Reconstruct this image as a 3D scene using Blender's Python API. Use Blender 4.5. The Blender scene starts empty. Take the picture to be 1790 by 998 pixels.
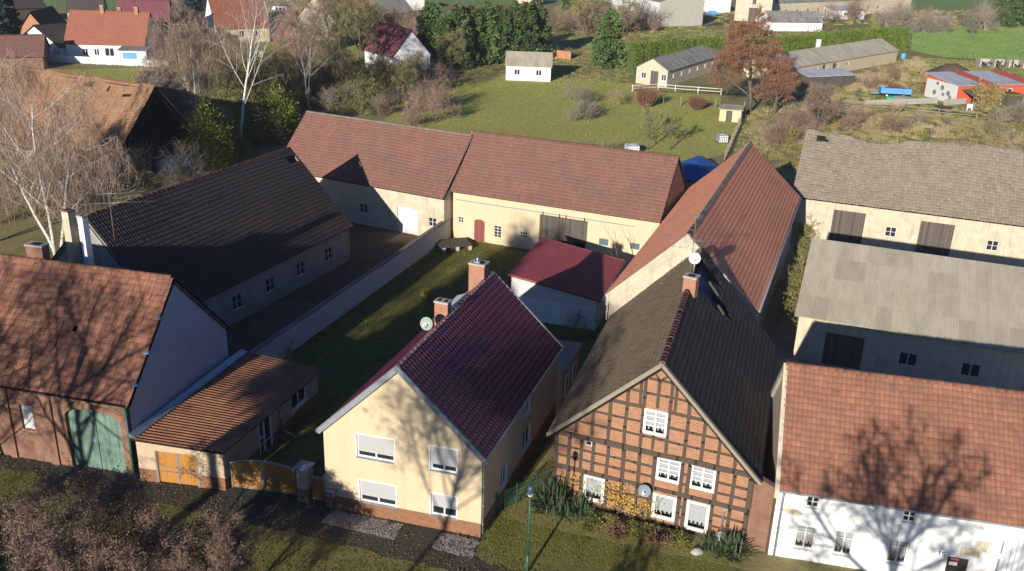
import bpy, bmesh, math, random
import numpy as np
from mathutils import Vector, Matrix
C = bpy.context.scene.collection
PI = math.pi
# ------------------------------------------------------------------ camera model
PITCH, ROLL, FPX = math.radians(21.874), math.radians(1.891), 1655.54
_f = np.array([0, math.cos(PITCH), -math.sin(PITCH)]); _r = np.array([1., 0, 0]); _u = np.cross(_r, _f)
CR = math.cos(ROLL)*_r + math.sin(ROLL)*_u; CU = -math.sin(ROLL)*_r + math.cos(ROLL)*_u; CF = _f
CAM = np.array([0, 0, 30.])
def G(px, py, z=0.0):
    "world point at height z seen at photo pixel (px, py)"
    d = CF + CR*(px-895)/FPX - CU*(py-499)/FPX
    t = (z-30)/d[2]
    return CAM + t*d
def zat(x, y, py):
    "height at ground position (x, y) that appears on photo row py"
    k = (499-py)/FPX
    a = CU - k*CF
    return 30 - (a[0]*x + a[1]*y)/a[2]
# ------------------------------------------------------------------ objects
def tag(o, label=None, cat=None, group=None, kind=None):
    if label: o['label'] = label
    if cat: o['category'] = cat
    if group: o['group'] = group
    if kind: o['kind'] = kind
    return o
def empty(name, loc, rz=0, label=None, cat=None, group=None):
    o = bpy.data.objects.new(name, None); C.objects.link(o)
    o.location = loc; o.rotation_euler = (0, 0, rz); o.empty_display_size = .3
    return tag(o, label, cat, group)
def link(name, me, parent=None, loc=None):
    o = bpy.data.objects.new(name, me); C.objects.link(o)
    if parent: o.parent = parent
    if loc is not None: o.location = loc
    return o
def copy_tree(o, parent=None):
    c = o.copy(); C.objects.link(c)
    if parent: c.parent = parent
    for ch in [k for k in o.children]: copy_tree(ch, c)
    return c
def np_mesh(name, V, F, mats, uv=None, smooth=False, midx=None):
    "V (n,3), F (m,k) all the same k"
    V = np.asarray(V, np.float32); F = np.asarray(F, np.int32); m, k = F.shape
    me = bpy.data.meshes.new(name)
    me.vertices.add(len(V)); me.vertices.foreach_set('co', V.ravel())
    me.loops.add(m*k); me.loops.foreach_set('vertex_index', F.ravel())
    me.polygons.add(m); me.polygons.foreach_set('loop_start', np.arange(0, m*k, k, dtype=np.int32))
    me.polygons.foreach_set('loop_total', np.full(m, k, np.int32))
    if smooth: me.polygons.foreach_set('use_smooth', np.ones(m, bool))
    for x in (mats if isinstance(mats, (list, tuple)) else [mats]): me.materials.append(x)
    if midx is not None: me.polygons.foreach_set('material_index', np.asarray(midx, np.int32))
    if uv is not None:
        l = me.uv_layers.new(name='UVMap'); l.data.foreach_set('uv', np.asarray(uv, np.float32)[F.ravel()].ravel())
    me.update(calc_edges=True); return me
class MB:
    "collects faces of one mesh"
    def __init__(s): s.v = []; s.f = []; s.uv = []; s.m = []; s.sm = []
    def face(s, pts, uv=None, m=0, sm=False):
        n = len(s.v); s.v += [tuple(p) for p in pts]; s.f.append(tuple(range(n, n+len(pts))))
        if uv is None:
            p0 = np.array(pts[0]); e = np.array(pts[1])-p0; e = e/(np.linalg.norm(e)+1e-9)
            nn = np.cross(e, np.array(pts[-1])-p0); w = np.cross(nn, e); w = w/(np.linalg.norm(w)+1e-9)
            uv = [(float((np.array(p)-p0)@e), float((np.array(p)-p0)@w)) for p in pts]
        s.uv.append(uv); s.m.append(m); s.sm.append(sm)
    def hexa(s, b, t, m=0):
        "b, t: 4 bottom and 4 top points, counter-clockwise from above"
        s.face([b[3], b[2], b[1], b[0]], m=m); s.face(t, m=m)
        for i in range(4):
            j = (i+1) % 4; s.face([b[i], b[j], t[j], t[i]], m=m)
    def box(s, x0, y0, z0, x1, y1, z1, m=0, f=None):
        f = f or (lambda x, y, z: (x, y, z))
        s.hexa([f(x0, y0, z0), f(x1, y0, z0), f(x1, y1, z0), f(x0, y1, z0)], [f(x0, y0, z1), f(x1, y0, z1), f(x1, y1, z1), f(x0, y1, z1)], m)
    def bar(s, p, q, w, h=None, up=(0, 0, 1), m=0):
        "rectangular bar from p to q, w wide, h high"
        h = h or w; p = np.array(p, float); q = np.array(q, float); d = q-p; d /= np.linalg.norm(d)+1e-9
        a = np.cross(d, up)
        if np.linalg.norm(a) < 1e-3: a = np.cross(d, (1, 0, 0))
        a /= np.linalg.norm(a); b = np.cross(a, d); a = a*w/2; b = b*h/2
        c = [-a-b, a-b, a+b, -a+b]
        s.hexa([p+k for k in c], [q+k for k in c], m)
    def tube(s, pts, rad, n=6, m=0, cap=True, sm=True):
        pts = [np.array(p, float) for p in pts]
        if not hasattr(rad, '__len__'): rad = [rad]*len(pts)
        rings = []; a = None
        for i, p in enumerate(pts):
            d = pts[min(i+1, len(pts)-1)]-pts[max(i-1, 0)]; d = d/(np.linalg.norm(d)+1e-9)
            if a is None:
                a = np.cross(d, (0, 0, 1)) if abs(d[2]) < .9 else np.cross(d, (1, 0, 0))
            a = a-d*(a@d); a = a/(np.linalg.norm(a)+1e-9); b = np.cross(d, a)
            n0 = len(s.v); rings.append(n0)
            for k in range(n):
                t = 2*PI*k/n; s.v.append(tuple(p+rad[i]*(math.cos(t)*a+math.sin(t)*b)))
        L = 0
        for i in range(len(pts)-1):
            L2 = L+float(np.linalg.norm(pts[i+1]-pts[i]))
            for k in range(n):
                j = (k+1) % n
                s.f.append((rings[i]+k, rings[i]+j, rings[i+1]+j, rings[i+1]+k)); s.uv.append([(k/n, L), ((k+1)/n, L), ((k+1)/n, L2), (k/n, L2)]); s.m.append(m); s.sm.append(sm)
            L = L2
        if cap and n > 2:
            s.f.append(tuple(rings[-1]+k for k in range(n))); s.uv.append([(0, 0)]*n); s.m.append(m); s.sm.append(False)
            s.f.append(tuple(rings[0]+k for k in reversed(range(n)))); s.uv.append([(0, 0)]*n); s.m.append(m); s.sm.append(False)
    def disc(s, c, nrm, r, depth=0, n=20, m=0, rings=3):
        "dish: shallow bowl of radius r facing nrm"
        c = np.array(c, float); d = np.array(nrm, float); d /= np.linalg.norm(d)
        a = np.cross(d, (0, 0, 1)); a /= np.linalg.norm(a)+1e-9; b = np.cross(a, d)
        R = [[c+(math.cos(2*PI*k/n)*a+math.sin(2*PI*k/n)*b)*r*i/rings+d*depth*(i/rings)**2 for k in range(n)] for i in range(rings+1)]
        for off in (0, -.02):
            for i in range(rings):
                for k in range(n):
                    j = (k+1) % n
                    q = [R[i][k]+d*off, R[i+1][k]+d*off, R[i+1][j]+d*off, R[i][j]+d*off]
                    s.face(q if i else q[:3], uv=[(0, 0)]*(4 if i else 3), m=m, sm=True)
    def mesh(s, name, mats):
        me = bpy.data.meshes.new(name); me.from_pydata(s.v, [], s.f)
        for x in (mats if isinstance(mats, (list, tuple)) else [mats]): me.materials.append(x)
        me.polygons.foreach_set('material_index', s.m); me.polygons.foreach_set('use_smooth', s.sm)
        l = me.uv_layers.new(name='UVMap'); l.data.foreach_set('uv', [c for u in s.uv for p in u for c in p])
        if 8 < len(s.v) < 6000:
            bm = bmesh.new(); bm.from_mesh(me); bmesh.ops.remove_doubles(bm, verts=bm.verts, dist=.0006); bm.to_mesh(me); bm.free()
        me.update(); return me
    def build(s, name, mats, parent=None, loc=None):
        return link(name, s.mesh(name, mats), parent, loc)
# ------------------------------------------------------------------ materials
class NT:
    def __init__(s, name):
        s.mat = bpy.data.materials.new(name); s.mat.use_nodes = True; s.t = s.mat.node_tree
        s.b = s.t.nodes['Principled BSDF']; s.n = s.t.nodes; s.l = s.t.links
    def new(s, t, **k):
        x = s.n.new(t)
        for a, b in k.items(): setattr(x, a, b)
        return x
    def put(s, x, k, v):
        if hasattr(v, 'is_output'): s.l.new(v, x.inputs[k])
        elif isinstance(v, tuple) and len(v) == 3 and x.inputs[k].type == 'RGBA': x.inputs[k].default_value = (*v, 1)
        else: x.inputs[k].default_value = v
    def co(s, which='Object'): return s.new('ShaderNodeTexCoord').outputs[which]
    def noise(s, vec, scale, detail=3, rough=.6, out='Fac'):
        x = s.new('ShaderNodeTexNoise'); s.put(x, 'Vector', vec); s.put(x, 'Scale', scale); s.put(x, 'Detail', detail); s.put(x, 'Roughness', rough); return x.outputs[out]
    def math(s, op, a, b=0., c=0., clamp=False):
        x = s.new('ShaderNodeMath', operation=op, use_clamp=clamp); s.put(x, 0, a); s.put(x, 1, b); s.put(x, 2, c); return x.outputs[0]
    def vmath(s, op, a, b=(0, 0, 0)):
        x = s.new('ShaderNodeVectorMath', operation=op); s.put(x, 0, a); s.put(x, 1, b); return x.outputs[0]
    def mix(s, f, a, b, mode='MIX'):
        x = s.new('ShaderNodeMixRGB', blend_type=mode); s.put(x, 0, f); s.put(x, 1, a); s.put(x, 2, b); return x.outputs[0]
    def ramp(s, f, stops):
        x = s.new('ShaderNodeValToRGB'); e = x.color_ramp.elements
        while len(e) < len(stops): e.new(.5)
        for i, (p, c) in enumerate(stops):
            e[i].position = p; e[i].color = (*c, 1) if isinstance(c, tuple) else (c, c, c, 1)
        s.put(x, 0, f); return x.outputs[0]
    def step(s, f, lo, hi):
        x = s.new('ShaderNodeMapRange', clamp=True); s.put(x, 0, f); s.put(x, 1, lo); s.put(x, 2, hi); return x.outputs[0]
    def bump(s, h, strength=.5, dist=.02):
        x = s.new('ShaderNodeBump'); s.put(x, 'Height', h); x.inputs['Strength'].default_value = strength; x.inputs['Distance'].default_value = dist
        s.l.new(x.outputs[0], s.b.inputs['Normal']); return x
    def done(s, col, rough=.8, **k):
        s.put(s.b, 'Base Color', col); s.put(s.b, 'Roughness', rough)
        for a, b in k.items(): s.put(s.b, a.replace('_', ' '), b)
        return s.mat
def m_flat(name, col, rough=.6, var=.15, scale=6, metal=0, bump=0, **k):
    n = NT(name); c = n.co(); a = n.noise(c, scale, 4)
    col2 = n.mix(n.step(a, .3, .75), tuple(x*(1-var) for x in col), tuple(min(1, x*(1+var)) for x in col))
    if bump: n.bump(n.noise(c, scale*6, 3), bump, .01)
    return n.done(col2, rough, Metallic=metal, **k)
def m_plaster(name, col, stain=(.25, .22, .18), amt=.4, rough=.9, lo=.5, hi=.85):
    n = NT(name); c = n.co(); a = n.noise(c, 1.1, 5, .65); b = n.noise(c, 9, 4)
    k = n.mix(n.math('MULTIPLY', n.step(a, lo, hi), amt*.6), col, stain)
    k = n.mix(n.math('MULTIPLY', n.step(b, .45, .8), .25), k, tuple(x*.72 for x in col))
    sx = n.vmath('MULTIPLY', c, (2.5, 2.5, .22)); st = n.noise(sx, 1.6, 5, .7)
    k = n.mix(n.math('MULTIPLY', n.step(st, .5, .74), amt), k, stain); sp = n.noise(c, 3.2, 6, .75); k = n.mix(n.math('MULTIPLY', n.math('GREATER_THAN', sp, .64), amt*.8), k, tuple(v*.75 for v in stain))
    n.bump(n.noise(c, 45, 3), .25, .01)
    return n.done(k, rough)
def m_brick(name, c1, c2, mortar, w=.25, h=.077, ms=.012, off=.5, dirt=.3, bumps=.6):
    n = NT(name); uv = n.co('UV'); x = n.new('ShaderNodeTexBrick'); x.offset = off
    n.put(x, 'Vector', uv); n.put(x, 'Color1', c1); n.put(x, 'Color2', c2); n.put(x, 'Mortar', mortar)
    for k, v in (('Scale', 1.), ('Brick Width', w), ('Row Height', h), ('Mortar Size', ms), ('Bias', 0.)): n.put(x, k, v)
    c = n.co(); k = n.mix(n.math('MULTIPLY', n.step(n.noise(c, 1.3, 5, .7), .4, .75), dirt), x.outputs['Color'], tuple(v*.35 for v in c1))
    k = n.mix(n.math('MULTIPLY', n.step(n.noise(c, 14, 3), .5, .8), .35), k, tuple(min(1, v*1.5) for v in c2))
    n.bump(n.math('SUBTRACT', 1., x.outputs['Fac']), bumps, .01)
    return n.done(k, .88)
def m_tile(name, cols, moss=(.06, .07, .03), moss_amt=.3, dirt=(.03, .025, .02), dirt_amt=.3, rough=.8, scale=.5, spec=.3, big=.5, coat=0., ln=.75, ec=None, ew=.2):
    "roof tiles: uv counts tiles, every tile its own shade, patches of weathering"
    n = NT(name); uv = n.co('UV'); c = n.co()
    fl = n.vmath('FLOOR', uv); w = n.new('ShaderNodeTexWhiteNoise', noise_dimensions='2D'); n.put(w, 'Vector', fl)
    k = n.ramp(w.outputs['Value'], [(i/(len(cols)-1), x) for i, x in enumerate(cols)])
    k = n.mix(.45, k, cols[len(cols)//2]); su = n.noise(n.vmath('MULTIPLY', uv, (.55, .07, 1)), 1., 5, .7); k = n.mix(n.math('MULTIPLY', n.step(su, .5, .72), dirt_amt*.9), k, dirt)
    a = n.noise(c, scale, 6, .7); k = n.mix(n.math('MULTIPLY', n.step(a, .42, .72), dirt_amt), k, dirt)
    b = n.noise(c, scale*2.6, 6, .7); k = n.mix(n.math('MULTIPLY', n.step(b, .48, .72), moss_amt), k, moss)
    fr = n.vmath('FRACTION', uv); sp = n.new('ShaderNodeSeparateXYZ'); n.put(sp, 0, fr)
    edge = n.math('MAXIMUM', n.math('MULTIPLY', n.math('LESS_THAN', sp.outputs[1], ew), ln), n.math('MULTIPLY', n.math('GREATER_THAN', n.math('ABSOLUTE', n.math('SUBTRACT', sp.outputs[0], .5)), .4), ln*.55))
    k = n.mix(edge, k, ec or n.mix(.75, dirt, cols[0]))  # edge lines paint in the gap shade between tiles, together with dirt
    f = n.noise(c, 26, 4, .7); k = n.mix(n.math('MULTIPLY', n.step(f, .5, .75), .45*big), k, n.mix(.5, dirt, cols[0]))
    n.bump(n.noise(c, 60, 3), .3, .01)
    return n.done(k, rough, Specular_IOR_Level=spec, Coat_Weight=coat, Coat_Roughness=.25)
def m_wood(name, c1, c2, board=.14, rough=.8, axis=0, grain=1.):
    n = NT(name); uv = n.co('UV'); sp = n.new('ShaderNodeSeparateXYZ'); n.put(sp, 0, uv)
    q = n.math('DIVIDE', sp.outputs[axis], board); fl = n.math('FLOOR', q); fr = n.math('FRACT', q)
    w = n.new('ShaderNodeTexWhiteNoise', noise_dimensions='1D'); n.put(w, 'W', fl)
    g = n.noise(n.vmath('MULTIPLY', uv, (30, 1.5, 1) if axis == 0 else (1.5, 30, 1)), 1., 4)
    k = n.mix(n.math('MULTIPLY_ADD', w.outputs['Value'], .6, n.math('MULTIPLY', g, .4*grain)), c1, c2)
    gap = n.math('LESS_THAN', n.math('ABSOLUTE', n.math('SUBTRACT', fr, .5)), .46)
    k = n.mix(gap, tuple(v*.25 for v in c1), k)
    n.bump(gap, .6, .01); return n.done(k, rough)
def m_ground(name, cols, scale=.15, fine=5., rough=.95, bump=.8):
    n = NT(name); c = n.co(); a = n.noise(c, scale, 8, .68); b = n.noise(c, fine, 5, .75); d = n.noise(c, scale*5, 5, .6)
    f = n.math('MULTIPLY_ADD', d, .45, n.math('MULTIPLY', a, .75)); f = n.math('MULTIPLY_ADD', b, .3, n.math('SUBTRACT', f, .22))
    k = n.ramp(f, [(.3+.4*i/(len(cols)-1), x) for i, x in enumerate(cols)])
    k = n.mix(n.math('MULTIPLY', n.step(b, .5, .75), .4), k, tuple(v*.45 for v in cols[0]))
    n.bump(b, bump, .05); return n.done(k, rough, Specular_IOR_Level=.15)
def m_leaf(name, c1, c2, scale=.7, rough=.6, trans=.25, c3=None, s3=.09, a3=.7, rnd=.5):
    n = NT(name); c = n.co(); a = n.noise(c, scale, 3); gi = n.new('ShaderNodeNewGeometry').outputs['Random Per Island']
    k = n.mix(n.math('MULTIPLY_ADD', gi, .6, n.math('MULTIPLY', n.step(a, .3, .7), .45)), c1, c2)
    if c3: k = n.mix(n.math('MULTIPLY', n.step(n.noise(c, s3, 5, .65), .42, .62), a3), k, c3)
    oi = n.new('ShaderNodeObjectInfo').outputs['Random']; k = n.mix(1., k, n.ramp(oi, [(0, (1-rnd*.55,)*3), (1, (1+rnd*.3,)*3)]), 'MULTIPLY') if rnd else k
    n.done(k, rough, Specular_IOR_Level=.25)
    if trans:
        t = n.new('ShaderNodeBsdfTranslucent'); n.put(t, 'Color', k); x = n.new('ShaderNodeMixShader'); n.put(x, 0, trans)
        n.l.new(n.b.outputs[0], x.inputs[1]); n.l.new(t.outputs[0], x.inputs[2]); n.l.new(x.outputs[0], n.n['Material Output'].inputs[0])
    return n.mat
def m_bark(name, c1, c2, scale=8):
    n = NT(name); c = n.co(); a = n.noise(n.vmath('MULTIPLY', c, (1, 1, .4)), scale, 5, .7)
    n.bump(a, .6, .02); return n.done(n.ramp(a, [(.35, c1), (.65, c2)]), .9)
def m_birch(name):
    n = NT(name); c = n.co(); a = n.noise(n.vmath('MULTIPLY', c, (1, 1, 4)), 2.2, 5, .7)
    return n.done(n.ramp(a, [(.36, (.05, .045, .04)), (.43, (.55, .52, .48)), (.7, (.75, .72, .68))]), .75)
def m_glass(name, tint=(.8, .9, .95), clear=.75):
    n = NT(name); t = n.new('ShaderNodeBsdfTransparent'); n.put(t, 'Color', tint); g = n.new('ShaderNodeBsdfGlossy'); n.put(g, 'Roughness', .04)
    fr = n.new('ShaderNodeFresnel'); n.put(fr, 'IOR', 1.5); f = n.math('ADD', n.math('MULTIPLY', fr.outputs[0], 1.), .06)
    x = n.new('ShaderNodeMixShader'); n.put(x, 0, f); n.l.new(t.outputs[0], x.inputs[1]); n.l.new(g.outputs[0], x.inputs[2]); n.l.new(x.outputs[0], n.n['Material Output'].inputs[0])
    return n.mat
def m_sheet(name, cols, pitch=.18, axis=0, rough=.5, moss=.3, metal=0, mossc=(.1, .11, .07)):
    "corrugated sheeting, uv in metres, waves across uv axis"
    n = NT(name); uv = n.co('UV'); c = n.co(); sp = n.new('ShaderNodeSeparateXYZ'); n.put(sp, 0, uv)
    s = n.math('SINE', n.math('MULTIPLY', sp.outputs[axis], 2*PI/pitch))
    p = n.vmath('FLOOR', n.vmath('DIVIDE', uv, (1.05, 2.3, 1))); w = n.new('ShaderNodeTexWhiteNoise', noise_dimensions='2D'); n.put(w, 'Vector', p)
    k = n.ramp(w.outputs['Value'], [(i/max(1, len(cols)-1), x) for i, x in enumerate(cols)])
    k = n.mix(n.math('MULTIPLY', n.step(n.noise(n.vmath('MULTIPLY', uv, (1.2, .35, 1)), 1.2, 5, .7), .42, .7), moss), k, mossc)
    n.bump(s, .8, .03); return n.done(k, rough, Metallic=metal)
# ------------------------------------------------------------------ roofs
def tile_patch(A, B, Cc, D, tw=.25, th=.33, prof='pan', amp=.035, lift=.03, jit=.006, miss=None, seed=0, sag=None):
    rng = np.random.default_rng(seed); A, B, Cc, D = [np.array(p, float) for p in (A, B, Cc, D)]
    n = np.cross(B-A, D-A); n /= np.linalg.norm(n)
    if n[2] < 0: n = -n
    nu = max(1, round(np.linalg.norm(B-A)/tw)); nv = max(1, round(np.linalg.norm(D-A)/th))
    I, J = np.meshgrid(np.arange(nu), np.arange(nv), indexing='ij'); I = I.ravel(); J = J.ravel()
    if miss is not None:
        keep = ~np.array([miss(i/nu, j/nv) for i, j in zip(I, J)], bool); I = I[keep]; J = J[keep]
    m = 5 if prof == 'pan' else (1 if prof == 'flat' else 4)
    s = np.linspace(0, 1, m+1)
    h = {'pan': .5+.5*np.cos(2*PI*s), 'flat': np.zeros(m+1)+.5, 'roll': np.interp(s, [0, .25, .5, .75, 1], [.1, .1, .9, 1., .1])}[prof]*amp
    N = len(I); dz = rng.normal(0, jit, (N, 1)); dl = np.abs(rng.normal(0, jit*1.6, (N, 1)))
    U = (I[:, None]+s[None, :])/nu
    def pos(vv, off):
        v = np.broadcast_to(vv[:, None], U.shape)[..., None]; u = U[..., None]
        P = (A*(1-u)+B*u)*(1-v)+(D*(1-u)+Cc*u)*v
        P = P+n*off[..., None]
        if sag is not None: P[..., 2] += sag(u[..., 0], v[..., 0])
        return P
    lo = pos((J-.08)/nv, h[None]+lift+dz+dl); up = pos((J+1.)/nv, h[None]+dz); lip = pos((J-.08)/nv, h[None]+dz-.004)
    V = np.stack([lip, lo, up], 1).reshape(-1, 3)
    uv0 = np.stack([np.broadcast_to(I[:, None]+.02+.96*s, (N, m+1)), np.broadcast_to(J[:, None]+.1, (N, m+1))], -1)
    uv1 = uv0.copy(); uv1[..., 1] += .8
    UV = np.stack([uv0, uv0, uv1], 1).reshape(-1, 2)
    base = (np.arange(N)*3*(m+1))[:, None, None]
    r = np.arange(2)[None, :, None]*(m+1); k = np.arange(m)[None, None, :]
    a = (base+r+k).ravel(); F = np.stack([a, a+1, a+m+2, a+m+1], 1)
    return V, F, UV
def tiles(name, quads, mat, parent, under=None, **k):
    "quads: list of (A,B,C,D) eave left, eave right, ridge right, ridge left; one mesh"
    Vs, Fs, Us = [], [], []; o = 0
    for i, q in enumerate(quads):
        kk = dict(k); kk['seed'] = k.get('seed', 0)+i
        if len(q) > 4: kk.update(q[4])
        V, F, U = tile_patch(*q[:4], **kk); Vs.append(V); Fs.append(F+o); Us.append(U); o += len(V)
    return link(name, np_mesh(name, np.concatenate(Vs), np.concatenate(Fs), mat, np.concatenate(Us)), parent)
def ridge_caps(P0, P1, mat, parent, n=30, r=.13, name='ridge_tiles', sag=None):
    P0 = np.array(P0, float); P1 = np.array(P1, float); d = (P1-P0)/n; mb = MB(); rng = random.Random(n)
    side = np.cross(d, (0, 0, 1)); side /= np.linalg.norm(side); up = np.array([0, 0, 1.])
    for i in range(n):
        rr = []
        j = rng.uniform(-.012, .012)
        for t, rad in ((-.12, r*1.12), (1., r*.92)):
            c = P0+d*(i+t)+up*j
            if sag: c = c+up*sag((i+t)/n)
            rr.append([c+side*rad*math.cos(a)+up*(rad*math.sin(a)*.8-.03) for a in np.linspace(-.15, PI+.15, 7)])
        for k in range(6): mb.face([rr[0][k], rr[0][k+1], rr[1][k+1], rr[1][k]], uv=[(i+.5, .5)]*4, sm=True)
        mb.face(rr[0], uv=[(i+.5, .5)]*7)
    return mb.build(name, mat, parent)
# ------------------------------------------------------------------ walls
def clip(poly, a, b, c):
    "keep the part of a 2-d polygon where a*x+b*y<=c"
    out = []
    for i in range(len(poly)):
        p, q = poly[i], poly[(i+1) % len(poly)]; dp = a*p[0]+b*p[1]-c; dq = a*q[0]+b*q[1]-c
        if dp <= 0: out.append(p)
        if (dp < 0 < dq) or (dq < 0 < dp):
            t = dp/(dp-dq); out.append((p[0]+t*(q[0]-p[0]), p[1]+t*(q[1]-p[1])))
    return out
class Bld:
    def __init__(s, name, label, cat, ox, oy, yaw, w, d, sk=0, group=None, z=0):
        s.e = empty(name, (ox, oy, z), -math.radians(yaw), label, cat, group)
        s.w, s.d = w, d; s.sk = math.radians(sk); s.ox, s.oy, s.yaw = ox, oy, math.radians(yaw)
    def m(s, u, v, z): return (u*math.cos(s.sk), v-u*math.sin(s.sk), z)
    def W(s, u, v, z=0):
        x, y, _ = s.m(u, v, z); c, q = math.cos(s.yaw), math.sin(s.yaw)
        return np.array([s.ox+x*c+y*q, s.oy-x*q+y*c, z])
    def F(s, face):
        if face == 'front': return lambda a, z, n=0: s.m(a, -n, z)
        if face == 'back': return lambda a, z, n=0: s.m(a, s.d+n, z)
        if face == 'right': return lambda a, z, n=0: s.m(s.w+n, a, z)
        return lambda a, z, n=0: s.m(-n, a, z)
    def wall(s, mb, face, outline, holes=(), depth=.14, m=0, off=0, mr=None):
        "outline: convex polygon in (along, z); holes: (a0,z0,a1,z1)"
        f = s.F(face); xs = sorted({p[0] for p in outline} | {h[i] for h in holes for i in (0, 2)}); zs = sorted({p[1] for p in outline} | {h[i] for h in holes for i in (1, 3)})
        xs = [min(xs), max(xs)]+[h[i] for h in holes for i in (0, 2)]; zs = [min(zs), max(zs)]+[h[i] for h in holes for i in (1, 3)]
        xs = sorted(set(xs)); zs = sorted(set(zs)); n = len(outline)
        area = sum(outline[i][0]*outline[(i+1) % n][1]-outline[(i+1) % n][0]*outline[i][1] for i in range(n))
        if area < 0: outline = outline[::-1]
        for i in range(len(xs)-1):
            for j in range(len(zs)-1):
                cx, cz = (xs[i]+xs[i+1])/2, (zs[j]+zs[j+1])/2
                if any(h[0] < cx < h[2] and h[1] < cz < h[3] for h in holes): continue
                p = [(xs[i], zs[j]), (xs[i+1], zs[j]), (xs[i+1], zs[j+1]), (xs[i], zs[j+1])]
                for k in range(n):
                    a, b = outline[k], outline[(k+1) % n]; nx, nz = b[1]-a[1], -(b[0]-a[0])
                    p = clip(p, nx, nz, nx*a[0]+nz*a[1])
                    if len(p) < 3: break
                if len(p) >= 3: mb.face([f(x, z, off) for x, z in p], uv=p, m=m)
        for a0, z0, a1, z1 in holes:
            for q in (((a0, z0), (a1, z0)), ((a1, z0), (a1, z1)), ((a1, z1), (a0, z1)), ((a0, z1), (a0, z0))):
                (x0, y0), (x1, y1) = q
                mb.face([f(x0, y0, off), f(x1, y1, off), f(x1, y1, off-depth), f(x0, y0, off-depth)], m=mr if mr is not None else m)
    def gable(s, he, hr, k=.5, ha=None): return [(0, 0), (s.w, 0), (s.w, he), (s.w*k, hr), (0, he)]
    def fbox(s, mb, face, a0, z0, a1, z1, n0, n1, m=0):
        f = s.F(face)
        mb.hexa([f(a0, z0, n1), f(a1, z0, n1), f(a1, z0, n0), f(a0, z0, n0)], [f(a0, z1, n1), f(a1, z1, n1), f(a1, z1, n0), f(a0, z1, n0)], m)
    def window(s, face, a0, z0, a1, z1, fm, gm, inset=.1, cols=2, bars=(), fw=.06, sill=None, curtain=None, label=None, back=None, casing=0, cm=None, kind='window', top=None):
        "window > frame, sill, curtain; the pane is the window's own mesh"
        p = MB(); s.fbox(p, face, a0+fw*.5, z0+fw*.5, a1-fw*.5, z1-fw*.5, -inset-.012, -inset)
        w = p.build(kind, gm, s.e)
        if label: w['label'] = label
        f = MB()
        for x0, y0, x1, y1 in ((a0, z0, a0+fw, z1), (a1-fw, z0, a1, z1), (a0+fw, z0, a1-fw, z0+fw), (a0+fw, z1-fw, a1-fw, z1)): s.fbox(f, face, x0, y0, x1, y1, -inset-.04, -inset+.035)
        for i in range(1, cols):
            x = a0+(a1-a0)*i/cols; s.fbox(f, face, x-fw*.55, z0+fw, x+fw*.55, z1-fw, -inset-.04, -inset+.035)
        for b in bars:
            y = z0+(z1-z0)*b
            for i in range(cols):
                x0 = a0+(a1-a0)*i/cols+fw*.6; x1 = a0+(a1-a0)*(i+1)/cols-fw*.6
                s.fbox(f, face, x0, y-.02, x1, y+.02, -inset-.03, -inset+.028)
        if casing:
            for x0, y0, x1, y1 in ((a0-casing, z0-casing, a0+.01, z1+casing), (a1-.01, z0-casing, a1+casing, z1+casing), (a0+.01, z0-casing, a1-.01, z0+.01), (a0+.01, z1-.01, a1-.01, z1+casing)): s.fbox(f, face, x0, y0, x1, y1, .004, .045)
        fr = f.build('frame', fm, w)
        if sill:
            q = MB(); s.fbox(q, face, a0-.06, z0-.06, a1+.06, z0-.004, -inset+.03, .07); q.build('sill', sill, w)
        if curtain:
            q = MB(); rng = random.Random(int(a0*100)+int(z0*10)); N = 16
            xs = [a0+fw+(a1-a0-2*fw)*i/N for i in range(N+1)]
            for i in range(N):
                lo = z0+fw+(z1-z0)*(.04+.16*abs(math.sin(i*.8+a0)))
                d0, d1 = (-inset-.08-.03*(j % 2) for j in (i, i+1)); F = s.F(face)
                q.face([F(xs[i], lo, d0), F(xs[i+1], lo, d1), F(xs[i+1], z1-fw, d1), F(xs[i], z1-fw, d0)])
            q.build('curtain', curtain, w)
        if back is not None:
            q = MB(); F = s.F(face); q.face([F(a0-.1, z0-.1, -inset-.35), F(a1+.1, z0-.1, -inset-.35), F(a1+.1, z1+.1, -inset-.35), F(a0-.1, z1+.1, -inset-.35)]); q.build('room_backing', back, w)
        return w
    def slopes(s, he, hr, k=.5, e=.3, o=.3, ob=None, along='v', d=None):
        "left and right roof slopes of a gabled roof (ridge along v) as A,B,C,D"
        d = s.d if d is None else d; ob = o if ob is None else ob
        K = s.w*k
        sl = (hr-he)/K; sr = (hr-he)/(s.w-K)
        L = (s.m(-e, d+ob, he-e*sl), s.m(-e, -o, he-e*sl), s.m(K, -o, hr), s.m(K, d+ob, hr))
        R = (s.m(s.w+e, -o, he-e*sr), s.m(s.w+e, d+ob, he-e*sr), s.m(K, d+ob, hr), s.m(K, -o, hr))
        return L, R
    def slopes_u(s, he, hr, k=.5, e=.3, o=.3, dh=None):
        "front and back slopes of a roof with its ridge along u"
        K = s.d*k if dh is None else dh; sf = (hr-he)/K; sb = (hr-he)/(s.d-K)
        Fr = (s.m(-o, -e, he-e*sf), s.m(s.w+o, -e, he-e*sf), s.m(s.w+o, K, hr), s.m(-o, K, hr))
        Bk = (s.m(s.w+o, s.d+e, he-e*sb), s.m(-o, s.d+e, he-e*sb), s.m(-o, K, hr), s.m(s.w+o, K, hr))
        return Fr, Bk
def deck(mb, q, t=.08, drop=.05, m=0):
    "boards under a tiled slope"
    q = [np.array(p, float) for p in q[:4]]; n = np.cross(q[1]-q[0], q[3]-q[0]); n /= np.linalg.norm(n)
    if n[2] < 0: n = -n
    tp = [p-n*drop for p in q]; bt = [p-n*(drop+t) for p in q]
    mb.hexa(bt, tp, m)
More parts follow.
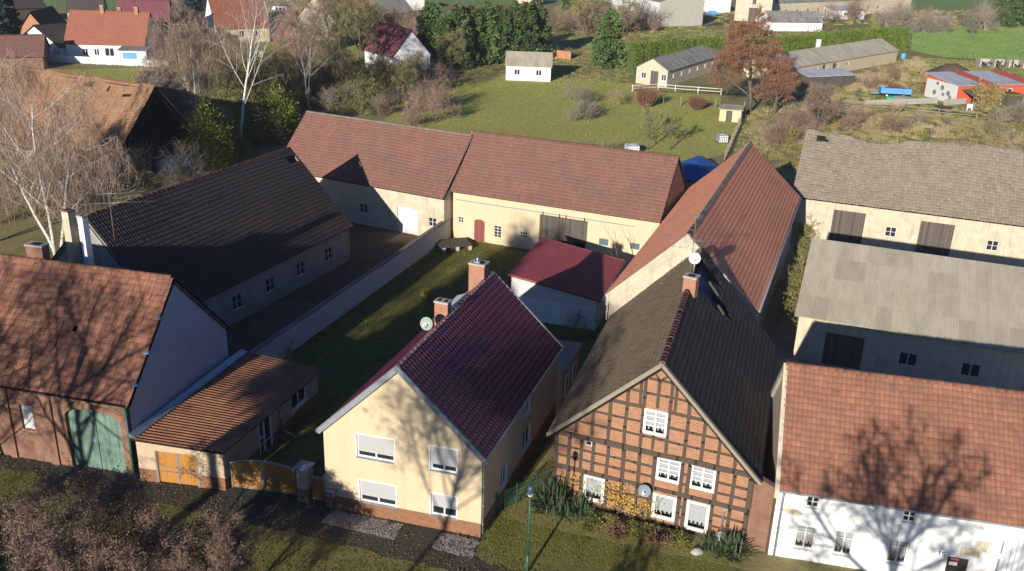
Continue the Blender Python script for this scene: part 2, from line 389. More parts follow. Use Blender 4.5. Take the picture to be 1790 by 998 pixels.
def chimney(parent, c, w, d, z0, z1, rz, mat, cap, pots=1, name='chimney', label=None, potm=None):
    mb = MB(); cz, sz = math.cos(rz), math.sin(rz)
    f = lambda x, y, z: (c[0]+x*cz-y*sz, c[1]+x*sz+y*cz, z)
    mb.box(-w/2, -d/2, z0, w/2, d/2, z1-.1, f=f); mb.box(-w/2-.04, -d/2-.04, z1-.1, w/2+.04, d/2+.04, z1, 1, f=f)
    k = .13
    for i in range(pots):
        x = (i-(pots-1)/2)*w/max(1, pots)
        mb.box(x-w/pots*.28, -d*.3, z1, x+w/pots*.28, d*.3, z1+.015, 2, f=f)
    o = mb.build(name, [mat, cap, M['black']], parent)
    if label: o['label'] = label
    return o
def gutter(b, face, a0, a1, z, n, mat, r=.07, name='gutter'):
    f = b.F(face); mb = MB(); P0 = np.array(f(a0, z, n)); P1 = np.array(f(a1, z, n))
    mb.tube([P0, P1], r, 8); return mb.build(name, mat, b.e)
def downpipe(b, face, a, z0, z1, n, mat, r=.05, name='downpipe'):
    f = b.F(face); mb = MB(); mb.tube([f(a, z0, n), f(a, z1-.3, n), f(a, z1, n+.15)], r, 8)
    for z in np.arange(z0+.6, z1-.4, 1.1): mb.tube([f(a, z-.02, n), f(a, z+.02, n)], r*1.35, 8)
    return mb.build(name, mat, b.e)
# ------------------------------------------------------------------ vegetation
def cards(P, D, L, Wd, rng, tri=True):
    "flat leaf or twig faces: start points P, unit directions D, lengths L, widths Wd"
    n = len(P); r = rng.normal(size=(n, 3)); s = np.cross(D, r); s /= np.linalg.norm(s, axis=1)[:, None]+1e-9
    L = np.broadcast_to(np.asarray(L, float), (n,))[:, None]; Wd = np.broadcast_to(np.asarray(Wd, float), (n,))[:, None]
    a = P-s*Wd*.5; b = P+s*Wd*.5; e = P+D*L
    if tri:
        V = np.stack([a, b, e], 1).reshape(-1, 3); F = np.arange(n*3).reshape(-1, 3)
    else:
        mdl = P+D*L*.5
        V = np.stack([P, mdl-s*Wd*.5, e, mdl+s*Wd*.5], 1).reshape(-1, 3); F = np.arange(n*4).reshape(-1, 4)
    return V, F
def unit(a): return a/(np.linalg.norm(a, axis=-1, keepdims=True)+1e-9)
def grow(rng, out, ends, p, d, L, r, lvl, cfg):
    k = cfg.get('seg', 4); pts = [p]; rad = [r]; dd = d
    r1 = r*cfg.get('taper', .55)
    for i in range(k):
        dd = dd+rng.normal(0, cfg.get('wander', .12), 3)+np.array([0, 0, cfg['up'][min(lvl, len(cfg['up'])-1)]])/k
        dd = dd/np.linalg.norm(dd); p = p+dd*L/k; pts.append(p); rad.append(r+(r1-r)*(i+1)/k)
    out.append((lvl, pts, rad))
    if lvl >= cfg['levels']: ends.append((p, dd, r1)); return
    nc = cfg['n'][min(lvl, len(cfg['n'])-1)]
    t0 = cfg['start'][min(lvl, len(cfg['start'])-1)]
    ph = rng.uniform(0, 6.28)
    for i in range(nc):
        t = t0+(1-t0)*(i+rng.uniform(.2, .9))/nc
        j = min(k-1, int(t*k)); f = t*k-j; q = pts[j]+(pts[j+1]-pts[j])*f; rr = (rad[j]+(rad[j+1]-rad[j])*f)*cfg.get('rr', .55)
        ax = unit(pts[j+1]-pts[j]); s = np.cross(ax, [0, 0, 1.]) if abs(ax[2]) < .95 else np.array([1., 0, 0]); s = unit(s); b = np.cross(ax, s)
        ph += 2.4+rng.normal(0, .4); an = math.radians(cfg['ang'][min(lvl, len(cfg['ang'])-1)]+rng.normal(0, 8))
        nd = ax*math.cos(an)+(s*math.cos(ph)+b*math.sin(ph))*math.sin(an)
        grow(rng, out, ends, q, nd, L*cfg['ratio'][min(lvl, len(cfg['ratio'])-1)]*(1.1-.45*(t-t0)/(1.01-t0))*rng.uniform(.8, 1.15), max(rr, cfg.get('rmin', .006)), lvl+1, cfg)
    ends.append((p, dd, r1))
def wood_mesh(name, branches, mat, minr=.004):
    mb = MB()
    for lvl, pts, rad in branches: mb.tube(pts, [max(q, minr) for q in rad], (8, 6, 4, 3, 3)[min(lvl, 4)], cap=lvl < 2)
    return mb.mesh(name, mat)
def twigs(rng, ends, n, L, w, droop=0., spread=.7):
    P = np.array([e[0] for e in ends]); D = np.array([e[1] for e in ends])
    P = np.repeat(P, n, 0); D = np.repeat(D, n, 0)
    P = P-D*rng.uniform(0, .5, (len(P), 1))*L
    D = unit(D+rng.normal(0, spread, D.shape)+np.array([0, 0, -droop]))
    return P, D, L*rng.uniform(.5, 1.2, len(P))
def bare_tree(name, label, group, loc, cfg, bark, twigm, seed=1, twn=4, twl=.6, tww=.02, droop=0., leaf=None, nleaf=0, leafsize=.1, cat='tree', rz=0., minr=.004):
    rng = np.random.default_rng(seed); br = []; ends = []
    grow(rng, br, ends, np.zeros(3), unit(np.array(cfg.get('dir', (0, 0, 1.)), float)), cfg['L'], cfg['r'], 0, cfg)
    e = empty(name, loc, rz, label, cat, group)
    link('trunk', wood_mesh('trunk', [b for b in br if b[0] == 0], bark), e)
    sub = [b for b in br if b[0] > 0]
    P, D, L = twigs(rng, ends, twn, twl, tww, droop)
    mb = wood_mesh('branches', sub, bark, minr)
    cr = link('crown', mb, e)
    V, F = cards(P, D, L, tww, rng); link('twigs', np_mesh('twigs', V, F, twigm), cr)
    if leaf is not None:
        i = rng.integers(0, len(P), nleaf); Q = P[i]+D[i]*(L[i]*rng.uniform(0, 1.1, nleaf))[:, None]+rng.normal(0, .05, (nleaf, 3))
        V, F = cards(Q, unit(rng.normal(size=(nleaf, 3))+[0, 0, -.4]), leafsize*rng.uniform(.6, 1.4, nleaf), leafsize*.75, rng, tri=False)
        link('leaves', np_mesh('leaves', V, F, leaf), cr)
    return e
def conifer_mesh(seed, H, R, leaf, n=6000, nb=140, slope=-.25, size=.35, wid=.1, base=.03, power=.8, fill=.25):
    rng = np.random.default_rng(seed)
    z0 = (rng.uniform(0, 1, nb)**.85)*(1-base)*H+base*H; ang = rng.uniform(0, 2*PI, nb)
    L = R*(1-z0/H)**power*rng.uniform(.72, 1.12, nb)+.12
    sl = slope*rng.uniform(.6, 1.4, nb)
    i = rng.choice(nb, n, p=L/L.sum()); t = np.maximum(rng.uniform(0, 1, n)**.6, rng.uniform(0, 1, n)*fill)
    rad = t*L[i]; lat = rng.normal(0, 1, n)*(.1+.16*L[i]*(1-t*.75)); dz = rng.normal(0, .08, n)*L[i]
    ca, sa = np.cos(ang[i]), np.sin(ang[i])
    P = np.stack([rad*ca-lat*sa, rad*sa+lat*ca, z0[i]+sl[i]*rad+dz-np.abs(lat)*.25], 1)
    D = unit(np.stack([ca, sa, np.full(n, slope*1.2)], 1)+rng.normal(0, .55, (n, 3)))
    V, F = cards(P, D, size*rng.uniform(.5, 1.3, n), wid*rng.uniform(.7, 1.5, n), rng, tri=False)
    return np_mesh('foliage', V, F, leaf)
def stem_mesh(H, r, bark, lean=0.):
    mb = MB(); mb.tube([(0, 0, -.1), (lean*.5, 0, H*.5), (lean, 0, H)], [r, r*.6, .02], 6); return mb.mesh('trunk', bark)
def evergreen(name, label, group, loc, fol, stem, s=1., rz=0., sz=None, cat='tree'):
    e = empty(name, loc, rz, label, cat, group); e.scale = (s, s, sz or s)
    link('trunk', stem, e); link('crown', fol, e); return e
def blob_mesh(seed, rx, ry, h, leaf, n=5000, clumps=30, size=.18, wid=.1, flat=.0, name='foliage'):
    "bushy crown: leaves in clumps over a rounded volume"
    rng = np.random.default_rng(seed)
    c = unit(rng.normal(size=(clumps, 3))); c[:, 2] = np.abs(c[:, 2]); k = rng.uniform(.45, .95, (clumps, 1)); c = c*k
    i = rng.integers(0, clumps, n); q = c[i]+rng.normal(0, .17, (n, 3))
    P = np.stack([q[:, 0]*rx, q[:, 1]*ry, np.abs(q[:, 2])*h+.02], 1)
    D = unit(unit(q)+rng.normal(0, .7, (n, 3)))
    V, F = cards(P, D, size*rng.uniform(.5, 1.4, n), wid*rng.uniform(.6, 1.4, n), rng, tri=False)
    return np_mesh(name, V, F, leaf)
def twig_shrub_mesh(seed, R, H, mat, n=260, w=.03, side=5, spread=.6, name='twigs', mat2=None, nleaf=0, lsize=.12):
    "many stems from the ground with side twigs; optional leaves"
    rng = np.random.default_rng(seed)
    a = rng.uniform(0, 2*PI, n); r0 = np.sqrt(rng.uniform(0, 1, n))*R*.35
    P = np.stack([r0*np.cos(a), r0*np.sin(a), np.zeros(n)], 1)
    D = unit(np.stack([np.cos(a)*spread*rng.uniform(.1, 1, n), np.sin(a)*spread*rng.uniform(.1, 1, n), np.ones(n)], 1)+rng.normal(0, .12, (n, 3)))
    L = H*rng.uniform(.55, 1.05, n)
    V0, F0 = cards(P, D, L, w*1.6, rng)
    t = rng.uniform(.25, .95, (n, side)); Q = (P[:, None]+D[:, None]*(L[:, None]*t)[..., None]).reshape(-1, 3)
    DD = unit(np.repeat(D, side, 0)+rng.normal(0, .55, (n*side, 3))); LL = np.repeat(L, side)*rng.uniform(.15, .4, n*side)
    V1, F1 = cards(Q, DD, LL, w, rng)
    V = np.concatenate([V0, V1]); F = np.concatenate([F0, F1+len(V0)]); mi = np.zeros(len(F), int)
    mats = [mat]
    if nleaf:
        i = rng.integers(0, len(Q), nleaf); X = Q[i]+DD[i]*(LL[i]*rng.uniform(0, 1, nleaf))[:, None]
        V2, F2 = cards(X, unit(rng.normal(size=(nleaf, 3))), lsize*rng.uniform(.5, 1.3, nleaf), lsize*.7, rng)
        F = np.concatenate([F, F2+len(V)]); V = np.concatenate([V, V2]); mi = np.concatenate([mi, np.ones(nleaf, int)]); mats.append(mat2)
    return np_mesh(name, V, F, mats, midx=mi)
def bush_mesh(seed, H, mat, stems=9, mat2=None, nleaf=0, lsize=.15, tw=3, spread=.8):
    "several crooked stems with side branches and twigs, as one mesh"
    rng = np.random.default_rng(seed); br = []; ends = []
    cfg = dict(levels=2, n=[5, 4], start=[.2, .2], ang=[38, 42], ratio=[.55, .5], up=[.15, .2, .1], L=H, r=.035, seg=4, wander=.2, rr=.6, rmin=.008)
    for i in range(stems):
        a = rng.uniform(0, 6.28); t = rng.uniform(.05, 1.)*spread
        grow(rng, br, ends, np.array([math.cos(a)*t*.5*H*.4, math.sin(a)*t*.5*H*.4, -.05]), unit(np.array([math.cos(a)*t, math.sin(a)*t, 1.])), H*rng.uniform(.5, 1.05), .035, 0, cfg)
    Vs, Fs, mi, o = [], [], [], 0
    for lvl, pts, rad in br:
        for p, q, r in zip(pts[:-1], pts[1:], rad):
            s = unit(np.cross(q-p, rng.normal(size=3)))*max(r, .011); s2 = unit(np.cross(q-p, s))*max(r, .011)
            for w in (s, s2): Vs.append(np.array([p-w, p+w, q+w*.8, q-w*.8])); Fs.append(np.arange(4)+o); mi.append(0); o += 4
    P, D, L = twigs(rng, ends, tw, .5*H*.45, .02); V, F = cards(P, D, L, .02, rng, tri=False); Vs.append(V); Fs += list(F+o); mi += [0]*len(F); o += len(V)
    if nleaf:
        i = rng.integers(0, len(P), nleaf); X = P[i]+D[i]*(L[i]*rng.uniform(0, 1, nleaf))[:, None]
        V, F = cards(X, unit(rng.normal(size=(nleaf, 3))), lsize*rng.uniform(.5, 1.3, nleaf), lsize*.7, rng, tri=False); Vs.append(V); Fs += list(F+o); mi += [1]*len(F)
    return np_mesh('shrub', np.concatenate(Vs), np.array(Fs), [mat, mat2] if nleaf else [mat], midx=mi)
def inside(poly, X, Y):
    r = np.zeros(len(X), bool); n = len(poly)
    for i in range(n):
        x0, y0 = poly[i][:2]; x1, y1 = poly[(i+1) % n][:2]
        if y0 == y1: continue
        c = ((y0 > Y) != (y1 > Y)) & (X < (x1-x0)*(Y-y0)/(y1-y0)+x0); r ^= c
    return r
def scatter(poly, n, rng):
    p = np.array([q[:2] for q in poly]); lo, hi = p.min(0), p.max(0); out = np.zeros((0, 2))
    for _ in range(40):
        q = rng.uniform(lo, hi, (n*2, 2)); out = np.concatenate([out, q[inside(poly, q[:, 0], q[:, 1])]])
        if len(out) >= n: break
    return out[:n]
def grass(name, label, poly, n, h, w, mat, seed=0, lean=.35, z=0., cat='grass', clump=0, avoid=()):
    rng = np.random.default_rng(seed); q = scatter(poly, n, rng)
    if clump:
        c = scatter(poly, clump, rng); q = c[rng.integers(0, len(c), n)]+rng.normal(0, .35, (n, 2))
    for a in avoid: q = q[~inside(a, q[:, 0], q[:, 1])]
    n = len(q); P = np.concatenate([q, np.full((n, 1), z-.01)], 1)
    D = unit(np.concatenate([rng.normal(0, lean, (n, 2)), np.ones((n, 1))], 1))
    V, F = cards(P, D, h*rng.uniform(.4, 1.2, n), w*rng.uniform(.7, 1.3, n), rng)
    o = link(name, np_mesh(name, V, F, mat)); return tag(o, label, cat, kind='stuff')
def sheet(name, poly, z, mat, kind='structure', label=None, cat=None, rough=0., seed=0, step=1.5):
    "flat ground sheet with an uneven outline"
    rng = random.Random(seed); pts = []
    n = len(poly)
    for i in range(n):
        a, b = np.array(poly[i][:2], float), np.array(poly[(i+1) % n][:2], float); L = np.linalg.norm(b-a)
        k = max(1, int(L/step)) if rough else 1; nn = np.array([-(b-a)[1], (b-a)[0]])/(L+1e-9)
        for j in range(k): pts.append(a+(b-a)*j/k+(nn*rng.uniform(-rough, rough) if j else 0))
    me = bpy.data.meshes.new(name); me.from_pydata([(p[0], p[1], z) for p in pts], [], [tuple(range(len(pts)))]); me.materials.append(mat)
    o = link(name, me); return tag(o, label, cat, kind=kind)
# ------------------------------------------------------------------ palette
M = {}
M['black'] = m_flat('soot_black', (.012, .012, .013), .9)
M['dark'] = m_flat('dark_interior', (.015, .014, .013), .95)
M['white'] = m_flat('white_paint', (.78, .78, .77), .45, .04)
M['oldwhite'] = m_flat('worn_white_paint', (.66, .65, .61), .7, .2, 12)
M['grey'] = m_flat('grey_trim', (.24, .25, .27), .5, .1)
M['zinc'] = m_flat('zinc', (.42, .44, .46), .4, .15, 8, metal=.6)
M['steel'] = m_flat('galvanised_steel', (.5, .52, .54), .35, .1, metal=.8)
M['green_steel'] = m_flat('green_painted_steel', (.03, .11, .075), .45, .15)
M['curtain'] = m_flat('net_curtain', (.62, .61, .57), .95, .08, 20)
M['glass'] = m_glass('window_glass', (.95, .97, 1.))
M['darkglass'] = m_flat('dark_pane', (.025, .03, .036), .08, .2, 3)
M['blind'] = m_sheet('roller_blind', [(.72, .72, .71), (.72, .72, .71)], .05, 1, .5, .08, mossc=(.5, .5, .5))
M['yellow_plaster'] = m_plaster('yellow_render', (.62, .49, .32), (.44, .34, .2), .5)
M['sand_plaster'] = m_plaster('sand_render', (.52, .4, .27), (.36, .28, .18), .4)
M['cream_plaster'] = m_plaster('cream_render', (.6, .5, .33), (.44, .36, .23), .4)
M['white_plaster'] = m_plaster('white_render', (.8, .8, .79), (.55, .5, .42), .3)
M['bluewhite'] = m_plaster('grey_white_render', (.5, .53, .56), (.3, .32, .34), .5)
M['old_plaster'] = m_plaster('old_pale_render', (.6, .52, .38), (.3, .25, .19), .7, lo=.42, hi=.65)
M['grey_plaster'] = m_plaster('grey_render', (.33, .31, .28), (.16, .14, .12), .7, lo=.42, hi=.65)
M['plinth'] = m_brick('clinker_plinth', (.33, .125, .05), (.23, .08, .035), (.22, .17, .12), .25, .08, .012)
M['brick'] = m_brick('red_brick', (.44, .16, .07), (.36, .115, .055), (.4, .33, .26), .25, .08, .012)
M['oldbrick'] = m_brick('old_brick', (.3, .125, .07), (.22, .09, .055), (.26, .21, .16), .25, .08, .012, dirt=.65)
M['infill'] = m_brick('infill_brick', (.42, .18, .088), (.3, .115, .06), (.38, .28, .18), .25, .085, .012, dirt=.25)
M['orange_brick'] = m_brick('orange_brick', (.5, .2, .1), (.42, .15, .07), (.4, .3, .2), .3, .1, .012)
M['timber'] = m_wood('old_oak', (.055, .036, .025), (.1, .068, .048), 3.0)
M['grey_wood'] = m_wood('weathered_boards', (.055, .045, .036), (.15, .125, .1), .16)
M['plank'] = m_wood('grey_planks', (.2, .17, .12), (.32, .28, .2), .2)
M['mossy_plank'] = m_flat('mossy_plank', (.14, .15, .07), .9, .3, 9)
M['gate_wood'] = m_wood('honey_boards', (.4, .18, .045), (.5, .23, .055), .1, .45)
M['green_door'] = m_plaster('green_gate_paint', (.17, .26, .21), (.03, .06, .04), .95, lo=.35, hi=.65)
M['red_door'] = m_wood('red_door_boards', (.2, .05, .05), (.28, .08, .07), .16)
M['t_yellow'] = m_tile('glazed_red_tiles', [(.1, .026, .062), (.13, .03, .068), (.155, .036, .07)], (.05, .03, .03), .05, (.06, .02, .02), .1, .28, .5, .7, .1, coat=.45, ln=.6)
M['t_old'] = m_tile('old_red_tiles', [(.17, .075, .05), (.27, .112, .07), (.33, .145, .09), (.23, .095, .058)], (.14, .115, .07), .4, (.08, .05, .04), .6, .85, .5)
M['t_barn'] = m_tile('dull_red_tiles', [(.15, .063, .048), (.21, .082, .06), (.18, .078, .058), (.24, .11, .083)], (.13, .105, .08), .5, (.085, .064, .055), .55, .85, .35, ln=.5, ec=(.3, .2, .15), ew=.16)  # pale course edges: highlights of the tile lips painted in, with lichen
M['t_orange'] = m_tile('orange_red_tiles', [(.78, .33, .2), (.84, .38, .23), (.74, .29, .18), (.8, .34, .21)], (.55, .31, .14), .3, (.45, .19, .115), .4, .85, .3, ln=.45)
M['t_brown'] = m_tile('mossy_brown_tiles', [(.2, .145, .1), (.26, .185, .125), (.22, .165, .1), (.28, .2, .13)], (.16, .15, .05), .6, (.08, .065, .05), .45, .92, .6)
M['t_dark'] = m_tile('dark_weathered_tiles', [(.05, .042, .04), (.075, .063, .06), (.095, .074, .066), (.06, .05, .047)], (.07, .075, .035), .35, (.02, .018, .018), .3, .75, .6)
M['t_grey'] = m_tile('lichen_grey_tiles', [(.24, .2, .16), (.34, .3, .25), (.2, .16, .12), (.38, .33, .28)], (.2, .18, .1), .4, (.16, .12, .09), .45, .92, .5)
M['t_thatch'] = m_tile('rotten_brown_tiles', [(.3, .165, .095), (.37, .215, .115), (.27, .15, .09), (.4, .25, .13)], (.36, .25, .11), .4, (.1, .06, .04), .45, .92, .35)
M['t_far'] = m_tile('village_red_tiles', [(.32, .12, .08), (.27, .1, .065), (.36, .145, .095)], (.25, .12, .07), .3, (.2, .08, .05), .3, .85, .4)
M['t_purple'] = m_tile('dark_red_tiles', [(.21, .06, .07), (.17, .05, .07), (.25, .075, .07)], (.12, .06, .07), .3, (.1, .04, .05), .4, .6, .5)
M['corr_brown'] = m_sheet('brown_corrugated', [(.3, .125, .06), (.26, .105, .05)], .18, 1, .6, .25, mossc=(.08, .045, .03))
M['corr_red'] = m_sheet('red_metal_sheet', [(.3, .05, .06), (.28, .045, .055)], .24, 1, .45, .12, mossc=(.2, .05, .05))
M['corr_grey'] = m_sheet('grey_fibre_cement', [(.27, .26, .24), (.34, .33, .3), (.22, .21, .19)], .18, 0, .9, .6, mossc=(.1, .1, .08))
M['corr_pale'] = m_sheet('pale_fibre_cement', [(.5, .44, .33), (.58, .51, .38), (.44, .38, .28)], .18, 0, .9, .45, mossc=(.27, .23, .14))
M['corr_steel'] = m_sheet('steel_sheet', [(.5, .54, .57), (.58, .61, .63), (.45, .48, .52)], .2, 0, .6, .3, 0, mossc=(.35, .25, .2))
M['clad_white'] = m_sheet('white_cladding', [(.72, .7, .64), (.72, .7, .64)], .2, 0, .5, .1, mossc=(.5, .47, .4))
M['tarp'] = m_flat('blue_tarpaulin', (.02, .11, .34), .45, .3, 4, bump=.6)
M['shaded_tarp'] = m_flat('shaded_tarpaulin', (.012, .04, .1), .6, .4, 4, bump=.6)  # darker copy of the blue tarp, the roof hole's shade painted into it
M['lightblue'] = m_flat('blue_paint', (.1, .32, .62), .5, .2)
M['concrete'] = m_plaster('concrete', (.42, .39, .34), (.22, .2, .17), .6)
M['pale_dish'] = m_flat('pale_dish', (.75, .76, .74), .4, .05)
M['grey_dish'] = m_flat('grey_green_dish', (.3, .36, .31), .45, .08)
M['blue_dish'] = m_flat('grey_blue_dish', (.2, .26, .31), .4, .08)
M['red_paint'] = m_flat('orange_red_paint', (.62, .11, .05), .6, .12)
# vegetation
M['bark'] = m_bark('grey_bark', (.06, .048, .035), (.17, .14, .1))
M['mossbark'] = m_bark('mossy_bark', (.07, .065, .035), (.17, .155, .08))
M['twig_moss'] = m_leaf('dark_mossy_twigs', (.1, .1, .035), (.2, .19, .075), 1., .8, 0)
M['straw'] = m_leaf('straw_leaves', (.36, .25, .08), (.5, .36, .14), 1., .8, .2)
M['birch'] = m_birch('birch_bark')
M['twig_brown'] = m_leaf('brown_twigs', (.2, .135, .1), (.38, .27, .2), 1., .8, 0)
M['twig_grey'] = m_leaf('grey_twigs', (.2, .17, .13), (.38, .32, .25), 1., .8, 0)
M['twig_green'] = m_leaf('mossy_twigs', (.23, .21, .08), (.4, .36, .16), 1., .8, 0)
M['twig_red'] = m_leaf('russet_twigs', (.2, .1, .065), (.33, .17, .11), .8, .8, 0)
M['leaf_dead'] = m_leaf('withered_leaves', (.16, .1, .075), (.36, .23, .17), 1., .7, .2)
M['leaf_russet'] = m_leaf('russet_leaves', (.24, .095, .05), (.38, .18, .1), .5, .7, .2)
M['leaf_yellow'] = m_leaf('yellow_leaves', (.46, .3, .04), (.6, .42, .07), 2., .6, .25)
M['spruce'] = m_leaf('spruce_needles', (.045, .085, .028), (.16, .22, .07), .5, .6, .08)
M['bluespruce'] = m_leaf('blue_spruce_needles', (.02, .045, .045), (.06, .105, .1), .5, .6, .05)
M['thuja'] = m_leaf('hedge_leaves', (.1, .17, .03), (.26, .34, .06), .5, .6, .15)
M['olive'] = m_leaf('olive_foliage', (.12, .12, .03), (.28, .26, .07), .6, .6, .2)
M['limefol'] = m_leaf('yellow_green_foliage', (.12, .15, .02), (.26, .29, .045), .5, .6, .2)
M['yucca'] = m_leaf('yucca_blades', (.045, .075, .035), (.12, .17, .085), 2., .5, .1)
M['blade'] = m_leaf('grass_blades', (.12, .15, .02), (.33, .34, .07), .25, .7, .2, c3=(.26, .2, .07), s3=.3)
M['blade_dark'] = m_leaf('shaded_verge_blades', (.07, .085, .018), (.2, .2, .05), .25, .7, .2, c3=(.16, .12, .06), s3=.4)  # darker copy of the grass, verge shade put into its colours
M['blade_far'] = m_leaf('meadow_blades', (.26, .29, .05), (.5, .52, .13), .4, .7, .2, c3=(.34, .25, .11), s3=.07)
M['blade_dry'] = m_leaf('dry_grass_blades', (.36, .27, .14), (.6, .48, .28), .12, .8, .2)
M['blade_olive'] = m_leaf('olive_grass_blades', (.24, .21, .07), (.44, .38, .16), .1, .8, .2, c3=(.2, .27, .06), s3=.06)
M['blade_crop'] = m_leaf('young_crop_blades', (.16, .27, .06), (.3, .42, .13), .1, .7, .2)
M['g_land'] = m_ground('rough_land', [(.17, .17, .05), (.24, .22, .08), (.32, .26, .12), (.21, .2, .06), (.36, .28, .15)], .05, 3.)
M['g_lawn'] = m_ground('lawn_soil', [(.06, .075, .02), (.12, .13, .03), (.2, .18, .06), (.14, .16, .036)], .4, 6.)
M['g_meadow'] = m_ground('meadow_soil', [(.24, .29, .055), (.32, .36, .08), (.4, .35, .12), (.28, .34, .07)], .07, 3.)
M['g_field'] = m_ground('green_field', [(.16, .27, .075), (.19, .3, .085), (.22, .32, .1)], .03, 2., bump=.3)
M['g_pave'] = m_ground('dark_paving', [(.022, .021, .018), (.05, .047, .038), (.085, .08, .06), (.045, .05, .028), (.11, .1, .085)], 1.4, 9.)
M['g_road'] = m_ground('asphalt', [(.05, .05, .05), (.065, .064, .063), (.08, .077, .074)], .2, 8., bump=.2)
M['g_dirt'] = m_ground('earth', [(.08, .058, .04), (.12, .085, .06), (.16, .12, .085)], .2, 4.)
M['g_dry'] = m_ground('dry_pale_yard', [(.26, .22, .14), (.34, .3, .21), (.4, .36, .27), (.24, .21, .11)], .15, 4.)
M['g_gravel'] = m_ground('gravel_bed', [(.18, .17, .165), (.3, .29, .28), (.22, .15, .12)], 1.2, 20.)
M['stone'] = m_leaf('pale_pebbles', (.2, .19, .18), (.6, .58, .56), 2., .85, 0)
M['leaf_litter'] = m_leaf('leaf_litter', (.13, .075, .045), (.26, .15, .09), 2., .85, 0)
# ------------------------------------------------------------------ yellow house
def yellow_house():
    b = Bld('yellow_house', 'yellow rendered gable house with glossy dark red tiles in the middle of the street front', 'house', -9.44, 42.23, 18.04, 8.54, 13.4, -3.39)
    he, hr, hev, k = 4.86, 8.85, 4.92, .495
    hs = [(1.85, 3.52, 3.88, 4.85), (5.84, 3.53, 7.22, 4.9), (1.93, .84, 3.94, 2.12), (5.87, .86, 7.24, 2.14)]
    rs = [(6.68, 1.1, 8.15, 2.42), (6.9, 3.3, 7.9, 4.2), (3., .95, 4., 2.2)]
    pl = MB(); up = MB()
    for f, o in (('front', b.gable(he, hr, k)), ('back', b.gable(he, hr, k))):
        b.wall(up, f, clip(o, 0, -1, -.83), [h for h in hs] if f == 'front' else (), .16, mr=1)
    for f, L in (('right', b.d), ('left', b.d)):
        b.wall(up, f, [(0, .83), (L, .83), (L, he), (0, he)], rs if f == 'right' else (), .16, mr=1)
    for f, L in (('front', b.w), ('back', b.w), ('left', b.d), ('right', b.d)):
        b.wall(pl, f, [(0, -.2), (L, -.2), (L, .83), (0, .83)], (), off=.02)
        q = b.F(f); pl.face([q(-.02, .83, .02), q(L+.02, .83, .02), q(L+.02, .83, 0), q(-.02, .83, 0)])
    up.build('wall', [M['yellow_plaster'], M['white']], b.e); pl.build('plinth', M['plinth'], b.e)
    for i, h in enumerate(hs):
        w = b.window('front', *h, M['white'], M['darkglass'], .12, 2, fw=.07, sill=M['grey'], label=('upper wide window with its roller blind nearly down', 'upper small window with its roller blind down to a slit', 'lower wide window with its roller blind nearly down', 'lower small window with its roller blind half a pane open')[i])
        q = MB(); z0 = h[1]+(h[3]-h[1])*(.24 if i < 2 else (.27, .38)[i-2])
        b.fbox(q, 'front', h[0]+.05, z0, h[2]-.05, h[3], -.09, -.055); q.build('roller_blind', M['blind'], w)
        q = MB()
        for x0, x1, z0, z1 in ((h[0]-.07, h[0]-.004, h[1]-.05, h[3]+.07), (h[2]+.004, h[2]+.07, h[1]-.05, h[3]+.07), (h[0]-.003, h[2]+.003, h[3]+.004, h[3]+.07)): b.fbox(q, 'front', x0, z0, x1, z1, .002, .03)
        q.build('casing', M['white'], w)
    for h in rs: b.window('right', *h, M['white'], M['darkglass'], .1, 2, fw=.07, sill=M['white'])
    L, R = b.slopes(hev, 9.13, k, .16, .23, .1)
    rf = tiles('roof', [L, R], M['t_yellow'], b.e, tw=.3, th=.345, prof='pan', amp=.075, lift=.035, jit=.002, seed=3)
    mb = MB(); deck(mb, L, .1, .03); deck(mb, R, .1, .03); mb.build('roof_boards', M['grey'], rf)
    K = b.w*k
    for v in (-.25, b.d+.12):
        for q, s in ((L, 0), (R, 1)):
            ev = q[0] if (s == 0) == (v > 0) else q[1]
            P = np.array(b.m(-.2 if s == 0 else b.w+.2, v, hev-.2)); Q = np.array(b.m(K, v, 9.05)); mb = MB(); mb.bar(P, Q, .05, .3)
            mb.bar(P+np.array([0, 0, .165]), Q+np.array([0, 0, .165]), .14, .035); mb.build('bargeboard', M['grey'], rf)
    ridge_caps(b.m(K, -.2, 9.17), b.m(K, b.d+.05, 9.17), M['t_yellow'], rf, 33, .15)
    for f, n in (('right', .3), ('left', .3)): gutter(b, f, -.25, b.d+.1, hev-.2, n-.08, M['zinc'], .08)
    downpipe(b, 'right', .06, .2, hev-.4, .08, M['zinc'], .045)
    p = b.m(K-.3, 6.5, 0); chimney(rf, (p[0]-.1, p[1]), .78, .5, 8.2, 9.95, -math.radians(3), M['brick'], M['concrete'], 2, label='lower front chimney with two flues')
    p = b.m(K-.5, 12.35, 0); chimney(rf, (p[0], p[1]), 1.0, .75, 7.6, 10.15, -math.radians(3), M['brick'], M['concrete'], 2, label='taller rear chimney with a metal cap')
    mb = MB(); mb.box(-.3, -.2, 10.15, .1, .2, 10.25, f=lambda x, y, z: (p[0]+x, p[1]+y, z)); mb.tube([(p[0]-.1, p[1], 10.2), (p[0]-.1, p[1], 10.42)], .1, 8); mb.build('chimney_cowl', M['steel'], rf)
    # long low roof dormer on the left slope
    mb = MB(); s = (9.13-hev)/K
    A = lambda u, v, dz: np.array(b.m(u, v, 9.13-(K-u)*s+dz))
    mb.hexa([A(K-1.1, 7.4, .05), A(K-.35, 7.4, .05), A(K-.35, 10.4, .05), A(K-1.1, 10.4, .05)], [A(K-1.1, 7.4, .62), A(K-.35, 7.4, .18), A(K-.35, 10.4, .18), A(K-1.1, 10.4, .62)])
    mb.build('roof_dormer', M['oldwhite'], rf)
    mb = MB()
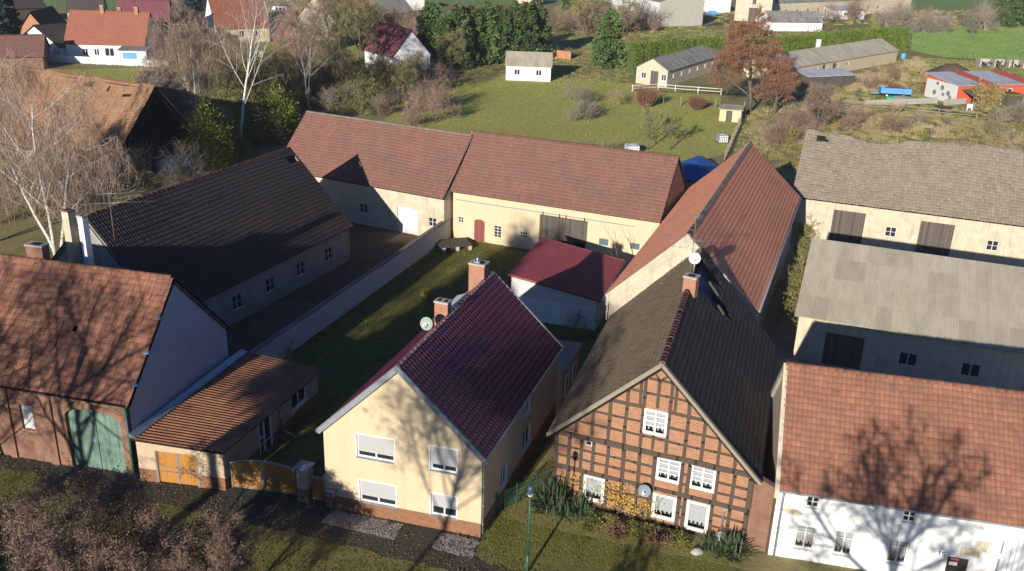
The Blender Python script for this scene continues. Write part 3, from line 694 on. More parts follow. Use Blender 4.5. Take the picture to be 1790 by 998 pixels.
    for v0, v1 in ((5.9, 7.1), (11.6, 12.9)): mb.hexa([A(K-.8, v0, .03), A(K-.1, v0, .03), A(K-.1, v1, .03), A(K-.8, v1, .03)], [A(K-.8, v0, .08), A(K-.1, v0, .08), A(K-.1, v1, .08), A(K-.8, v1, .08)])
    mb.build('flashing', M['zinc'], rf)
    # rear extension
    ex = MB(); g = lambda u, v, z: b.m(u, v, z)
    ex.box(4.2, b.d+.02, -.2, b.w+.35, b.d+4.1, 3.2, f=g); ex.build('rear_extension', M['sand_plaster'], b.e)
    ex = MB(); ex.hexa([g(4.1, b.d+.03, 3.25), g(b.w+.5, b.d+.03, 3.15), g(b.w+.5, b.d+4.3, 3.15), g(4.1, b.d+4.3, 3.25)], [g(4.1, b.d+.03, 3.4), g(b.w+.5, b.d+.03, 3.25), g(b.w+.5, b.d+4.3, 3.25), g(4.1, b.d+4.3, 3.4)]); ex.build('extension_roof', M['corr_grey'], b.e)
    b2 = Bld.__new__(Bld); b2.__dict__.update(b.__dict__); b2.w = b.w+.36
    for a in (b.d+.8, b.d+2.6): b2.window('right', a, 1., a+.7, 2.4, M['white'], M['darkglass'], -.03, 1, fw=.08)
    return b
def dish(name, label, loc, nrm, r, mat, arm=.5, cat='satellite dish', foot=None):
    e = empty(name, loc, 0, label, cat); mb = MB(); d = unit(np.array(nrm, float)); mb.disc((0, 0, 0), d, r, r*.28); mb.build('reflector', mat, e)
    mb = MB(); mb.tube([d*.02+np.array([0, 0, -r*.9]), d*r*1.1+np.array([0, 0, -r*.25])], .018, 6); mb.tube([d*r*1.05+np.array([0, 0, -r*.25]), d*r*1.25+np.array([0, 0, -r*.2])], .05, 8); mb.build('feed_arm', M['zinc'], e)
    f = np.array(foot if foot is not None else (-d*.35+np.array([0, 0, -arm])), float)
    mb = MB(); mb.tube([f, np.array([f[0]*.5, f[1]*.5, 0])-d*.06], .025, 6); mb.build('mount', M['zinc'], e); return e
def antenna(name, label, loc, h, beams):
    e = empty(name, loc, 0, label, 'aerial'); mb = MB(); mb.tube([(0, 0, 0), (0, 0, h)], .025, 6); mb.build('mast', m_rust, e)
    for z, az, L, n, w in beams:
        d = np.array([math.sin(az), math.cos(az), 0]); s = np.array([d[1], -d[0], 0]); mb = MB()
        mb.tube([d*-.3*L+[0, 0, z], d*.7*L+[0, 0, z]], .014, 4)
        for i in range(n):
            c = d*L*(-.3+i/(n-1))+np.array([0, 0, z+.02]); ww = w*(1.15-.5*i/n); mb.tube([c-s*ww/2, c+s*ww/2], .009, 4)
        mb.build('yagi_array', M['zinc'], e)
    return e
# ------------------------------------------------------------------ half-timbered house
def timber_house():
    b = Bld('half_timbered_house', 'half-timbered brick gable house with mossy brown roof right of the yellow house', 'house', 2.56, 43.87, 16.3, 10.43, 16.3, 5.18)
    he, hr, k, hev = 4.2, 9.1, .513, 4.35
    wins = [(4.72, 5.3, 5.84, 6.62), (5.62, 2.76, 6.8, 4.05), (7.36, 2.74, 8.55, 4.08), (1.79, .45, 2.87, 1.9), (5.58, .45, 6.74, 1.84), (7.36, .24, 8.47, 1.9)]
    mb = MB(); b.wall(mb, 'front', b.gable(he, hr, k), [tuple(h) for h in wins]+[(1.72, 3.75, 2.05, 4.02)], .12)
    b.wall(mb, 'back', b.gable(he, hr, k))
    for f in ('left', 'right'): b.wall(mb, f, [(0, -.2), (b.d, -.2), (b.d, he), (0, he)])
    mb.build('wall', M['infill'], b.e)
    fr = MB(); rng = random.Random(4)
    def beam(u0, z0, u1, z1, w=.19, n=.035):
        # a crooked hewn beam lying on the gable wall
        P = np.array([u0, z0]); Q = np.array([u1, z1]); d = (Q-P)/np.linalg.norm(Q-P); s = np.array([-d[1], d[0]])
        k_ = max(1, int(np.linalg.norm(Q-P)/.9)); pt = []
        for i in range(k_+1):
            c = P+(Q-P)*i/k_; ww = w/2*rng.uniform(.85, 1.12); o = rng.uniform(-.018, .018)
            pt.append((c+s*(ww+o), c-s*(ww-o)))
        F = b.F('front'); nn = n+rng.uniform(0, .012)
        for i in range(k_):
            (a0, b0), (a1, b1) = pt[i], pt[i+1]
            L0 = i*.9; L1 = (i+1)*.9; r0 = rng.random()*3
            fr.hexa([F(*b0, -.02), F(*b1, -.02), F(*b1, nn), F(*b0, nn)], [F(*a0, -.02), F(*a1, -.02), F(*a1, nn), F(*a0, nn)])
    blocks = [(w[0]-.1, w[2]+.1, w[1]-.1, w[3]+.1) for w in wins]
    def vpost(u, z0, z1, w=.19):
        segs = [(z0, z1)]
        for a0, a1, c0, c1 in blocks:
            if a0 < u < a1:
                segs = [q for s in segs for q in ((s[0], min(s[1], c0)), (max(s[0], c1), s[1])) if q[1]-q[0] > .12]
        for s in segs: beam(u, s[0], u, s[1], w)
    def rail(z, u0, u1, w=.13):
        segs = [(u0, u1)]
        for a0, a1, c0, c1 in blocks:
            if c0 < z < c1: segs = [q for s in segs for q in ((s[0], min(s[1], a0)), (max(s[0], a1), s[1])) if q[1]-q[0] > .1]
        for s in segs: beam(s[0], z, s[1], z, w, .028)
    roofz = lambda u: he+(hr-he)*(u/(b.w*k) if u < b.w*k else (b.w-u)/(b.w*(1-k)))
    beam(0, 4.16, b.w, 4.22, .3, .06); beam(0, 2.1, b.w, 2.16, .24, .05); beam(0, .08, b.w, .1, .2, .04)
    posts = [.1, .82, 1.5, 2.15, 2.95, 3.8, 4.65, 5.45, 6.9, 7.25, 8.66, 9.5, 10.33]
    for u in posts: vpost(u, 2.22, 4.02, .2 if u not in (.1, 10.33) else .24)
    for u in [.1, .85, 1.6, 3.0, 3.85, 4.65, 5.4, 6.9, 7.2, 8.62, 9.5, 10.33]: vpost(u, .17, 2.0, .2)
    for z in (2.78, 3.38): rail(z, .2, 10.25)
    for z in (.75, 1.4): rail(z, .2, 10.25)
    for u in (1.15, 2.0, 2.9, 3.75, 4.62, 5.95, 6.9, 7.75, 8.6, 9.45):
        vpost(u, 4.36, roofz(u)-.12, .18)
    vpost(5.25, 4.36, 5.2, .14)
    for z in (5.05, 5.85, 6.7, 7.55):
        w_ = (z-he)/(hr-he); u0 = b.w*k*w_; u1 = b.w-(b.w*(1-k))*w_; rail(z, u0+.15, u1-.15, .13 if z != 6.7 else .2)
    for u in (4.4, 5.3, 6.2): vpost(u, 6.8, min(roofz(u)-.1, 8.4), .16)
    beam(4.75, 8.35, 5.95, 8.38, .15); beam(5.0, 8.75, 5.3, 8.4, .1); beam(5.7, 8.72, 5.42, 8.4, .1)
    for s in (0, 1): beam(-.05 if s == 0 else b.w+.05, he+.0, b.w*k, hr-.02, .2, .05)
    fr.build('timber_frame', M['timber'], b.e)
    lab = ['gable window with two dark lower panes', None, None, 'ground-floor window with a drawn net curtain, left', None, 'ground-floor window reflecting blue sky']
    for i, h in enumerate(wins):
        b.window('front', *h, M['oldwhite'] if i > 2 else M['white'], M['glass'], .02, 2 if i < 3 else 1, bars=(.33, .53, .76) if i < 3 else (), fw=.085 if i < 3 else .12, curtain=M['curtain'], back=M['dark'], label=lab[i], casing=.05)
    q = MB(); b.fbox(q, 'front', 1.74, 3.77, 2.03, 4.0, -.1, -.05); w = q.build('window', M['darkglass'], b.e); w['label'] = 'tiny square window under the main beam with a lamp before it'
    q = MB()
    for r in ((1.7, 3.73, 2.07, 3.78), (1.7, 3.99, 2.07, 4.04), (1.7, 3.78, 1.75, 3.99), (2.02, 3.78, 2.07, 3.99)): b.fbox(q, 'front', *r, -.06, .02)
    q.build('frame', M['oldwhite'], w)
    # roof with a collapsed hole behind the chimney on the right slope
    L, R = b.slopes(hev, 9.4, k, .3, .26, 0)
    sag = lambda u, v: .6*(1-u)*v-.13*np.sin(u*3.1)*np.sin(v*3.1)+.05*np.sin(u*11)*np.sin(v*5)
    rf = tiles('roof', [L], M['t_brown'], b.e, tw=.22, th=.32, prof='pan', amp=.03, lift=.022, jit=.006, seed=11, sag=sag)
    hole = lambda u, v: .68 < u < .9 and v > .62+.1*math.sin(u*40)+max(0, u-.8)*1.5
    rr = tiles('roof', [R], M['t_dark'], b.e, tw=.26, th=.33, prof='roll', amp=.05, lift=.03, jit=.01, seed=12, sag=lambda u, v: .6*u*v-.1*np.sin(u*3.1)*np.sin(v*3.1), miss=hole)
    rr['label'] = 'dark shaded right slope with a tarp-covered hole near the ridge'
    mb = MB(); deck(mb, L, .05, .22)
    A = np.array
    Rq = [A(p) for p in R]; I = lambda u, v: (Rq[0]*(1-u)+Rq[1]*u)*(1-v)+(Rq[3]*(1-u)+Rq[2]*u)*v
    for u0, u1, v0, v1 in ((0, .67, 0, 1), (.67, .91, 0, .56), (.91, 1, 0, 1)): deck(mb, (I(u0, v0), I(u1, v0), I(u1, v1), I(u0, v1)), .05, .16)
    mb.build('roof_boards', M['dark'], rf)
    mb = MB()
    for u in (.69, .79, .89): mb.bar(I(u, .5)-A([0, 0, .3]), I(u, 1)-A([0, 0, .3]), .1, .12)
    mb.build('rafters', M['timber'], rr)
    mb = MB(); rng = np.random.default_rng(5); N = 9
    grid = [[I(.665+.25*i/N, .54+.44*j/N)+A([0, 0, -.0-.2*math.sin(3.1*i/N)*math.sin(3.1*j/N)+rng.normal(0, .06)]) for j in range(N+1)] for i in range(N+1)]
    for i in range(N):
        for j in range(N): mb.face([grid[i][j], grid[i+1][j], grid[i+1][j+1], grid[i][j+1]], sm=True)
    o = mb.build('tarpaulin', M['shaded_tarp'], rr)
    mb = MB()
    for (u0, v0, u1, v1) in ((.79, .7, .8, .83), (.7, .6, .705, .68)):
        mb = MB(); mb.bar(I(u0, v0)+A([0, 0, .45]), I(u1, v1)+A([0, 0, .52]), .2, .035); mb.build('loose_board', M['mossy_plank'], rr)
    K = b.w*k
    ridge_caps(b.m(K, -.2, 9.45), b.m(K, 9.0, 9.75), M['t_barn'], rf, 26, .16)
    for s in (-1, 1):
        mb = MB(); P = A(b.m(-.36 if s < 0 else b.w+.36, -.3, hev-.34)); Q = A(b.m(K, -.3, 9.38)); mb.bar(P, Q, .06, .22); mb.bar(P+A([0, 0, .13]), Q+A([0, 0, .13]), .2, .05); mb.build('bargeboard', M['plank'], rf)
    gutter(b, 'left', -.4, b.d, hev-.34, .34, M['zinc'], .07)
    p = b.m(K+.15, 9.45, 0); chimney(rf, (p[0], p[1]), .75, .62, 8.2, 10.55, -math.radians(12), M['brick'], M['concrete'], 1)
    return b
def red_barn():
    b = Bld('long_red_barn', 'long barn with bright orange-red tiled roof behind the half-timbered house', 'barn', 6.75, 60.34, 20.33, 9.66, 29.6, -8.5)
    he, hr, k = 5.5, 9.95, .5
    mb = MB()
    for f in ('front', 'back'): b.wall(mb, f, [(0, -.2), (b.w, -.2), (b.w, he), (b.w*k, hr), (0, he)])
    for f in ('left', 'right'): b.wall(mb, f, [(0, -.2), (b.d, -.2), (b.d, he), (0, he)], [(4., 1.2, 5., 2.2), (12., 1.2, 13., 2.2), (20., .02, 22.5, 2.6)] if f == 'left' else [(5., 1.2, 6., 2.2), (15., 1.2, 16., 2.2)], .15, mr=0)
    mb.build('wall', M['old_plaster'], b.e)
    for f, h in (('left', (4., 1.2, 5., 2.2)), ('left', (12., 1.2, 13., 2.2)), ('right', (5., 1.2, 6., 2.2)), ('right', (15., 1.2, 16., 2.2))): b.window(f, *h, M['oldwhite'], M['darkglass'], .1, 2)
    q = MB(); b.fbox(q, 'left', 20.02, .02, 22.48, 2.58, -.14, -.08); q.build('door', M['grey_wood'], b.e)
    L, R = b.slopes(he+.1, hr+.15, k, .3, -.05, .25)
    sag = lambda u, v: -.1*np.sin(u*6.3)*np.sin(v*3.1)
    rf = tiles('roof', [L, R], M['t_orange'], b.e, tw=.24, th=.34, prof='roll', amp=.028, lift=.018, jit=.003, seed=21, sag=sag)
    mb = MB(); deck(mb, L, .05, .18); deck(mb, R, .05, .18); mb.build('roof_boards', M['dark'], rf)
    K = b.w*k; ridge_caps(b.m(K, .1, hr+.2), b.m(K, b.d+.2, hr+.2), M['t_grey'], rf, 62, .17)
    # pale parapet edge of the front gable
    mb = MB()
    for u0, u1 in ((-.25, K), (b.w+.25, K)):
        z0 = he-.1; P = b.F('front')
        pts = [(u0, he-.05-.25*(hr-he)/K), (u1, hr+.2)]
        a, c = pts
        mb.hexa([P(a[0], a[1]-.7, .12), P(c[0], c[1]-.7, .12), P(c[0], c[1]-.7, -.2), P(a[0], a[1]-.7, -.2)], [P(a[0], a[1]+.14, .12), P(c[0], c[1]+.1, .12), P(c[0], c[1]+.1, -.2), P(a[0], a[1]+.14, -.2)])
    mb.build('gable_parapet', M['old_plaster'], b.e)
    gutter(b, 'right', 0, b.d, he-.2, .38, M['zinc'], .08); downpipe(b, 'left', -.08, 3.5, he-.1, .1, M['white'], .06)
    return b
def brick_annex(T, Wb):
    # brick wall closing the gap between the half-timbered and the white house
    P = T.W(T.w+.03, .25); Q = np.array([13.25, 39.62, 0]); d = (Q-P)[:2]; L = float(np.linalg.norm(d)); yaw = math.degrees(math.atan2(-d[1], d[0]))
    b = Bld('brick_gap_wall', 'dull brick wall closing the gap between timber house and white house', 'wall', P[0], P[1], yaw, L, .3)
    mb = MB(); mb.box(0, 0, -.2, L, .3, 4.05, f=b.m); 
    mb = MB()
    for f, l in (('front', L), ('back', L)): b.wall(mb, f, [(0, -.2), (l, -.2), (l, 3.75), (0, 4.0)])
    for f in ('left', 'right'): b.wall(mb, f, [(0, -.2), (.3, -.2), (.3, 3.9), (0, 3.9)])
    mb.face([b.m(0, 0, 4.0), b.m(L, 0, 3.75), b.m(L, .3, 3.75), b.m(0, .3, 4.0)]); mb.build('wall', M['oldbrick'], b.e)
    mb = MB(); mb.hexa([b.m(0, -.03, 4.01), b.m(L, -.03, 3.76), b.m(L, .33, 3.76), b.m(0, .33, 4.01)], [b.m(0, -.03, 4.09), b.m(L, -.03, 3.84), b.m(L, .33, 3.84), b.m(0, .33, 4.09)]); mb.build('coping', M['t_barn'], b.e)
def white_house():
    b = Bld('white_house', 'white rendered house with old red tiled roof at the right edge', 'house', 13.35, 39.46, 12.31, 17., 10., 0)
    he, hr = 3.9, 8.3
    wins = [(1.16, .64, 2.1, 2.0), (3.02, .64, 3.91, 2.03), (5.54, .65, 6.45, 2.0)]; small = [(1.41, 3.12, 1.99, 3.72), (5.87, 3.14, 6.44, 3.74)]
    door = (8.25, -.15, 9.2, 1.58); arch = (10.5, -.15, 12.6, 3.1)
    mb = MB(); b.wall(mb, 'front', [(0, -.2), (b.w, -.2), (b.w, he), (0, he)], wins+small+[door, arch], .2)
    mb.build('wall', M['white_plaster'], b.e)
    mb = MB(); b.wall(mb, 'back', [(0, -.2), (b.w, -.2), (b.w, he), (0, he)])
    for f in ('left', 'right'): b.wall(mb, f, [(0, -.2), (b.d, -.2), (b.d, he), (b.d/2, hr-.12), (0, he)])
    o = mb.build('wall', M['old_plaster'], b.e); o['label'] = 'bare pale plaster gable end'
    mb = MB()
    F = b.F('front')
    for x0, x1, zz0, zz1 in ((8.7, 9.6, 1.75, 2.25), (9.3, 10.35, 2.1, 2.75)):
        n = 7; rng = random.Random(3)
        top = [(x0+(x1-x0)*i/n, zz1+rng.uniform(-.1, .06)) for i in range(n+1)]; bot = [(x0+(x1-x0)*i/n, zz0+rng.uniform(-.06, .1)) for i in range(n+1)]
        mb.face([F(*p, .006 if x0 < 9 else .009) for p in bot+top[::-1]])
    for cx, cz, r in ((.75, 2.75, .28), (1.05, 2.65, .2)):
        mb.face([F(cx+r*1.3*math.cos(t)*(1+.2*math.sin(3*t)), cz+r*.6*math.sin(t), .006 if cx < 1 else .009) for t in np.linspace(0, 2*PI, 14)[:-1]])
    mb.build('bare_plaster_patch', M['old_plaster'], b.e)
    for i, h in enumerate(wins):
        b.window('front', *h, M['oldwhite'], M['glass'], .16, 2, bars=(.68,), fw=.07, sill=M['oldwhite'], curtain=M['curtain'], back=M['dark'], label=('window nearest the downpipe', 'middle window', 'window under the right attic window')[i])
    for i, h in enumerate(small): b.window('front', *h, M['oldwhite'], M['darkglass'], .12, 2, bars=(.5,), fw=.05, sill=M['oldwhite'], label=('left small attic window under the eave', 'right small attic window under the eave')[i])
    q = MB(); b.fbox(q, 'front', door[0]+.02, door[1], door[2]-.02, door[3]-.02, -.16, -.1); dd = q.build('door', m_flat('dark_door', (.03, .02, .018), .5), b.e)
    q = MB(); b.fbox(q, 'front', 8.38, 1.32, 8.8, 1.5, -.098, -.09); q.build('red_sign', m_flat('red_sign', (.55, .03, .03), .5), dd)
    q = MB()
    for i in range(5): b.fbox(q, 'front', 8.43+.065*i, 1.38, 8.47+.065*i, 1.45, -.088, -.085)
    q.build('sign_marks', M['oldwhite'], dd)
    q = MB(); b.fbox(q, 'front', 8.38, 1.05, 8.75, 1.25, -.098, -.09); q.build('door_pane', M['pale_dish'], dd)
    # number 15
    t = MB()
    def stroke(pts, w=.038):
        for p, q_ in zip(pts[:-1], pts[1:]): t.bar(F(*p, .008), F(*q_, .008), w, .012, up=(0, -1, 0))
    stroke([(7.78, 1.72), (7.86, 1.8), (7.84, 1.55)]); stroke([(8.12, 1.78), (7.99, 1.77), (7.97, 1.67), (8.05, 1.68), (8.1, 1.62), (8.06, 1.55), (7.96, 1.56)])
    t.build('house_number', M['black'], b.e)
    # arched pale boarded gate
    q = MB(); b.fbox(q, 'front', arch[0], -.15, arch[2], 3.1, -.18, -.12); gg = q.build('gate', m_wood('pale_gate_boards', (.5, .55, .55), (.62, .66, .66), .22), b.e)
    q = MB()
    for i in range(9):
        a0, a1 = PI*i/9, PI*(i+1)/9; c = (11.55, 1.9); r0, r1 = 1.05, 1.75
        pz = lambda a, r: (c[0]+r*math.cos(a), c[1]+r*math.sin(a)*1.0)
        if pz((a0+a1)/2, 1.4)[1] < 3.2: q.hexa([F(*pz(a0, r0), -.1), F(*pz(a1, r0), -.1), F(*pz(a1, r0), .02), F(*pz(a0, r0), .02)], [F(*pz(a0, r1), -.1), F(*pz(a1, r1), -.1), F(*pz(a1, r1), .02), F(*pz(a0, r1), .02)])
    q.build('arch', M['white_plaster'], gg)
    q = MB()
    for z in (.2, 1.2, 2.2): b.fbox(q, 'front', 10.42, z, 10.5, z+.7, -.02, .05)
    q.build('iron_strap', M['grey'], gg)
    Fr, Bk = b.slopes_u(he+.1, hr, .5, .1, .02)
    sag = lambda u, v: -.07*np.sin(u*9)*np.sin(v*3.1)+.02*np.sin(u*31)*np.sin(v*9)
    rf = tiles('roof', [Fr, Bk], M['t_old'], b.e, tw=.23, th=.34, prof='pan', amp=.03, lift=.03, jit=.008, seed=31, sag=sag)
    mb = MB(); deck(mb, Fr, .05, .16); deck(mb, Bk, .05, .16); mb.build('roof_boards', M['dark'], rf)
    ridge_caps(b.m(0, 5, hr+.05), b.m(b.w, 5, hr+.05), M['t_old'], rf, 42, .16)
    mb = MB()
    for v0, v1 in ((-.2, 5), (10.2, 5)):
        z0 = he-.12; mb.hexa([b.m(-.16, v0, z0-.3), b.m(.05, v0, z0-.3), b.m(.05, v1, hr-.35), b.m(-.16, v1, hr-.35)], [b.m(-.16, v0, z0+.16), b.m(.05, v0, z0+.16), b.m(.05, v1, hr+.06), b.m(-.16, v1, hr+.06)])
    mb.build('verge', M['old_plaster'], rf)
    gutter(b, 'front', 0, b.w, he-.03, .12, M['grey'], .07)
    downpipe(b, 'front', .28, 0, he-.1, .1, M['zinc'], .06)
    return b
def barn_front_left():
    b = Bld('brick_gate_barn', 'brick barn with sunlit old red tiles and green arched gate at the left', 'barn', -28.04-13*.975, 46.13+13*.223, 12.88, 20.98, 10.25, .08)
    he, hr = 4.75, 10.0; o = 13.
    arch = (o+3.85, -.15, o+7.3, 3.95)
    mb = MB(); b.wall(mb, 'front', [(0, -.2), (b.w, -.2), (b.w, he), (0, he)], [(o+.98, 1.95, o+1.78, 3.5), arch, (o-6.5, .5, o-5.3, 2.2)], .3)
    b.wall(mb, 'back', [(0, -.2), (b.w, -.2), (b.w, he), (0, he)]); mb.build('wall', M['oldbrick'], b.e)
    mb = MB(); b.wall(mb, 'right', [(0, -.2), (b.d, -.2), (b.d, he), (b.d/2, hr-.1), (0, he)], off=.01); b.wall(mb, 'left', [(0, -.2), (b.d, -.2), (b.d, he), (b.d/2, hr-.1), (0, he)])
    w = mb.build('wall', M['bluewhite'], b.e); w['label'] = 'smooth grey-white rendered gable end'
    F = b.F('front')
    q = MB(); n = 10; c = o+5.575; hw = 1.725
    top = [(c+hw*math.cos(t), 3.3+.62*math.sin(t)) for t in np.linspace(0, PI, n+1)]
    q.face([F(arch[0], -.15, -.24), F(arch[2], -.15, -.24)]+[F(*p, -.24) for p in top], uv=[(arch[0], 0), (arch[2], 0)]+top)
    g = q.build('gate', M['green_door'], b.e)
    q = MB(); b.fbox(q, 'front', c-.02, -.1, c+.02, 3.9, -.235, -.225); q.build('gate_gap', M['dark'], g)
    q = MB(); b.fbox(q, 'front', c-.35, 1.75, c-.15, 2.0, -.235, -.22); q.build('blue_plate', M['lightblue'], g)
    q = MB()
    for i in range(n):
        (x0, z0), (x1, z1) = top[i], top[i+1]; e0 = (c+(x0-c)*1.12, z0+.3); e1 = (c+(x1-c)*1.12, z1+.3)
        q.hexa([F(x0, z0, -.3), F(x1, z1, -.3), F(x1, z1, .04), F(x0, z0, .04)], [F(*e0, -.3), F(*e1, -.3), F(*e1, .04), F(*e0, .04)])
    for i in range(n):
        (x0, z0), (x1, z1) = top[i], top[i+1]; q.face([F(x1, z1, -.001), F(x0, z0, -.001), F(x0, 3.96, -.001), F(x1, 3.96, -.001)], uv=[(x1, z1), (x0, z0), (x0, 3.96), (x1, 3.96)])
    q.build('brick_arch', M['oldbrick'], g)
    mb = MB()
    # wall filling over the arch: the opening's square top is closed behind the curved arch
    for x0, x1 in ((o-.1, o+.35), (o+2.6, o+3.1), (o+7.45, o+7.95)): b.fbox(mb, 'front', x0, -.2, x1, he-.1, .003, .12)
    b.fbox(mb, 'front', 0, he-.35, b.w, he-.1, .121, .2); mb.build('pilaster', M['oldbrick'], b.e)
    q = MB(); b.fbox(q, 'front', o+1.0, 1.97, o+1.76, 3.48, -.2, -.14); w = q.build('window', M['oldwhite'], b.e); w['label'] = 'white boarded window opening'
    q = MB(); b.fbox(q, 'front', o-6.48, .5, o-5.32, 2.2, -.2, -.14); q.build('window', M['darkglass'], b.e)
    Fr, Bk = b.slopes_u(he+.1, hr, .5, .25, .12)
    sag = lambda u, v: -.1*np.sin(u*14)*np.sin(v*3.1)+.02*np.sin(u*50)*np.sin(v*9)
    miss = lambda u, v: (abs(u-.77) < .006 and abs(v-.47) < .03)
    rf = tiles('roof', [Fr], M['t_old'], b.e, tw=.24, th=.36, prof='pan', amp=.028, lift=.03, jit=.008, seed=41, sag=sag, miss=miss)
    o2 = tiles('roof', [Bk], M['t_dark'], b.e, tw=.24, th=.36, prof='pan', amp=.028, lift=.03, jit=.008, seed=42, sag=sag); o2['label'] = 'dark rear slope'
    mb = MB(); deck(mb, Fr, .05, .17); deck(mb, Bk, .05, .17); mb.build('roof_boards', M['dark'], rf)
    ridge_caps(b.m(0, b.d/2, hr+.04), b.m(b.w, b.d/2, hr+.04), M['t_old'], rf, 50, .16)
    q = MB()
    for v, z in ((.6, 5.4), (1.9, 6.7), (3.3, 8.15)): q.box(b.w-.05, v, z+.05, b.w+.22, v+.22, z+.12, f=b.m)
    q.build('verge_clip', M['lightblue'], rf)
    p = b.m(o-.9, b.d/2+.35, 0); chimney(rf, (p[0], p[1]), 1.1, .6, 8.9, 10.9, 0, M['oldbrick'], M['concrete'], 1, label='low broad brick chimney at the ridge')
    p = b.m(o+.2, 8.3, 0); chimney(rf, (p[0], p[1]), .42, .42, 6.2, 11.9, -.2, M['white_plaster'], M['concrete'], 1, label='tall white rendered chimney on the rear slope')
    q = MB(); q.tube([F(b.w-.05, 0, .25), F(b.w-.05, he-.2, .25)], .07, 8); q.build('downpipe', M['green_steel'], b.e)
    gutter(b, 'front', 0, b.w, he-.12, .25, M['dark'], .07)
    return b
def garage():
    b = Bld('low_garage', 'low sand-coloured garage with brown corrugated roof and honey wooden doors', 'garage', -20.07, 44.15, 16.0, 4.96, 10.7, -7.7)
    door = (1.05, .02, 3.45, 2.02); wins = [(7.4, .95, 9.2, 1.98)]; dr = (3.55, .15, 4.95, 2.2)
    zr = lambda v: 2.62-.045*v; zl = lambda v: 2.85
    mb = MB(); pl = MB()
    b.wall(mb, 'front', [(0, .78), (b.w, .78), (b.w, 2.55), (0, 2.75)], [(door[0], .78, door[2], door[3])], .2); b.wall(pl, 'front', [(0, -.2), (b.w, -.2), (b.w, .78), (0, .78)], [(door[0], -.1, door[2], .77)], .2, off=.012)
    b.wall(mb, 'right', [(0, .65), (b.d, .65), (b.d, 2.1), (0, 2.55)], [h for h in wins]+[(dr[0], .65, dr[2], dr[3])], .15, mr=1); b.wall(pl, 'right', [(0, -.2), (b.d, -.2), (b.d, .65), (0, .65)], [(dr[0], .05, dr[2], .64)], .15, off=.012)
    b.wall(mb, 'back', [(0, -.2), (b.w, -.2), (b.w, 2.1), (0, 2.7)])
    mb.build('wall', [M['sand_plaster'], M['white']], b.e); pl.build('plinth', M['plinth'], b.e)
    q = MB(); b.fbox(q, 'front', door[0]+.02, .03, door[2]-.02, 2.0, -.14, -.09); d = q.build('garage_door', M['gate_wood'], b.e)
    q = MB()
    for r in ((door[0]-.03, 0, door[0]+.07, 2.05), (door[2]-.07, 0, door[2]+.03, 2.05), (door[0]+.07, 1.97, door[2]-.07, 2.05), (2.2, .02, 2.32, 1.97), (door[0]+.07, 1.0, 2.2, 1.05), (2.32, 1.0, door[2]-.07, 1.05)): b.fbox(q, 'front', *r, -.085, .02 if r[1] == 0 else -.07)
    q.build('door_frame', M['zinc'], d)
    b.window('right', *wins[0], M['white'], M['darkglass'], .1, 2, fw=.07, sill=M['white'])
    q = MB(); b.fbox(q, 'right', dr[0]+.03, .1, dr[2]-.03, 2.18, -.12, -.07); d = q.build('door', M['darkglass'], b.e)
    q = MB()
    for r in ((dr[0], .08, dr[0]+.1, 2.2), (dr[2]-.1, .08, dr[2], 2.2), (dr[0]+.1, 2.1, dr[2]-.1, 2.2), (4.1, .1, 4.2, 2.1), (dr[0]+.1, 1.1, 4.1, 1.16)): b.fbox(q, 'right', *r, -.1, .02)
    q.build('frame', M['white'], d)
    q = MB(); q.tube([b.F('right')(5.9, .5, .1), b.F('right')(5.9, 1.9, .1)], .09, 8); q.tube([b.F('right')(5.9, .5, .1), b.F('right')(6.1, .1, .7)], .07, 8); q.build('downpipe', M['zinc'], b.e)
    # corrugated roof as a real wavy sheet
    nv = 330; ns = 8; V = []; UV = []
    for i in range(nv+1):
        v = -.35+(b.d+.65)*i/nv
        for j in range(ns+1):
            t = j/ns; u = -.1+(b.w+.4)*t; z = zl(v)+(zr(v)-zl(v))*t+.04*math.sin(i*PI/4)
            V.append(b.m(u, v, z)); UV.append((u, v))
    Fc = [(i*(ns+1)+j, i*(ns+1)+j+1, (i+1)*(ns+1)+j+1, (i+1)*(ns+1)+j) for i in range(nv) for j in range(ns)]
    rf = link('roof', np_mesh('roof', V, Fc, m_roofsheet, UV, True), b.e)
    q = MB(); q.hexa([b.m(-.05, -.3, 2.68), b.m(b.w+.2, -.3, 2.46), b.m(b.w+.2, b.d+.2, 1.98), b.m(-.05, b.d+.2, 2.68)], [b.m(-.05, -.3, 2.78), b.m(b.w+.2, -.3, 2.55), b.m(b.w+.2, b.d+.2, 2.07), b.m(-.05, b.d+.2, 2.78)]); q.build('roof_boards', M['dark'], rf)
    q = MB(); q.hexa([b.m(-.12, -.3, 2.9), b.m(.25, -.3, 2.9), b.m(.25, b.d+.2, 2.9), b.m(-.12, b.d+.2, 2.9)], [b.m(-.12, -.3, 3.1), b.m(.1, -.3, 2.95), b.m(.1, b.d+.2, 2.95), b.m(-.12, b.d+.2, 3.1)]); q.build('flashing', M['zinc'], rf)
    gutter(b, 'right', -.3, b.d+.2, 2.3, .3, M['grey'], .06) if False else None
    return b
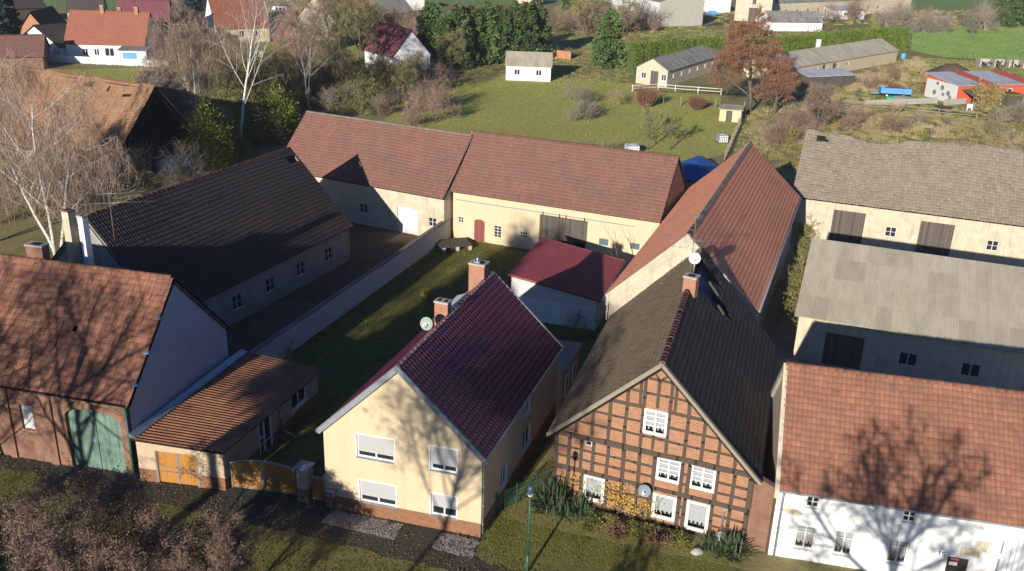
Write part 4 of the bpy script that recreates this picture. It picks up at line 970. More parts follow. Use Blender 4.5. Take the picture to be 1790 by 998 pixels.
def cream_barn():
    b = Bld('cream_barn', 'cream rendered barn with dull red roof and dark sliding doors at the courtyard end', 'barn', -5.87, 86.78, 22.97, 20.1, 9.4, -1.14)
    he, hr, dh = 4.95, 9.5, 4.4
    holes = [(.52, 1.58, 1.09, 2.2), (2.25, .02, 3.34, 2.26), (4.28, .7, 5.06, 1.88), (6.97, 1.07, 7.68, 1.7), (14.68, 1.66, 15.55, 2.26), (17.6, 1.75, 18.46, 2.3)]; gate = (9.0, .02, 13.4, 3.6)
    mb = MB(); b.wall(mb, 'front', [(0, -.2), (b.w, -.2), (b.w, he), (0, he)], holes+[gate], .22)
    for f in ('left', 'right'): b.wall(mb, f, [(0, -.2), (b.d, -.2), (b.d, he), (dh, hr-.1), (0, he)])
    b.wall(mb, 'back', [(0, -.2), (b.w, -.2), (b.w, he), (0, he)]); mb.build('wall', M['cream_plaster'], b.e)
    b.window('front', *holes[0], M['oldwhite'], M['darkglass'], .1, 2, (.5,), fw=.06, label='small four-pane window left of the red door'); b.window('front', *holes[2], M['oldwhite'], M['darkglass'], .1, 2, (.25, .5, .75), fw=.05, label='tall barred window right of the red door'); b.window('front', *holes[3], M['oldwhite'], M['darkglass'], .1, 3, (.5,), fw=.05, label='low six-pane window left of the sliding doors')
    for h in holes[4:]:
        q = MB(); b.fbox(q, 'front', *h, -.1, -.05); w = q.build('window', m_flat('grey_green_shutter', (.09, .13, .12), .7), b.e); w['label'] = 'grey-green shuttered opening'
        q = MB(); b.fbox(q, 'front', h[0]-.05, h[1]-.1, h[2]+.1, h[1]-.003, .002, .07); q.build('sill', M['oldwhite'], w)
    d = holes[1]; q = MB(); F = b.F('front'); c = (d[0]+d[2])/2
    q.face([F(d[0], .02, -.05), F(d[2], .02, -.05)]+[F(c+(d[2]-c)*math.cos(t), 1.95+.28*math.sin(t), -.05 if t else -.05) for t in np.linspace(0, PI, 9)], uv=[(0, 0), (1.1, 0)]+[(.55+.55*math.cos(t), 2) for t in np.linspace(0, PI, 9)])
    dd = q.build('door', M['red_door'], b.e); q = MB()
    for i in range(8):
        t0, t1 = PI*i/8, PI*(i+1)/8; p = lambda t, r: (c+r*math.cos(t), 1.95+.28*math.sin(t)*r/.545+(.0 if r < .6 else .0))
        q.hexa([F(*p(t0, .545), -.2), F(*p(t1, .545), -.2), F(*p(t1, .545), .02), F(*p(t0, .545), .02)], [F(*p(t0, .7), -.2), F(*p(t1, .7), -.2), F(*p(t1, .7), .02), F(*p(t0, .7), .02)])
    for i in range(8):
        p0, p1 = ((c+.545*math.cos(t), 1.95+.28*math.sin(t)) for t in (PI*i/8, PI*(i+1)/8)); q.face([F(*p1, -.001), F(*p0, -.001), F(p0[0], 2.27, -.001), F(p1[0], 2.27, -.001)])
    q.build('door_arch', M['cream_plaster'], dd)
    for a0, a1, z0 in ((8.9, 11.1, 1.0), (11.14, 13.5, 1.55)):
        q = MB(); b.fbox(q, 'front', a0, .1 if a0 < 10 else 1.5, a1, 3.68, .05, .11); g = q.build('sliding_door', M['grey_wood'], b.e)
        q = MB()
        for x in (a0+.3, a1-.3): b.fbox(q, 'front', x-.03, 3.6, x+.03, 3.98, .111, .15)
        q.build('hanger', M['dark'], g)
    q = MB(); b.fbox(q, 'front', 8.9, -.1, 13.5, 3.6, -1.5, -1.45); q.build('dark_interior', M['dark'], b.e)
    q = MB(); b.fbox(q, 'front', .3, 3.84, 17.9, 3.9, .05, .12); q.build('door_track', M['grey'], b.e)
    q = MB(); b.fbox(q, 'front', 0, he-.35, b.w, he-.02, .002, .1); q.build('cornice', M['cream_plaster'], b.e)
    Fr, Bk = b.slopes_u(he+.1, hr, .5, .35, .12, dh)
    sag = lambda u, v: -.06*np.sin(u*12)*np.sin(v*3.1)
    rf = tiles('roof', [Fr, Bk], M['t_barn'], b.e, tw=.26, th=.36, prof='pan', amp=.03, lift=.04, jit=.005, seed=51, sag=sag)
    mb = MB(); deck(mb, Fr, .05, .14); deck(mb, Bk, .05, .14); mb.build('roof_boards', M['dark'], rf)
    ridge_caps(b.m(-.1, dh, hr+.04), b.m(b.w+.1, dh, hr+.04), M['t_barn'], rf, 50, .15)
    mb = MB(); mb.bar(np.array(Fr[0])+[0, 0, .05], np.array(Fr[3])+[0, 0, .05], .2, .16); mb.build('verge', M['t_grey'], rf)
    return b
def tiled_barn_left():
    b = Bld('left_courtyard_barn', 'dull red tiled barn joined to the left end of the cream barn', 'barn', -6.6-19.8*math.cos(math.radians(26)), 85.6+19.8*math.sin(math.radians(26)), 26., 19.75, 11., 0)
    he, hr, dh = 4.5, 9.2, 5.2
    h1 = [(14.5, .02, 16.8, 2.6), (18., 1.2, 18.9, 2.1), (10., 1.2, 11., 2.2)]
    mb = MB(); b.wall(mb, 'front', [(0, -.2), (b.w, -.2), (b.w, he), (0, he)], h1, .2); b.wall(mb, 'back', [(0, -.2), (b.w, -.2), (b.w, he), (0, he)])
    for f in ('left', 'right'): b.wall(mb, f, [(0, -.2), (b.d, -.2), (b.d, he), (dh, hr-.1), (0, he)])
    mb.build('wall', M['old_plaster'], b.e)
    q = MB(); b.fbox(q, 'front', 14.52, .02, 16.78, 2.58, -.15, -.08); q.build('door', M['oldwhite'], b.e)
    for h in h1[1:]: b.window('front', *h, M['oldwhite'], M['darkglass'], .1, 2, (.5,))
    Fr, Bk = b.slopes_u(he+.1, hr, .5, .35, .1, dh)
    sag = lambda u, v: -.12*np.sin(u*9)*np.sin(v*3.1)
    rf = tiles('roof', [Fr, Bk], M['t_barn'], b.e, tw=.25, th=.35, prof='flat', amp=.0, lift=.03, jit=.007, seed=61, sag=sag)
    mb = MB(); deck(mb, Fr, .05, .2); deck(mb, Bk, .05, .2); mb.build('roof_boards', M['dark'], rf)
    ridge_caps(b.m(0, dh, hr+.03), b.m(b.w, dh, hr+.03), M['t_grey'], rf, 50, .14); return b
def dark_barn():
    A = G(151.4, 376.9, 9.5); Bq = G(497, 256, 9.5); yaw = math.degrees(math.atan2(Bq[0]-A[0], Bq[1]-A[1])); D = float(np.linalg.norm((Bq-A)[:2])); r = math.radians(yaw)
    W = 12.; yaw += 1.6; b = Bld('dark_roofed_barn', 'long barn with near-black mossy roof behind the brick gate barn', 'barn', A[0]-W/2*math.cos(r), A[1]+W/2*math.sin(r), yaw, W, D)
    he, hr = 3.4, 9.35
    mb = MB()
    for f in ('front', 'back'): b.wall(mb, f, b.gable(he, hr))
    for f in ('left', 'right'): b.wall(mb, f, [(0, -.2), (b.d, -.2), (b.d, he), (0, he)], [(3+4*i, 1., 4.1+4*i, 2.2) for i in range(5)] if f == 'right' else (), .15)
    mb.build('wall', M['grey_plaster'], b.e)
    for i in range(5): b.window('right', 3+4*i, 1., 4.1+4*i, 2.2, M['oldwhite'], M['darkglass'], .1, 2, (.5,))
    L, R = b.slopes(he+.1, hr+.1, .5, .3, .06, .2)
    sag = lambda u, v: -.12*np.sin(u*6.3)*np.sin(v*3.1)
    ms = lambda u, v: u > .9 and .78 < v < .93 and math.sin(u*170)*math.sin(v*40) > .1
    rf = tiles('roof', [L], M['t_old'], b.e, tw=.26, th=.36, prof='roll', amp=.05, lift=.035, jit=.006, seed=71, sag=sag)
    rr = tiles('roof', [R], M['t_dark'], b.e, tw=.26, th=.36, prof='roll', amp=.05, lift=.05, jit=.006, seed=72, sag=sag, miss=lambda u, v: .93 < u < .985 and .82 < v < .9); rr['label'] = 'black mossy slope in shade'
    mb = MB(); deck(mb, L, .05, .18); deck(mb, R, .05, .18); mb.build('roof_boards', M['dark'], rf)
    ridge_caps(b.m(6, 0, hr+.14), b.m(6, b.d+.1, hr+.14), M['t_barn'], rf, 48, .15)
    p = b.m(4.9, -.35, 0); chimney(b.e, (p[0], p[1]), .62, .6, 0, 9.9, 0, M['old_plaster'], M['oldbrick'], 1, label='square chimney climbing the front gable wall')
    return b
def metal_shed():
    b = Bld('red_roofed_shed', 'white clad shed with red metal lean-to roof in the middle of the courtyard', 'shed', -.15, 67.96, 17.1, 7.03, 9.0)
    h1, h2 = 3.7, 2.62; w = b.w-.15
    mb = MB(); cl = MB()
    for f, L in (('front', b.w), ('back', b.w)):
        b.wall(mb, f, [(.15, -.2), (w, -.2), (w, 2.0), (.15, 2.0)], off=-.06); b.wall(cl, f, [(.1, 2.0), (w+.05, 2.0), (w+.05, h2-.06), (.1, h1-.06)])
    for f, a in (('left', -.15), ('right', -.12)):
        b.wall(mb, f, [(.06, -.2), (b.d-.06, -.2), (b.d-.06, 2.0), (.06, 2.0)], off=a); b.wall(cl, f, [(0, 2.0), (b.d, 2.0), (b.d, h1-.05 if f == 'left' else h2-.05), (0, h1-.05 if f == 'left' else h2-.05)], off=a+.05)
    mb.build('wall', M['white_plaster'], b.e); cl.build('cladding', M['clad_white'], b.e)
    nv = 190; V = []; UV = []
    for i in range(nv+1):
        v = -.15+(b.d+.3)*i/nv; z = (0, .05, .05, 0, 0)[i % 5]
        for u in (-.12, b.w*.5, b.w+.15): t = u/b.w; V.append(b.m(u, v, h1+(h2-h1)*t+z)); UV.append((u, v))
    Fc = [(i*3+j, i*3+j+1, (i+1)*3+j+1, (i+1)*3+j) for i in range(nv) for j in range(2)]
    rf = link('roof', np_mesh('roof', V, Fc, m_redsheet, UV), b.e)
    mb = MB()
    for v in (-.17, b.d+.14): mb.hexa([b.m(-.13, v, h1-.14), b.m(b.w+.16, v, h2-.14), b.m(b.w+.16, v+.04, h2-.14), b.m(-.13, v+.04, h1-.14)], [b.m(-.13, v, h1+.05), b.m(b.w+.16, v, h2+.04), b.m(b.w+.16, v+.04, h2+.04), b.m(-.13, v+.04, h1+.05)])
    mb.build('edge_trim', m_redsheet, rf); mb = MB(); mb.tube([b.m(b.w+.2, -.2, h2-.1), b.m(b.w+.2, b.d+.2, h2-.1)], .06, 8); mb.build('gutter', M['grey'], b.e)
    return b
def ruined_barn():
    A = G(1412, 228, 9.2); Bq = G(1735, 262, 9.2); d = Bq-A; yaw = math.degrees(math.atan2(-d[1], d[0])); r = math.radians(yaw); L = 30.; hd = 7.2
    ox, oy = A[0]-hd*math.sin(r), A[1]-hd*math.cos(r)
    b = Bld('old_grey_barn', 'old barn with sagging lichen-grey tiled roof at the right', 'barn', ox, oy, yaw, L, 13.)
    he, hr = 4.2, 9.2
    mb = MB(); b.wall(mb, 'front', [(0, -.2), (L, -.2), (L, he), (0, he)], [(4, .02, 7, 3.2), (12, .02, 15, 3.2), (9, 1.2, 10, 2.2), (18, 1.2, 19, 2.2)], .2); b.wall(mb, 'back', [(0, -.2), (L, -.2), (L, he), (0, he)])
    for f in ('left', 'right'): b.wall(mb, f, [(0, -.2), (13., -.2), (13., he), (hd, hr-.2), (0, he)])
    mb.build('wall', M['old_plaster'], b.e)
    for a in (4, 12): q = MB(); b.fbox(q, 'front', a+.02, .02, a+2.98, 3.18, -.15, -.08); q.build('barn_door', M['grey_wood'], b.e)
    for a in (9, 18): b.window('front', a, 1.2, a+1, 2.2, M['oldwhite'], M['darkglass'], .1, 2, (.5,))
    Fr, Bk = b.slopes_u(he+.1, hr, .5, .35, .15, hd)
    sag = lambda u, v: (-.55*np.exp(-((u-.235)/.06)**2)-.25*np.sin(u*8)-1.2*np.clip((u-.55)*2, 0, 1)**1.5)*np.maximum(v, 0)**1.3+.05*np.sin(u*60)*np.sin(v*20)-.2*np.sin(v*3.1)*np.abs(np.sin(u*7))
    miss = lambda u, v: (.035 < u < .06 and .86 < v < .93) or (.06 < u < .075 and .84 < v < .88)
    rf = tiles('roof', [Fr], M['t_grey'], b.e, tw=.3, th=.4, prof='pan', amp=.06, lift=.05, jit=.02, seed=81, sag=sag, miss=miss)
    Bs = lambda u, v: sag(1-u, v); tiles('roof', [Bk], M['t_grey'], b.e, tw=.3, th=.4, prof='pan', amp=.06, lift=.05, jit=.02, seed=82, sag=Bs)
    N = 40; V = []
    for j in range(11):
        for i in range(N+1):
            u, v = i/N, j/10; F_ = [np.array(p) for p in Fr]; P = (F_[0]*(1-u)+F_[1]*u)*(1-v)+(F_[3]*(1-u)+F_[2]*u)*v; P[2] += float(sag(u, v))-.12; V.append(P)
    link('roof_boards', np_mesh('roof_boards', V, [(j*(N+1)+i, j*(N+1)+i+1, (j+1)*(N+1)+i+1, (j+1)*(N+1)+i) for j in range(10) for i in range(N)], M['timber']), rf)
    ridge_caps(b.m(-.1, hd, hr+.06), b.m(L, hd, hr+.06), M['t_grey'], rf, 70, .2, sag=lambda t: float(sag(t, 1.)))
    q = tiles('red_tile_patch', [(np.array(Fr[0])*.78+np.array(Fr[3])*.22+[1.5, -.25, .25], np.array(Fr[0])*.78+np.array(Fr[3])*.22+[6.2, -1.9, .25], np.array(Fr[0])*.55+np.array(Fr[3])*.45+[5.2, -1.6, .25], np.array(Fr[0])*.55+np.array(Fr[3])*.45+[1.5, -.25, .25])], M['t_old'], rf, tw=.3, th=.4, seed=83) if False else None
    return b
# ------------------------------------------------------------------ buildings beyond the yards
def far_house(name, label, cat, A, Bp, depth, he, hr, roof, wall, ridge='u', k=.5, e=.3, o=.25, holes=(), rholes=(), win='darkglass', chim=(), group=None, gablewall=None, tw=.3, th=.4, doors=(), flat=None, zA=0, lholes=(), amp=.03):
    "front wall between the ground pixels A and Bp; ridge 'u' along the front, 'v' across it"
    a = G(*A); c = G(*Bp); d = c-a; yaw = math.degrees(math.atan2(-d[1], d[0])); w = float(np.hypot(d[0], d[1]))
    b = Bld(name, label, cat, a[0], a[1], yaw, w, depth, 0, group)
    mb = MB(); gm = MB()
    hs = [tuple(h) for h in holes]+[tuple(h) for h in doors]
    side = [(0, -.2), (depth, -.2), (depth, he), (depth*k, hr), (0, he)]; rect = lambda L: [(0, -.2), (L, -.2), (L, he), (0, he)]
    if flat: side = [(0, -.2), (depth, -.2), (depth, hr), (0, he)]
    if ridge == 'u':
        b.wall(mb, 'front', rect(w), hs, .12); b.wall(mb, 'back', [(0, -.2), (w, -.2), (w, hr if flat else he), (0, hr if flat else he)]); b.wall(gm, 'left', side, lholes, .12); b.wall(gm, 'right', side, rholes, .12)
    else:
        b.wall(gm, 'front', b.gable(he, hr, k), hs, .12); b.wall(gm, 'back', b.gable(he, hr, k)); b.wall(mb, 'left', rect(depth), lholes, .12); b.wall(mb, 'right', rect(depth), rholes, .12)
    mb.build('wall', M[wall], b.e); gm.build('wall', M[gablewall or wall], b.e)
    for f, hh in (('front', holes), ('right', rholes), ('left', lholes)):
        for h in hh: b.window(f, *h, M['white'], M[win], .08, 2, fw=.09, sill=M['oldwhite'] if h[3]-h[1] > .8 else None)
    for h in doors:
        q = MB(); b.fbox(q, 'front', h[0]+.03, h[1]+.02, h[2]-.03, h[3]-.03, -.1, -.05); q.build('door', M['grey_wood'], b.e)
    if flat:
        q = MB(); z = lambda v: he+(hr-he)*v/depth
        q.hexa([b.m(-o, -e, z(-e)), b.m(w+o, -e, z(-e)), b.m(w+o, depth+e, z(depth+e)), b.m(-o, depth+e, z(depth+e))], [b.m(-o, -e, z(-e)+.1), b.m(w+o, -e, z(-e)+.1), b.m(w+o, depth+e, z(depth+e)+.1), b.m(-o, depth+e, z(depth+e)+.1)]); q.build('roof', M[roof], b.e); return b
    S = b.slopes_u(he, hr+.1, k, e, o) if ridge == 'u' else b.slopes(he, hr+.1, k, e, o)
    if roof.startswith('t_'):
        rf = tiles('roof', list(S), M[roof], b.e, tw=tw, th=th, prof='roll', amp=amp, lift=.04, jit=.006, seed=int(a[0]*7) % 97+1)
        q = MB(); deck(q, S[0], .06, .06); deck(q, S[1], .06, .06); q.build('roof_boards', M['dark'], rf)
        P0, P1 = (b.m(-o, depth*k, hr+.12), b.m(w+o, depth*k, hr+.12)) if ridge == 'u' else (b.m(w*k, -o, hr+.12), b.m(w*k, depth+o, hr+.12))
        ridge_caps(P0, P1, M[roof], rf, max(6, int(np.linalg.norm(np.array(P1)-np.array(P0))/.5)), .16)
    else:
        q = MB()
        for s in S:
            p = [np.array(x) for x in s]; L = float(np.linalg.norm(p[1]-p[0])); H = float(np.linalg.norm(p[3]-p[0]))
            n = np.cross(p[1]-p[0], p[3]-p[0]); n /= np.linalg.norm(n); n = n if n[2] > 0 else -n
            q.face([x+n*.06 for x in p], uv=[(0, 0), (L, 0), (L, H), (0, H)]); deck(q, s, .06, -.05)
        rf = q.build('roof', M[roof], b.e)
    for u, v, z0, z1 in chim:
        p = b.m(u, v, 0); chimney(rf, (p[0], p[1]), .7, .7, z0, z1, 0, M['brick'], M['concrete'], 1)
    return b
def win_row(w, n, z0, z1, ww, margin=.8):
    s = (w-2*margin)/n; return [(margin+s*(i+.5)-ww/2, z0, margin+s*(i+.5)+ww/2, z1) for i in range(n)]
def far_buildings():
    # long white house with red roof, upper left
    b = far_house('long_white_house', 'long white village house with red tiled roof and blue-shaded gable at the top left', 'house', (118, 104), (255, 107.5), 9.5, 3.3, 8.6, 't_far', 'white_plaster', holes=[(3., .9, 4.1, 2.2), (5.2, .9, 6.2, 2.2), (7.2, .8, 9, 2.4)], rholes=[(2., .9, 3., 2.4), (6., .9, 7., 2.4), (3.6, 4., 4.6, 5.6)], chim=[(6., 4.6, 8, 9.8), (12.5, 4.6, 8, 9.6), (9, 5.4, 7.6, 9.4)])
    q = MB(); q.box(11., -3., -.1, 16., -.02, 2.4, f=b.m); p = q.build('porch', M['white_plaster'], b.e)
    q = MB(); q.hexa([b.m(10.7, -3.3, 2.4), b.m(16.3, -3.3, 2.4), b.m(16.3, -.03, 2.8), b.m(10.7, -.03, 2.8)], [b.m(10.7, -3.3, 2.52), b.m(16.3, -3.3, 2.52), b.m(16.3, -.03, 2.95), b.m(10.7, -.03, 2.95)]); q.build('porch_roof', M['corr_grey'], p)
    q = MB(); q.box(11.6, -3.04, .4, 14.2, -3.003, 2.1, f=b.m); q.box(16.003, -2.2, .4, 16.04, -.8, 2.2, f=b.m); q.build('window', M['lightblue'], p)
    far_house('white_gabled_annex', 'small white gabled outbuilding left of the long white house', 'outbuilding', (35, 91), (108, 104), 6., 2.4, 5.6, 't_dark', 'white_plaster', 'v', .46, rholes=[(1.5, 1, 2.5, 2)])
    far_house('red_gable_outbuilding', 'outbuilding with red brick gable and dark roof at the far left', 'outbuilding', (38, 66), (80, 67), 12, 2.2, 5.4, 't_dark', 'orange_brick', 'v')
    far_house('purple_roof_barn', 'tall brick barn with shaded purple roof behind the long white house', 'barn', (300, 88), (332, 78), 11, 5.4, 9.6, 't_purple', 'oldbrick', 'v', .1)
    far_house('small_red_roof', 'small building whose red roof peeks over the purple roofed barn', 'outbuilding', (255, 42), (300, 40), 8, 3.2, 7.5, 't_far', 'oldbrick', 'v')
    far_house('dark_barn', 'dark brown boarded barn at the top left corner', 'barn', (28, 40), (84, 37), 10, 3.4, 6.6, 't_dark', 'grey_wood')
    far_house('blue_black_roof_house', 'low house with black roof behind the long white house', 'house', (120, 40), (182, 40), 8, 2.8, 6., 't_dark', 'old_plaster')
    # cream house
    b = far_house('cream_house', 'cream rendered house with steep red roof and three white windows at the top', 'house', (381, 77), (472, 73), 10., 3.5, 10., 't_far', 'cream_plaster', holes=[(1.6, 1.2, 3., 2.7), (4.6, 1.2, 6., 2.7), (7.6, 1.2, 9., 2.7)], gablewall='white_plaster')
    b = far_house('grey_roof_house', 'house with grey roof, small dormer and dark glazed porch beside the cream house', 'house', (474, 56), (535, 54), 9, 3.6, 8., 't_grey', 'bluewhite', holes=[(1.6, .1, 6., 3.2)])
    q = MB(); q.box(2.2, 1.2, 4.4, 4.4, 4., 5.9, f=b.m); d = q.build('dormer', M['white_plaster'], b.e); q = MB(); q.box(1.9, .9, 5.9, 4.7, 4.4, 6.05, f=b.m); q.build('dormer_roof', M['t_dark'], d)
    q = MB(); q.box(2.5, 1.16, 4.8, 3.2, 1.195, 5.5, f=b.m); q.box(3.4, 1.16, 4.8, 4.1, 1.195, 5.5, f=b.m); q.build('window', M['darkglass'], d)
    for u, v, z in ((1.3, 1., 5.4), (9.4, 4., 9.4)):
        p = b.W(u, v, z); dish('satellite_dish', 'white dish on the grey roof %s' % ('left of its dormer' if u < 5 else 'at its right end'), p, (-.2, -1, .25), .5, M['pale_dish'], foot=(.1, .3, -.6))
    far_house('orange_brick_house', 'house with plain orange brick gable behind the bare trees', 'house', (487, 98), (547, 97), 9, 2.9, 8.3, 't_far', 'orange_brick', 'v', holes=[(3.2, 4.2, 4.1, 5.4)])
    far_house('cream_gable_barn', 'barn with cream gable and red roof behind the orange brick house', 'barn', (518, 67), (588, 72), 10, 4.4, 9.6, 't_far', 'old_plaster', 'v')
    far_house('red_roof_barn', 'barn with faded red roof behind the leafless trees', 'barn', (618, 48), (668, 44), 10, 3.2, 8.6, 't_far', 'oldbrick')
    far_house('grey_roof_barn', 'barn with grey sheet roof and brick gable right of the faded red roof', 'barn', (668, 46), (722, 40), 10, 3.2, 7.2, 'corr_grey', 'oldbrick')
    far_house('white_block', 'plain white building at the top edge of the view behind the conifers', 'building', (702, 18), (742, 17), 8, 4.6, 5., 'corr_grey', 'white_plaster', flat=1)
    # white cottage with purple-red roof
    far_house('white_cottage', 'white cottage with purple-red roof and brick gable left of the conifers', 'cottage', (685, 132), (752, 126.5), 13, 3.6, 8., 't_purple', 'white_plaster', 'v', .5, holes=[(5., 1., 5.8, 2.6)], gablewall='white_plaster')
    # long low stables
    far_house('long_stable', 'long pale stable with dark mossy fibre roof below the hedge', 'stable', (1111, 145), (1165, 152), 46, 3.0, 4.7, 'corr_grey', 'old_plaster', 'v', holes=[(1., 1., 2., 2.2), (5., 1., 6., 2.2)], doors=[(2.9, 0, 4.4, 2.6)], rholes=[(2+4*i, 1.2, 3.+4*i, 2.1) for i in range(9)])
    b = far_house('long_stable', 'long stable with lighter patched fibre roof right of the russet tree', 'stable', (1368, 145), (1566, 109), 9, 2.7, 4.6, 'corr_pale', 'cream_plaster', 'u', holes=[(3+4.2*i, 1.1, 4.1+4.2*i, 2.) for i in range(6)], doors=[(14.5, 0, 15.8, 2.2), (18.6, 0, 19.8, 2.2)])
    p = b.m(21, 5.2, 0); q = MB(); q.tube([(p[0], p[1], 3.5), (p[0], p[1], 6.2)], .55, 12); q.build('vent_drum', M['oldwhite'], b.e)
    far_house('steel_lean_to', 'open shelter with bright steel sheet roof in front of the long stable', 'shelter', (1412, 153), (1492, 149), 3.6, 2.0, 2.5, 'corr_steel', 'grey_wood', flat=1, doors=[(.5, 0, 4.2, 2.), (5., 0, 9., 2.)])
    # hall and farm buildings at the top
    far_house('long_hall', 'big pale hall with grey roof and blank gable at the top', 'hall', (1150, 46), (1227, 45), 50, 6.6, 8.9, 'corr_grey', 'white_plaster', 'v', gablewall='concrete')
    far_house('farm_building', 'tall cream farm building with narrow dark door at the top', 'barn', (1283, 36), (1346, 40), 14, 7.2, 9.5, 'corr_grey', 'old_plaster', 'v', doors=[(4., 0, 6.2, 4.), (4.8, 5., 5.8, 7.)])
    far_house('farm_range', 'very long cream farm range right of the tall farm building', 'barn', (1348, 32), (1590, 20), 12, 4.6, 7.4, 'corr_grey', 'old_plaster', holes=[(6+5*i, 1.4, 7.2+5*i, 2.6) for i in range(10)])
    far_house('flat_white_hut', 'small white hut with shining metal roof in front of the farm range', 'hut', (1456, 34), (1510, 34), 6, 2.7, 3.5, 'corr_steel', 'white_plaster', flat=1, holes=[(3.6, 1.2, 5.6, 2.1)], doors=[(7.5, 0, 8.6, 2.1)])
    far_house('grey_shed', 'shed with dark grey pitched roof behind the hedge', 'shed', (1346, 54), (1436, 55), 8, 2.5, 4.9, 'corr_grey', 'white_plaster')
    far_house('white_workshop', 'white workshop with blue car beside it behind the pale hall', 'workshop', (1240, 22), (1276, 22), 8, 4.2, 4.6, 'corr_steel', 'white_plaster', flat=1)
    far_house('white_shed', 'white shed at the top edge left of the pale hall', 'shed', (905, 8), (948, 9), 8, 3, 4.2, 'corr_grey', 'old_plaster')
    far_house('white_bungalow', 'white bungalow with grey roof standing at the far edge of the meadow', 'house', (884, 140), (962, 143), 8, 2.8, 4.6, 'corr_pale', 'white_plaster', holes=[(1.5, 1, 2.6, 2.1), (5.5, 1, 6.6, 2.1)])
    # little hut in the meadow
    b = far_house('meadow_hut', 'tiny cream hut with half open red door in the meadow', 'hut', (1256.5, 211.5), (1294, 214.5), 2.6, 1.9, 2.05, 'corr_pale', 'cream_plaster', flat=1, doors=[(1.0, 0, 1.9, 1.7)])
    # patchwork shack at the right
    A = G(1667, 182); Bq = G(1800, 178); d = Bq-A; yaw = math.degrees(math.atan2(-d[1], d[0])); w = float(np.hypot(*d[:2]))
    b = Bld('patchwork_shack', 'orange-red shack with striped blue and red sheet roof at the right edge', 'shack', A[0], A[1], yaw, w, 8)
    mb = MB(); b.wall(mb, 'front', [(0, -.1), (w, -.1), (w, 3.2), (0, 3.2)], [(11, 1.4, 12, 2.5)], .1)
    for f in ('left', 'right'): b.wall(mb, f, [(0, -.1), (8, -.1), (8, 4.), (0, 3.2)])
    b.wall(mb, 'back', [(0, -.1), (w, -.1), (w, 4), (0, 4)]); mb.build('wall', M['red_paint'], b.e)
    b.window('front', 11, 1.4, 12, 2.5, M['white'], M['darkglass'], .06, 1, fw=.1)
    n = 6
    for i in range(n):
        u0, u1 = -.3+(w+.6)*i/n, -.3+(w+.6)*(i+1)/n; q = MB(); z = .01*(i % 2)
        q.hexa([b.m(u0, -.5, 3.2+z), b.m(u1, -.5, 3.2+z), b.m(u1, 8.4, 4.1+z), b.m(u0, 8.4, 4.1+z)], [b.m(u0, -.5, 3.3+z), b.m(u1, -.5, 3.3+z), b.m(u1, 8.4, 4.2+z), b.m(u0, 8.4, 4.2+z)]); q.build('roof_sheet', M['red_paint'] if i in (2, 5) else M['corr_steel'], b.e)
    q = MB(); q.box(-.25, -.3, 0, -.02, 7.5, 3.3, f=b.m); q.build('white_side_panel', M['oldwhite'], b.e)
    q = MB()
    for v, z in ((1.5, 1.6), (3.2, 2.3), (5., 1.2)): q.disc(b.m(-.27, v, z), b.m(-1, 0, 0), .45, .05)
    for v, z in ((.6, .8), (2.4, 1.), (4.2, 2.6)): q.box(-.32, v, z, -.26, v+.7, z+.5, f=b.m)
    q.build('hung_scrap', M['zinc'], b.e)
    q = MB(); q.hexa([b.m(1, -3.4, 1.9), b.m(6., -3.4, 1.8), b.m(6., -.05, 2.5), b.m(1, -.05, 2.5)], [b.m(1, -3.4, 2.), b.m(6., -3.4, 1.9), b.m(6., -.05, 2.6), b.m(1, -.05, 2.6)]); q.build('porch_roof', M['mossy_plank'], b.e)
    q = MB()
    for u in (1.1, 2.6, 4.2, 5.8): q.bar(b.m(u, -3.2, 0), b.m(u, -3.2, 1.9), .14)
    q.box(1.1, -3., 0, 5.8, -2.9, .9, f=b.m); q.build('porch_posts', M['plank'], b.e)
    q = MB(); q.box(8.2, -3.4, 0, 11.4, -1., 1.8, f=b.m); cg = q.build('wire_cage', M['grey_wood'], b.e)
    q = MB(); q.hexa([b.m(8, -3.6, 1.82), b.m(11.6, -3.6, 1.82), b.m(11.6, -.8, 1.82), b.m(8, -.8, 1.82)], [b.m(8, -3.4, 2.2), b.m(11.4, -3.4, 2.1), b.m(11.6, -.8, 2.1), b.m(8.2, -.8, 2.3)]); q.build('cage_roof', M['olive'], cg)
    # overgrown brown barn
    A = G(266, 151, 10.2); Bq = G(75, 124, 10.2); d = A-Bq; yaw = math.degrees(math.atan2(-d[1], d[0])); r = math.radians(yaw); L = 36.; hd = 6.4
    ex, ey = A[0]-hd*math.sin(r), A[1]-hd*math.cos(r); ox, oy = ex-L*math.cos(r), ey+L*math.sin(r)
    b = Bld('overgrown_brown_barn', 'big old barn with weathered brown tiled roof behind the white birch', 'barn', ox, oy, yaw, L, 12.)
    he, hr = 4., 10.2; mb = MB(); b.wall(mb, 'front', [(0, -.2), (L, -.2), (L, he), (0, he)]); b.wall(mb, 'back', [(0, -.2), (L, -.2), (L, he), (0, he)]); b.wall(mb, 'left', [(0, -.2), (12, -.2), (12, he), (hd, hr-.2), (0, he)])
    mb.build('wall', M['old_plaster'], b.e)
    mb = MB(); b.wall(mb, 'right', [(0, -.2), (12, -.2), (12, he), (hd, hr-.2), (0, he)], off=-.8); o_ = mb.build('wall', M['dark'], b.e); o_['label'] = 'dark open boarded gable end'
    mb = MB()
    for v in np.arange(.4, 12, .8): mb.bar(b.m(L-.7, v, 0), b.m(L-.7, v, he+(hr-he)*min(v/hd, (12-v)/(12-hd))-.3), .1)
    mb.build('gable_posts', M['timber'], b.e)
    Fr, Bk = b.slopes_u(he, hr+.1, .5, .9, .5, hd)
    sag = lambda u, v: -.3*np.sin(u*9)*np.sin(v*3.1)-.12*np.sin(u*31)*v
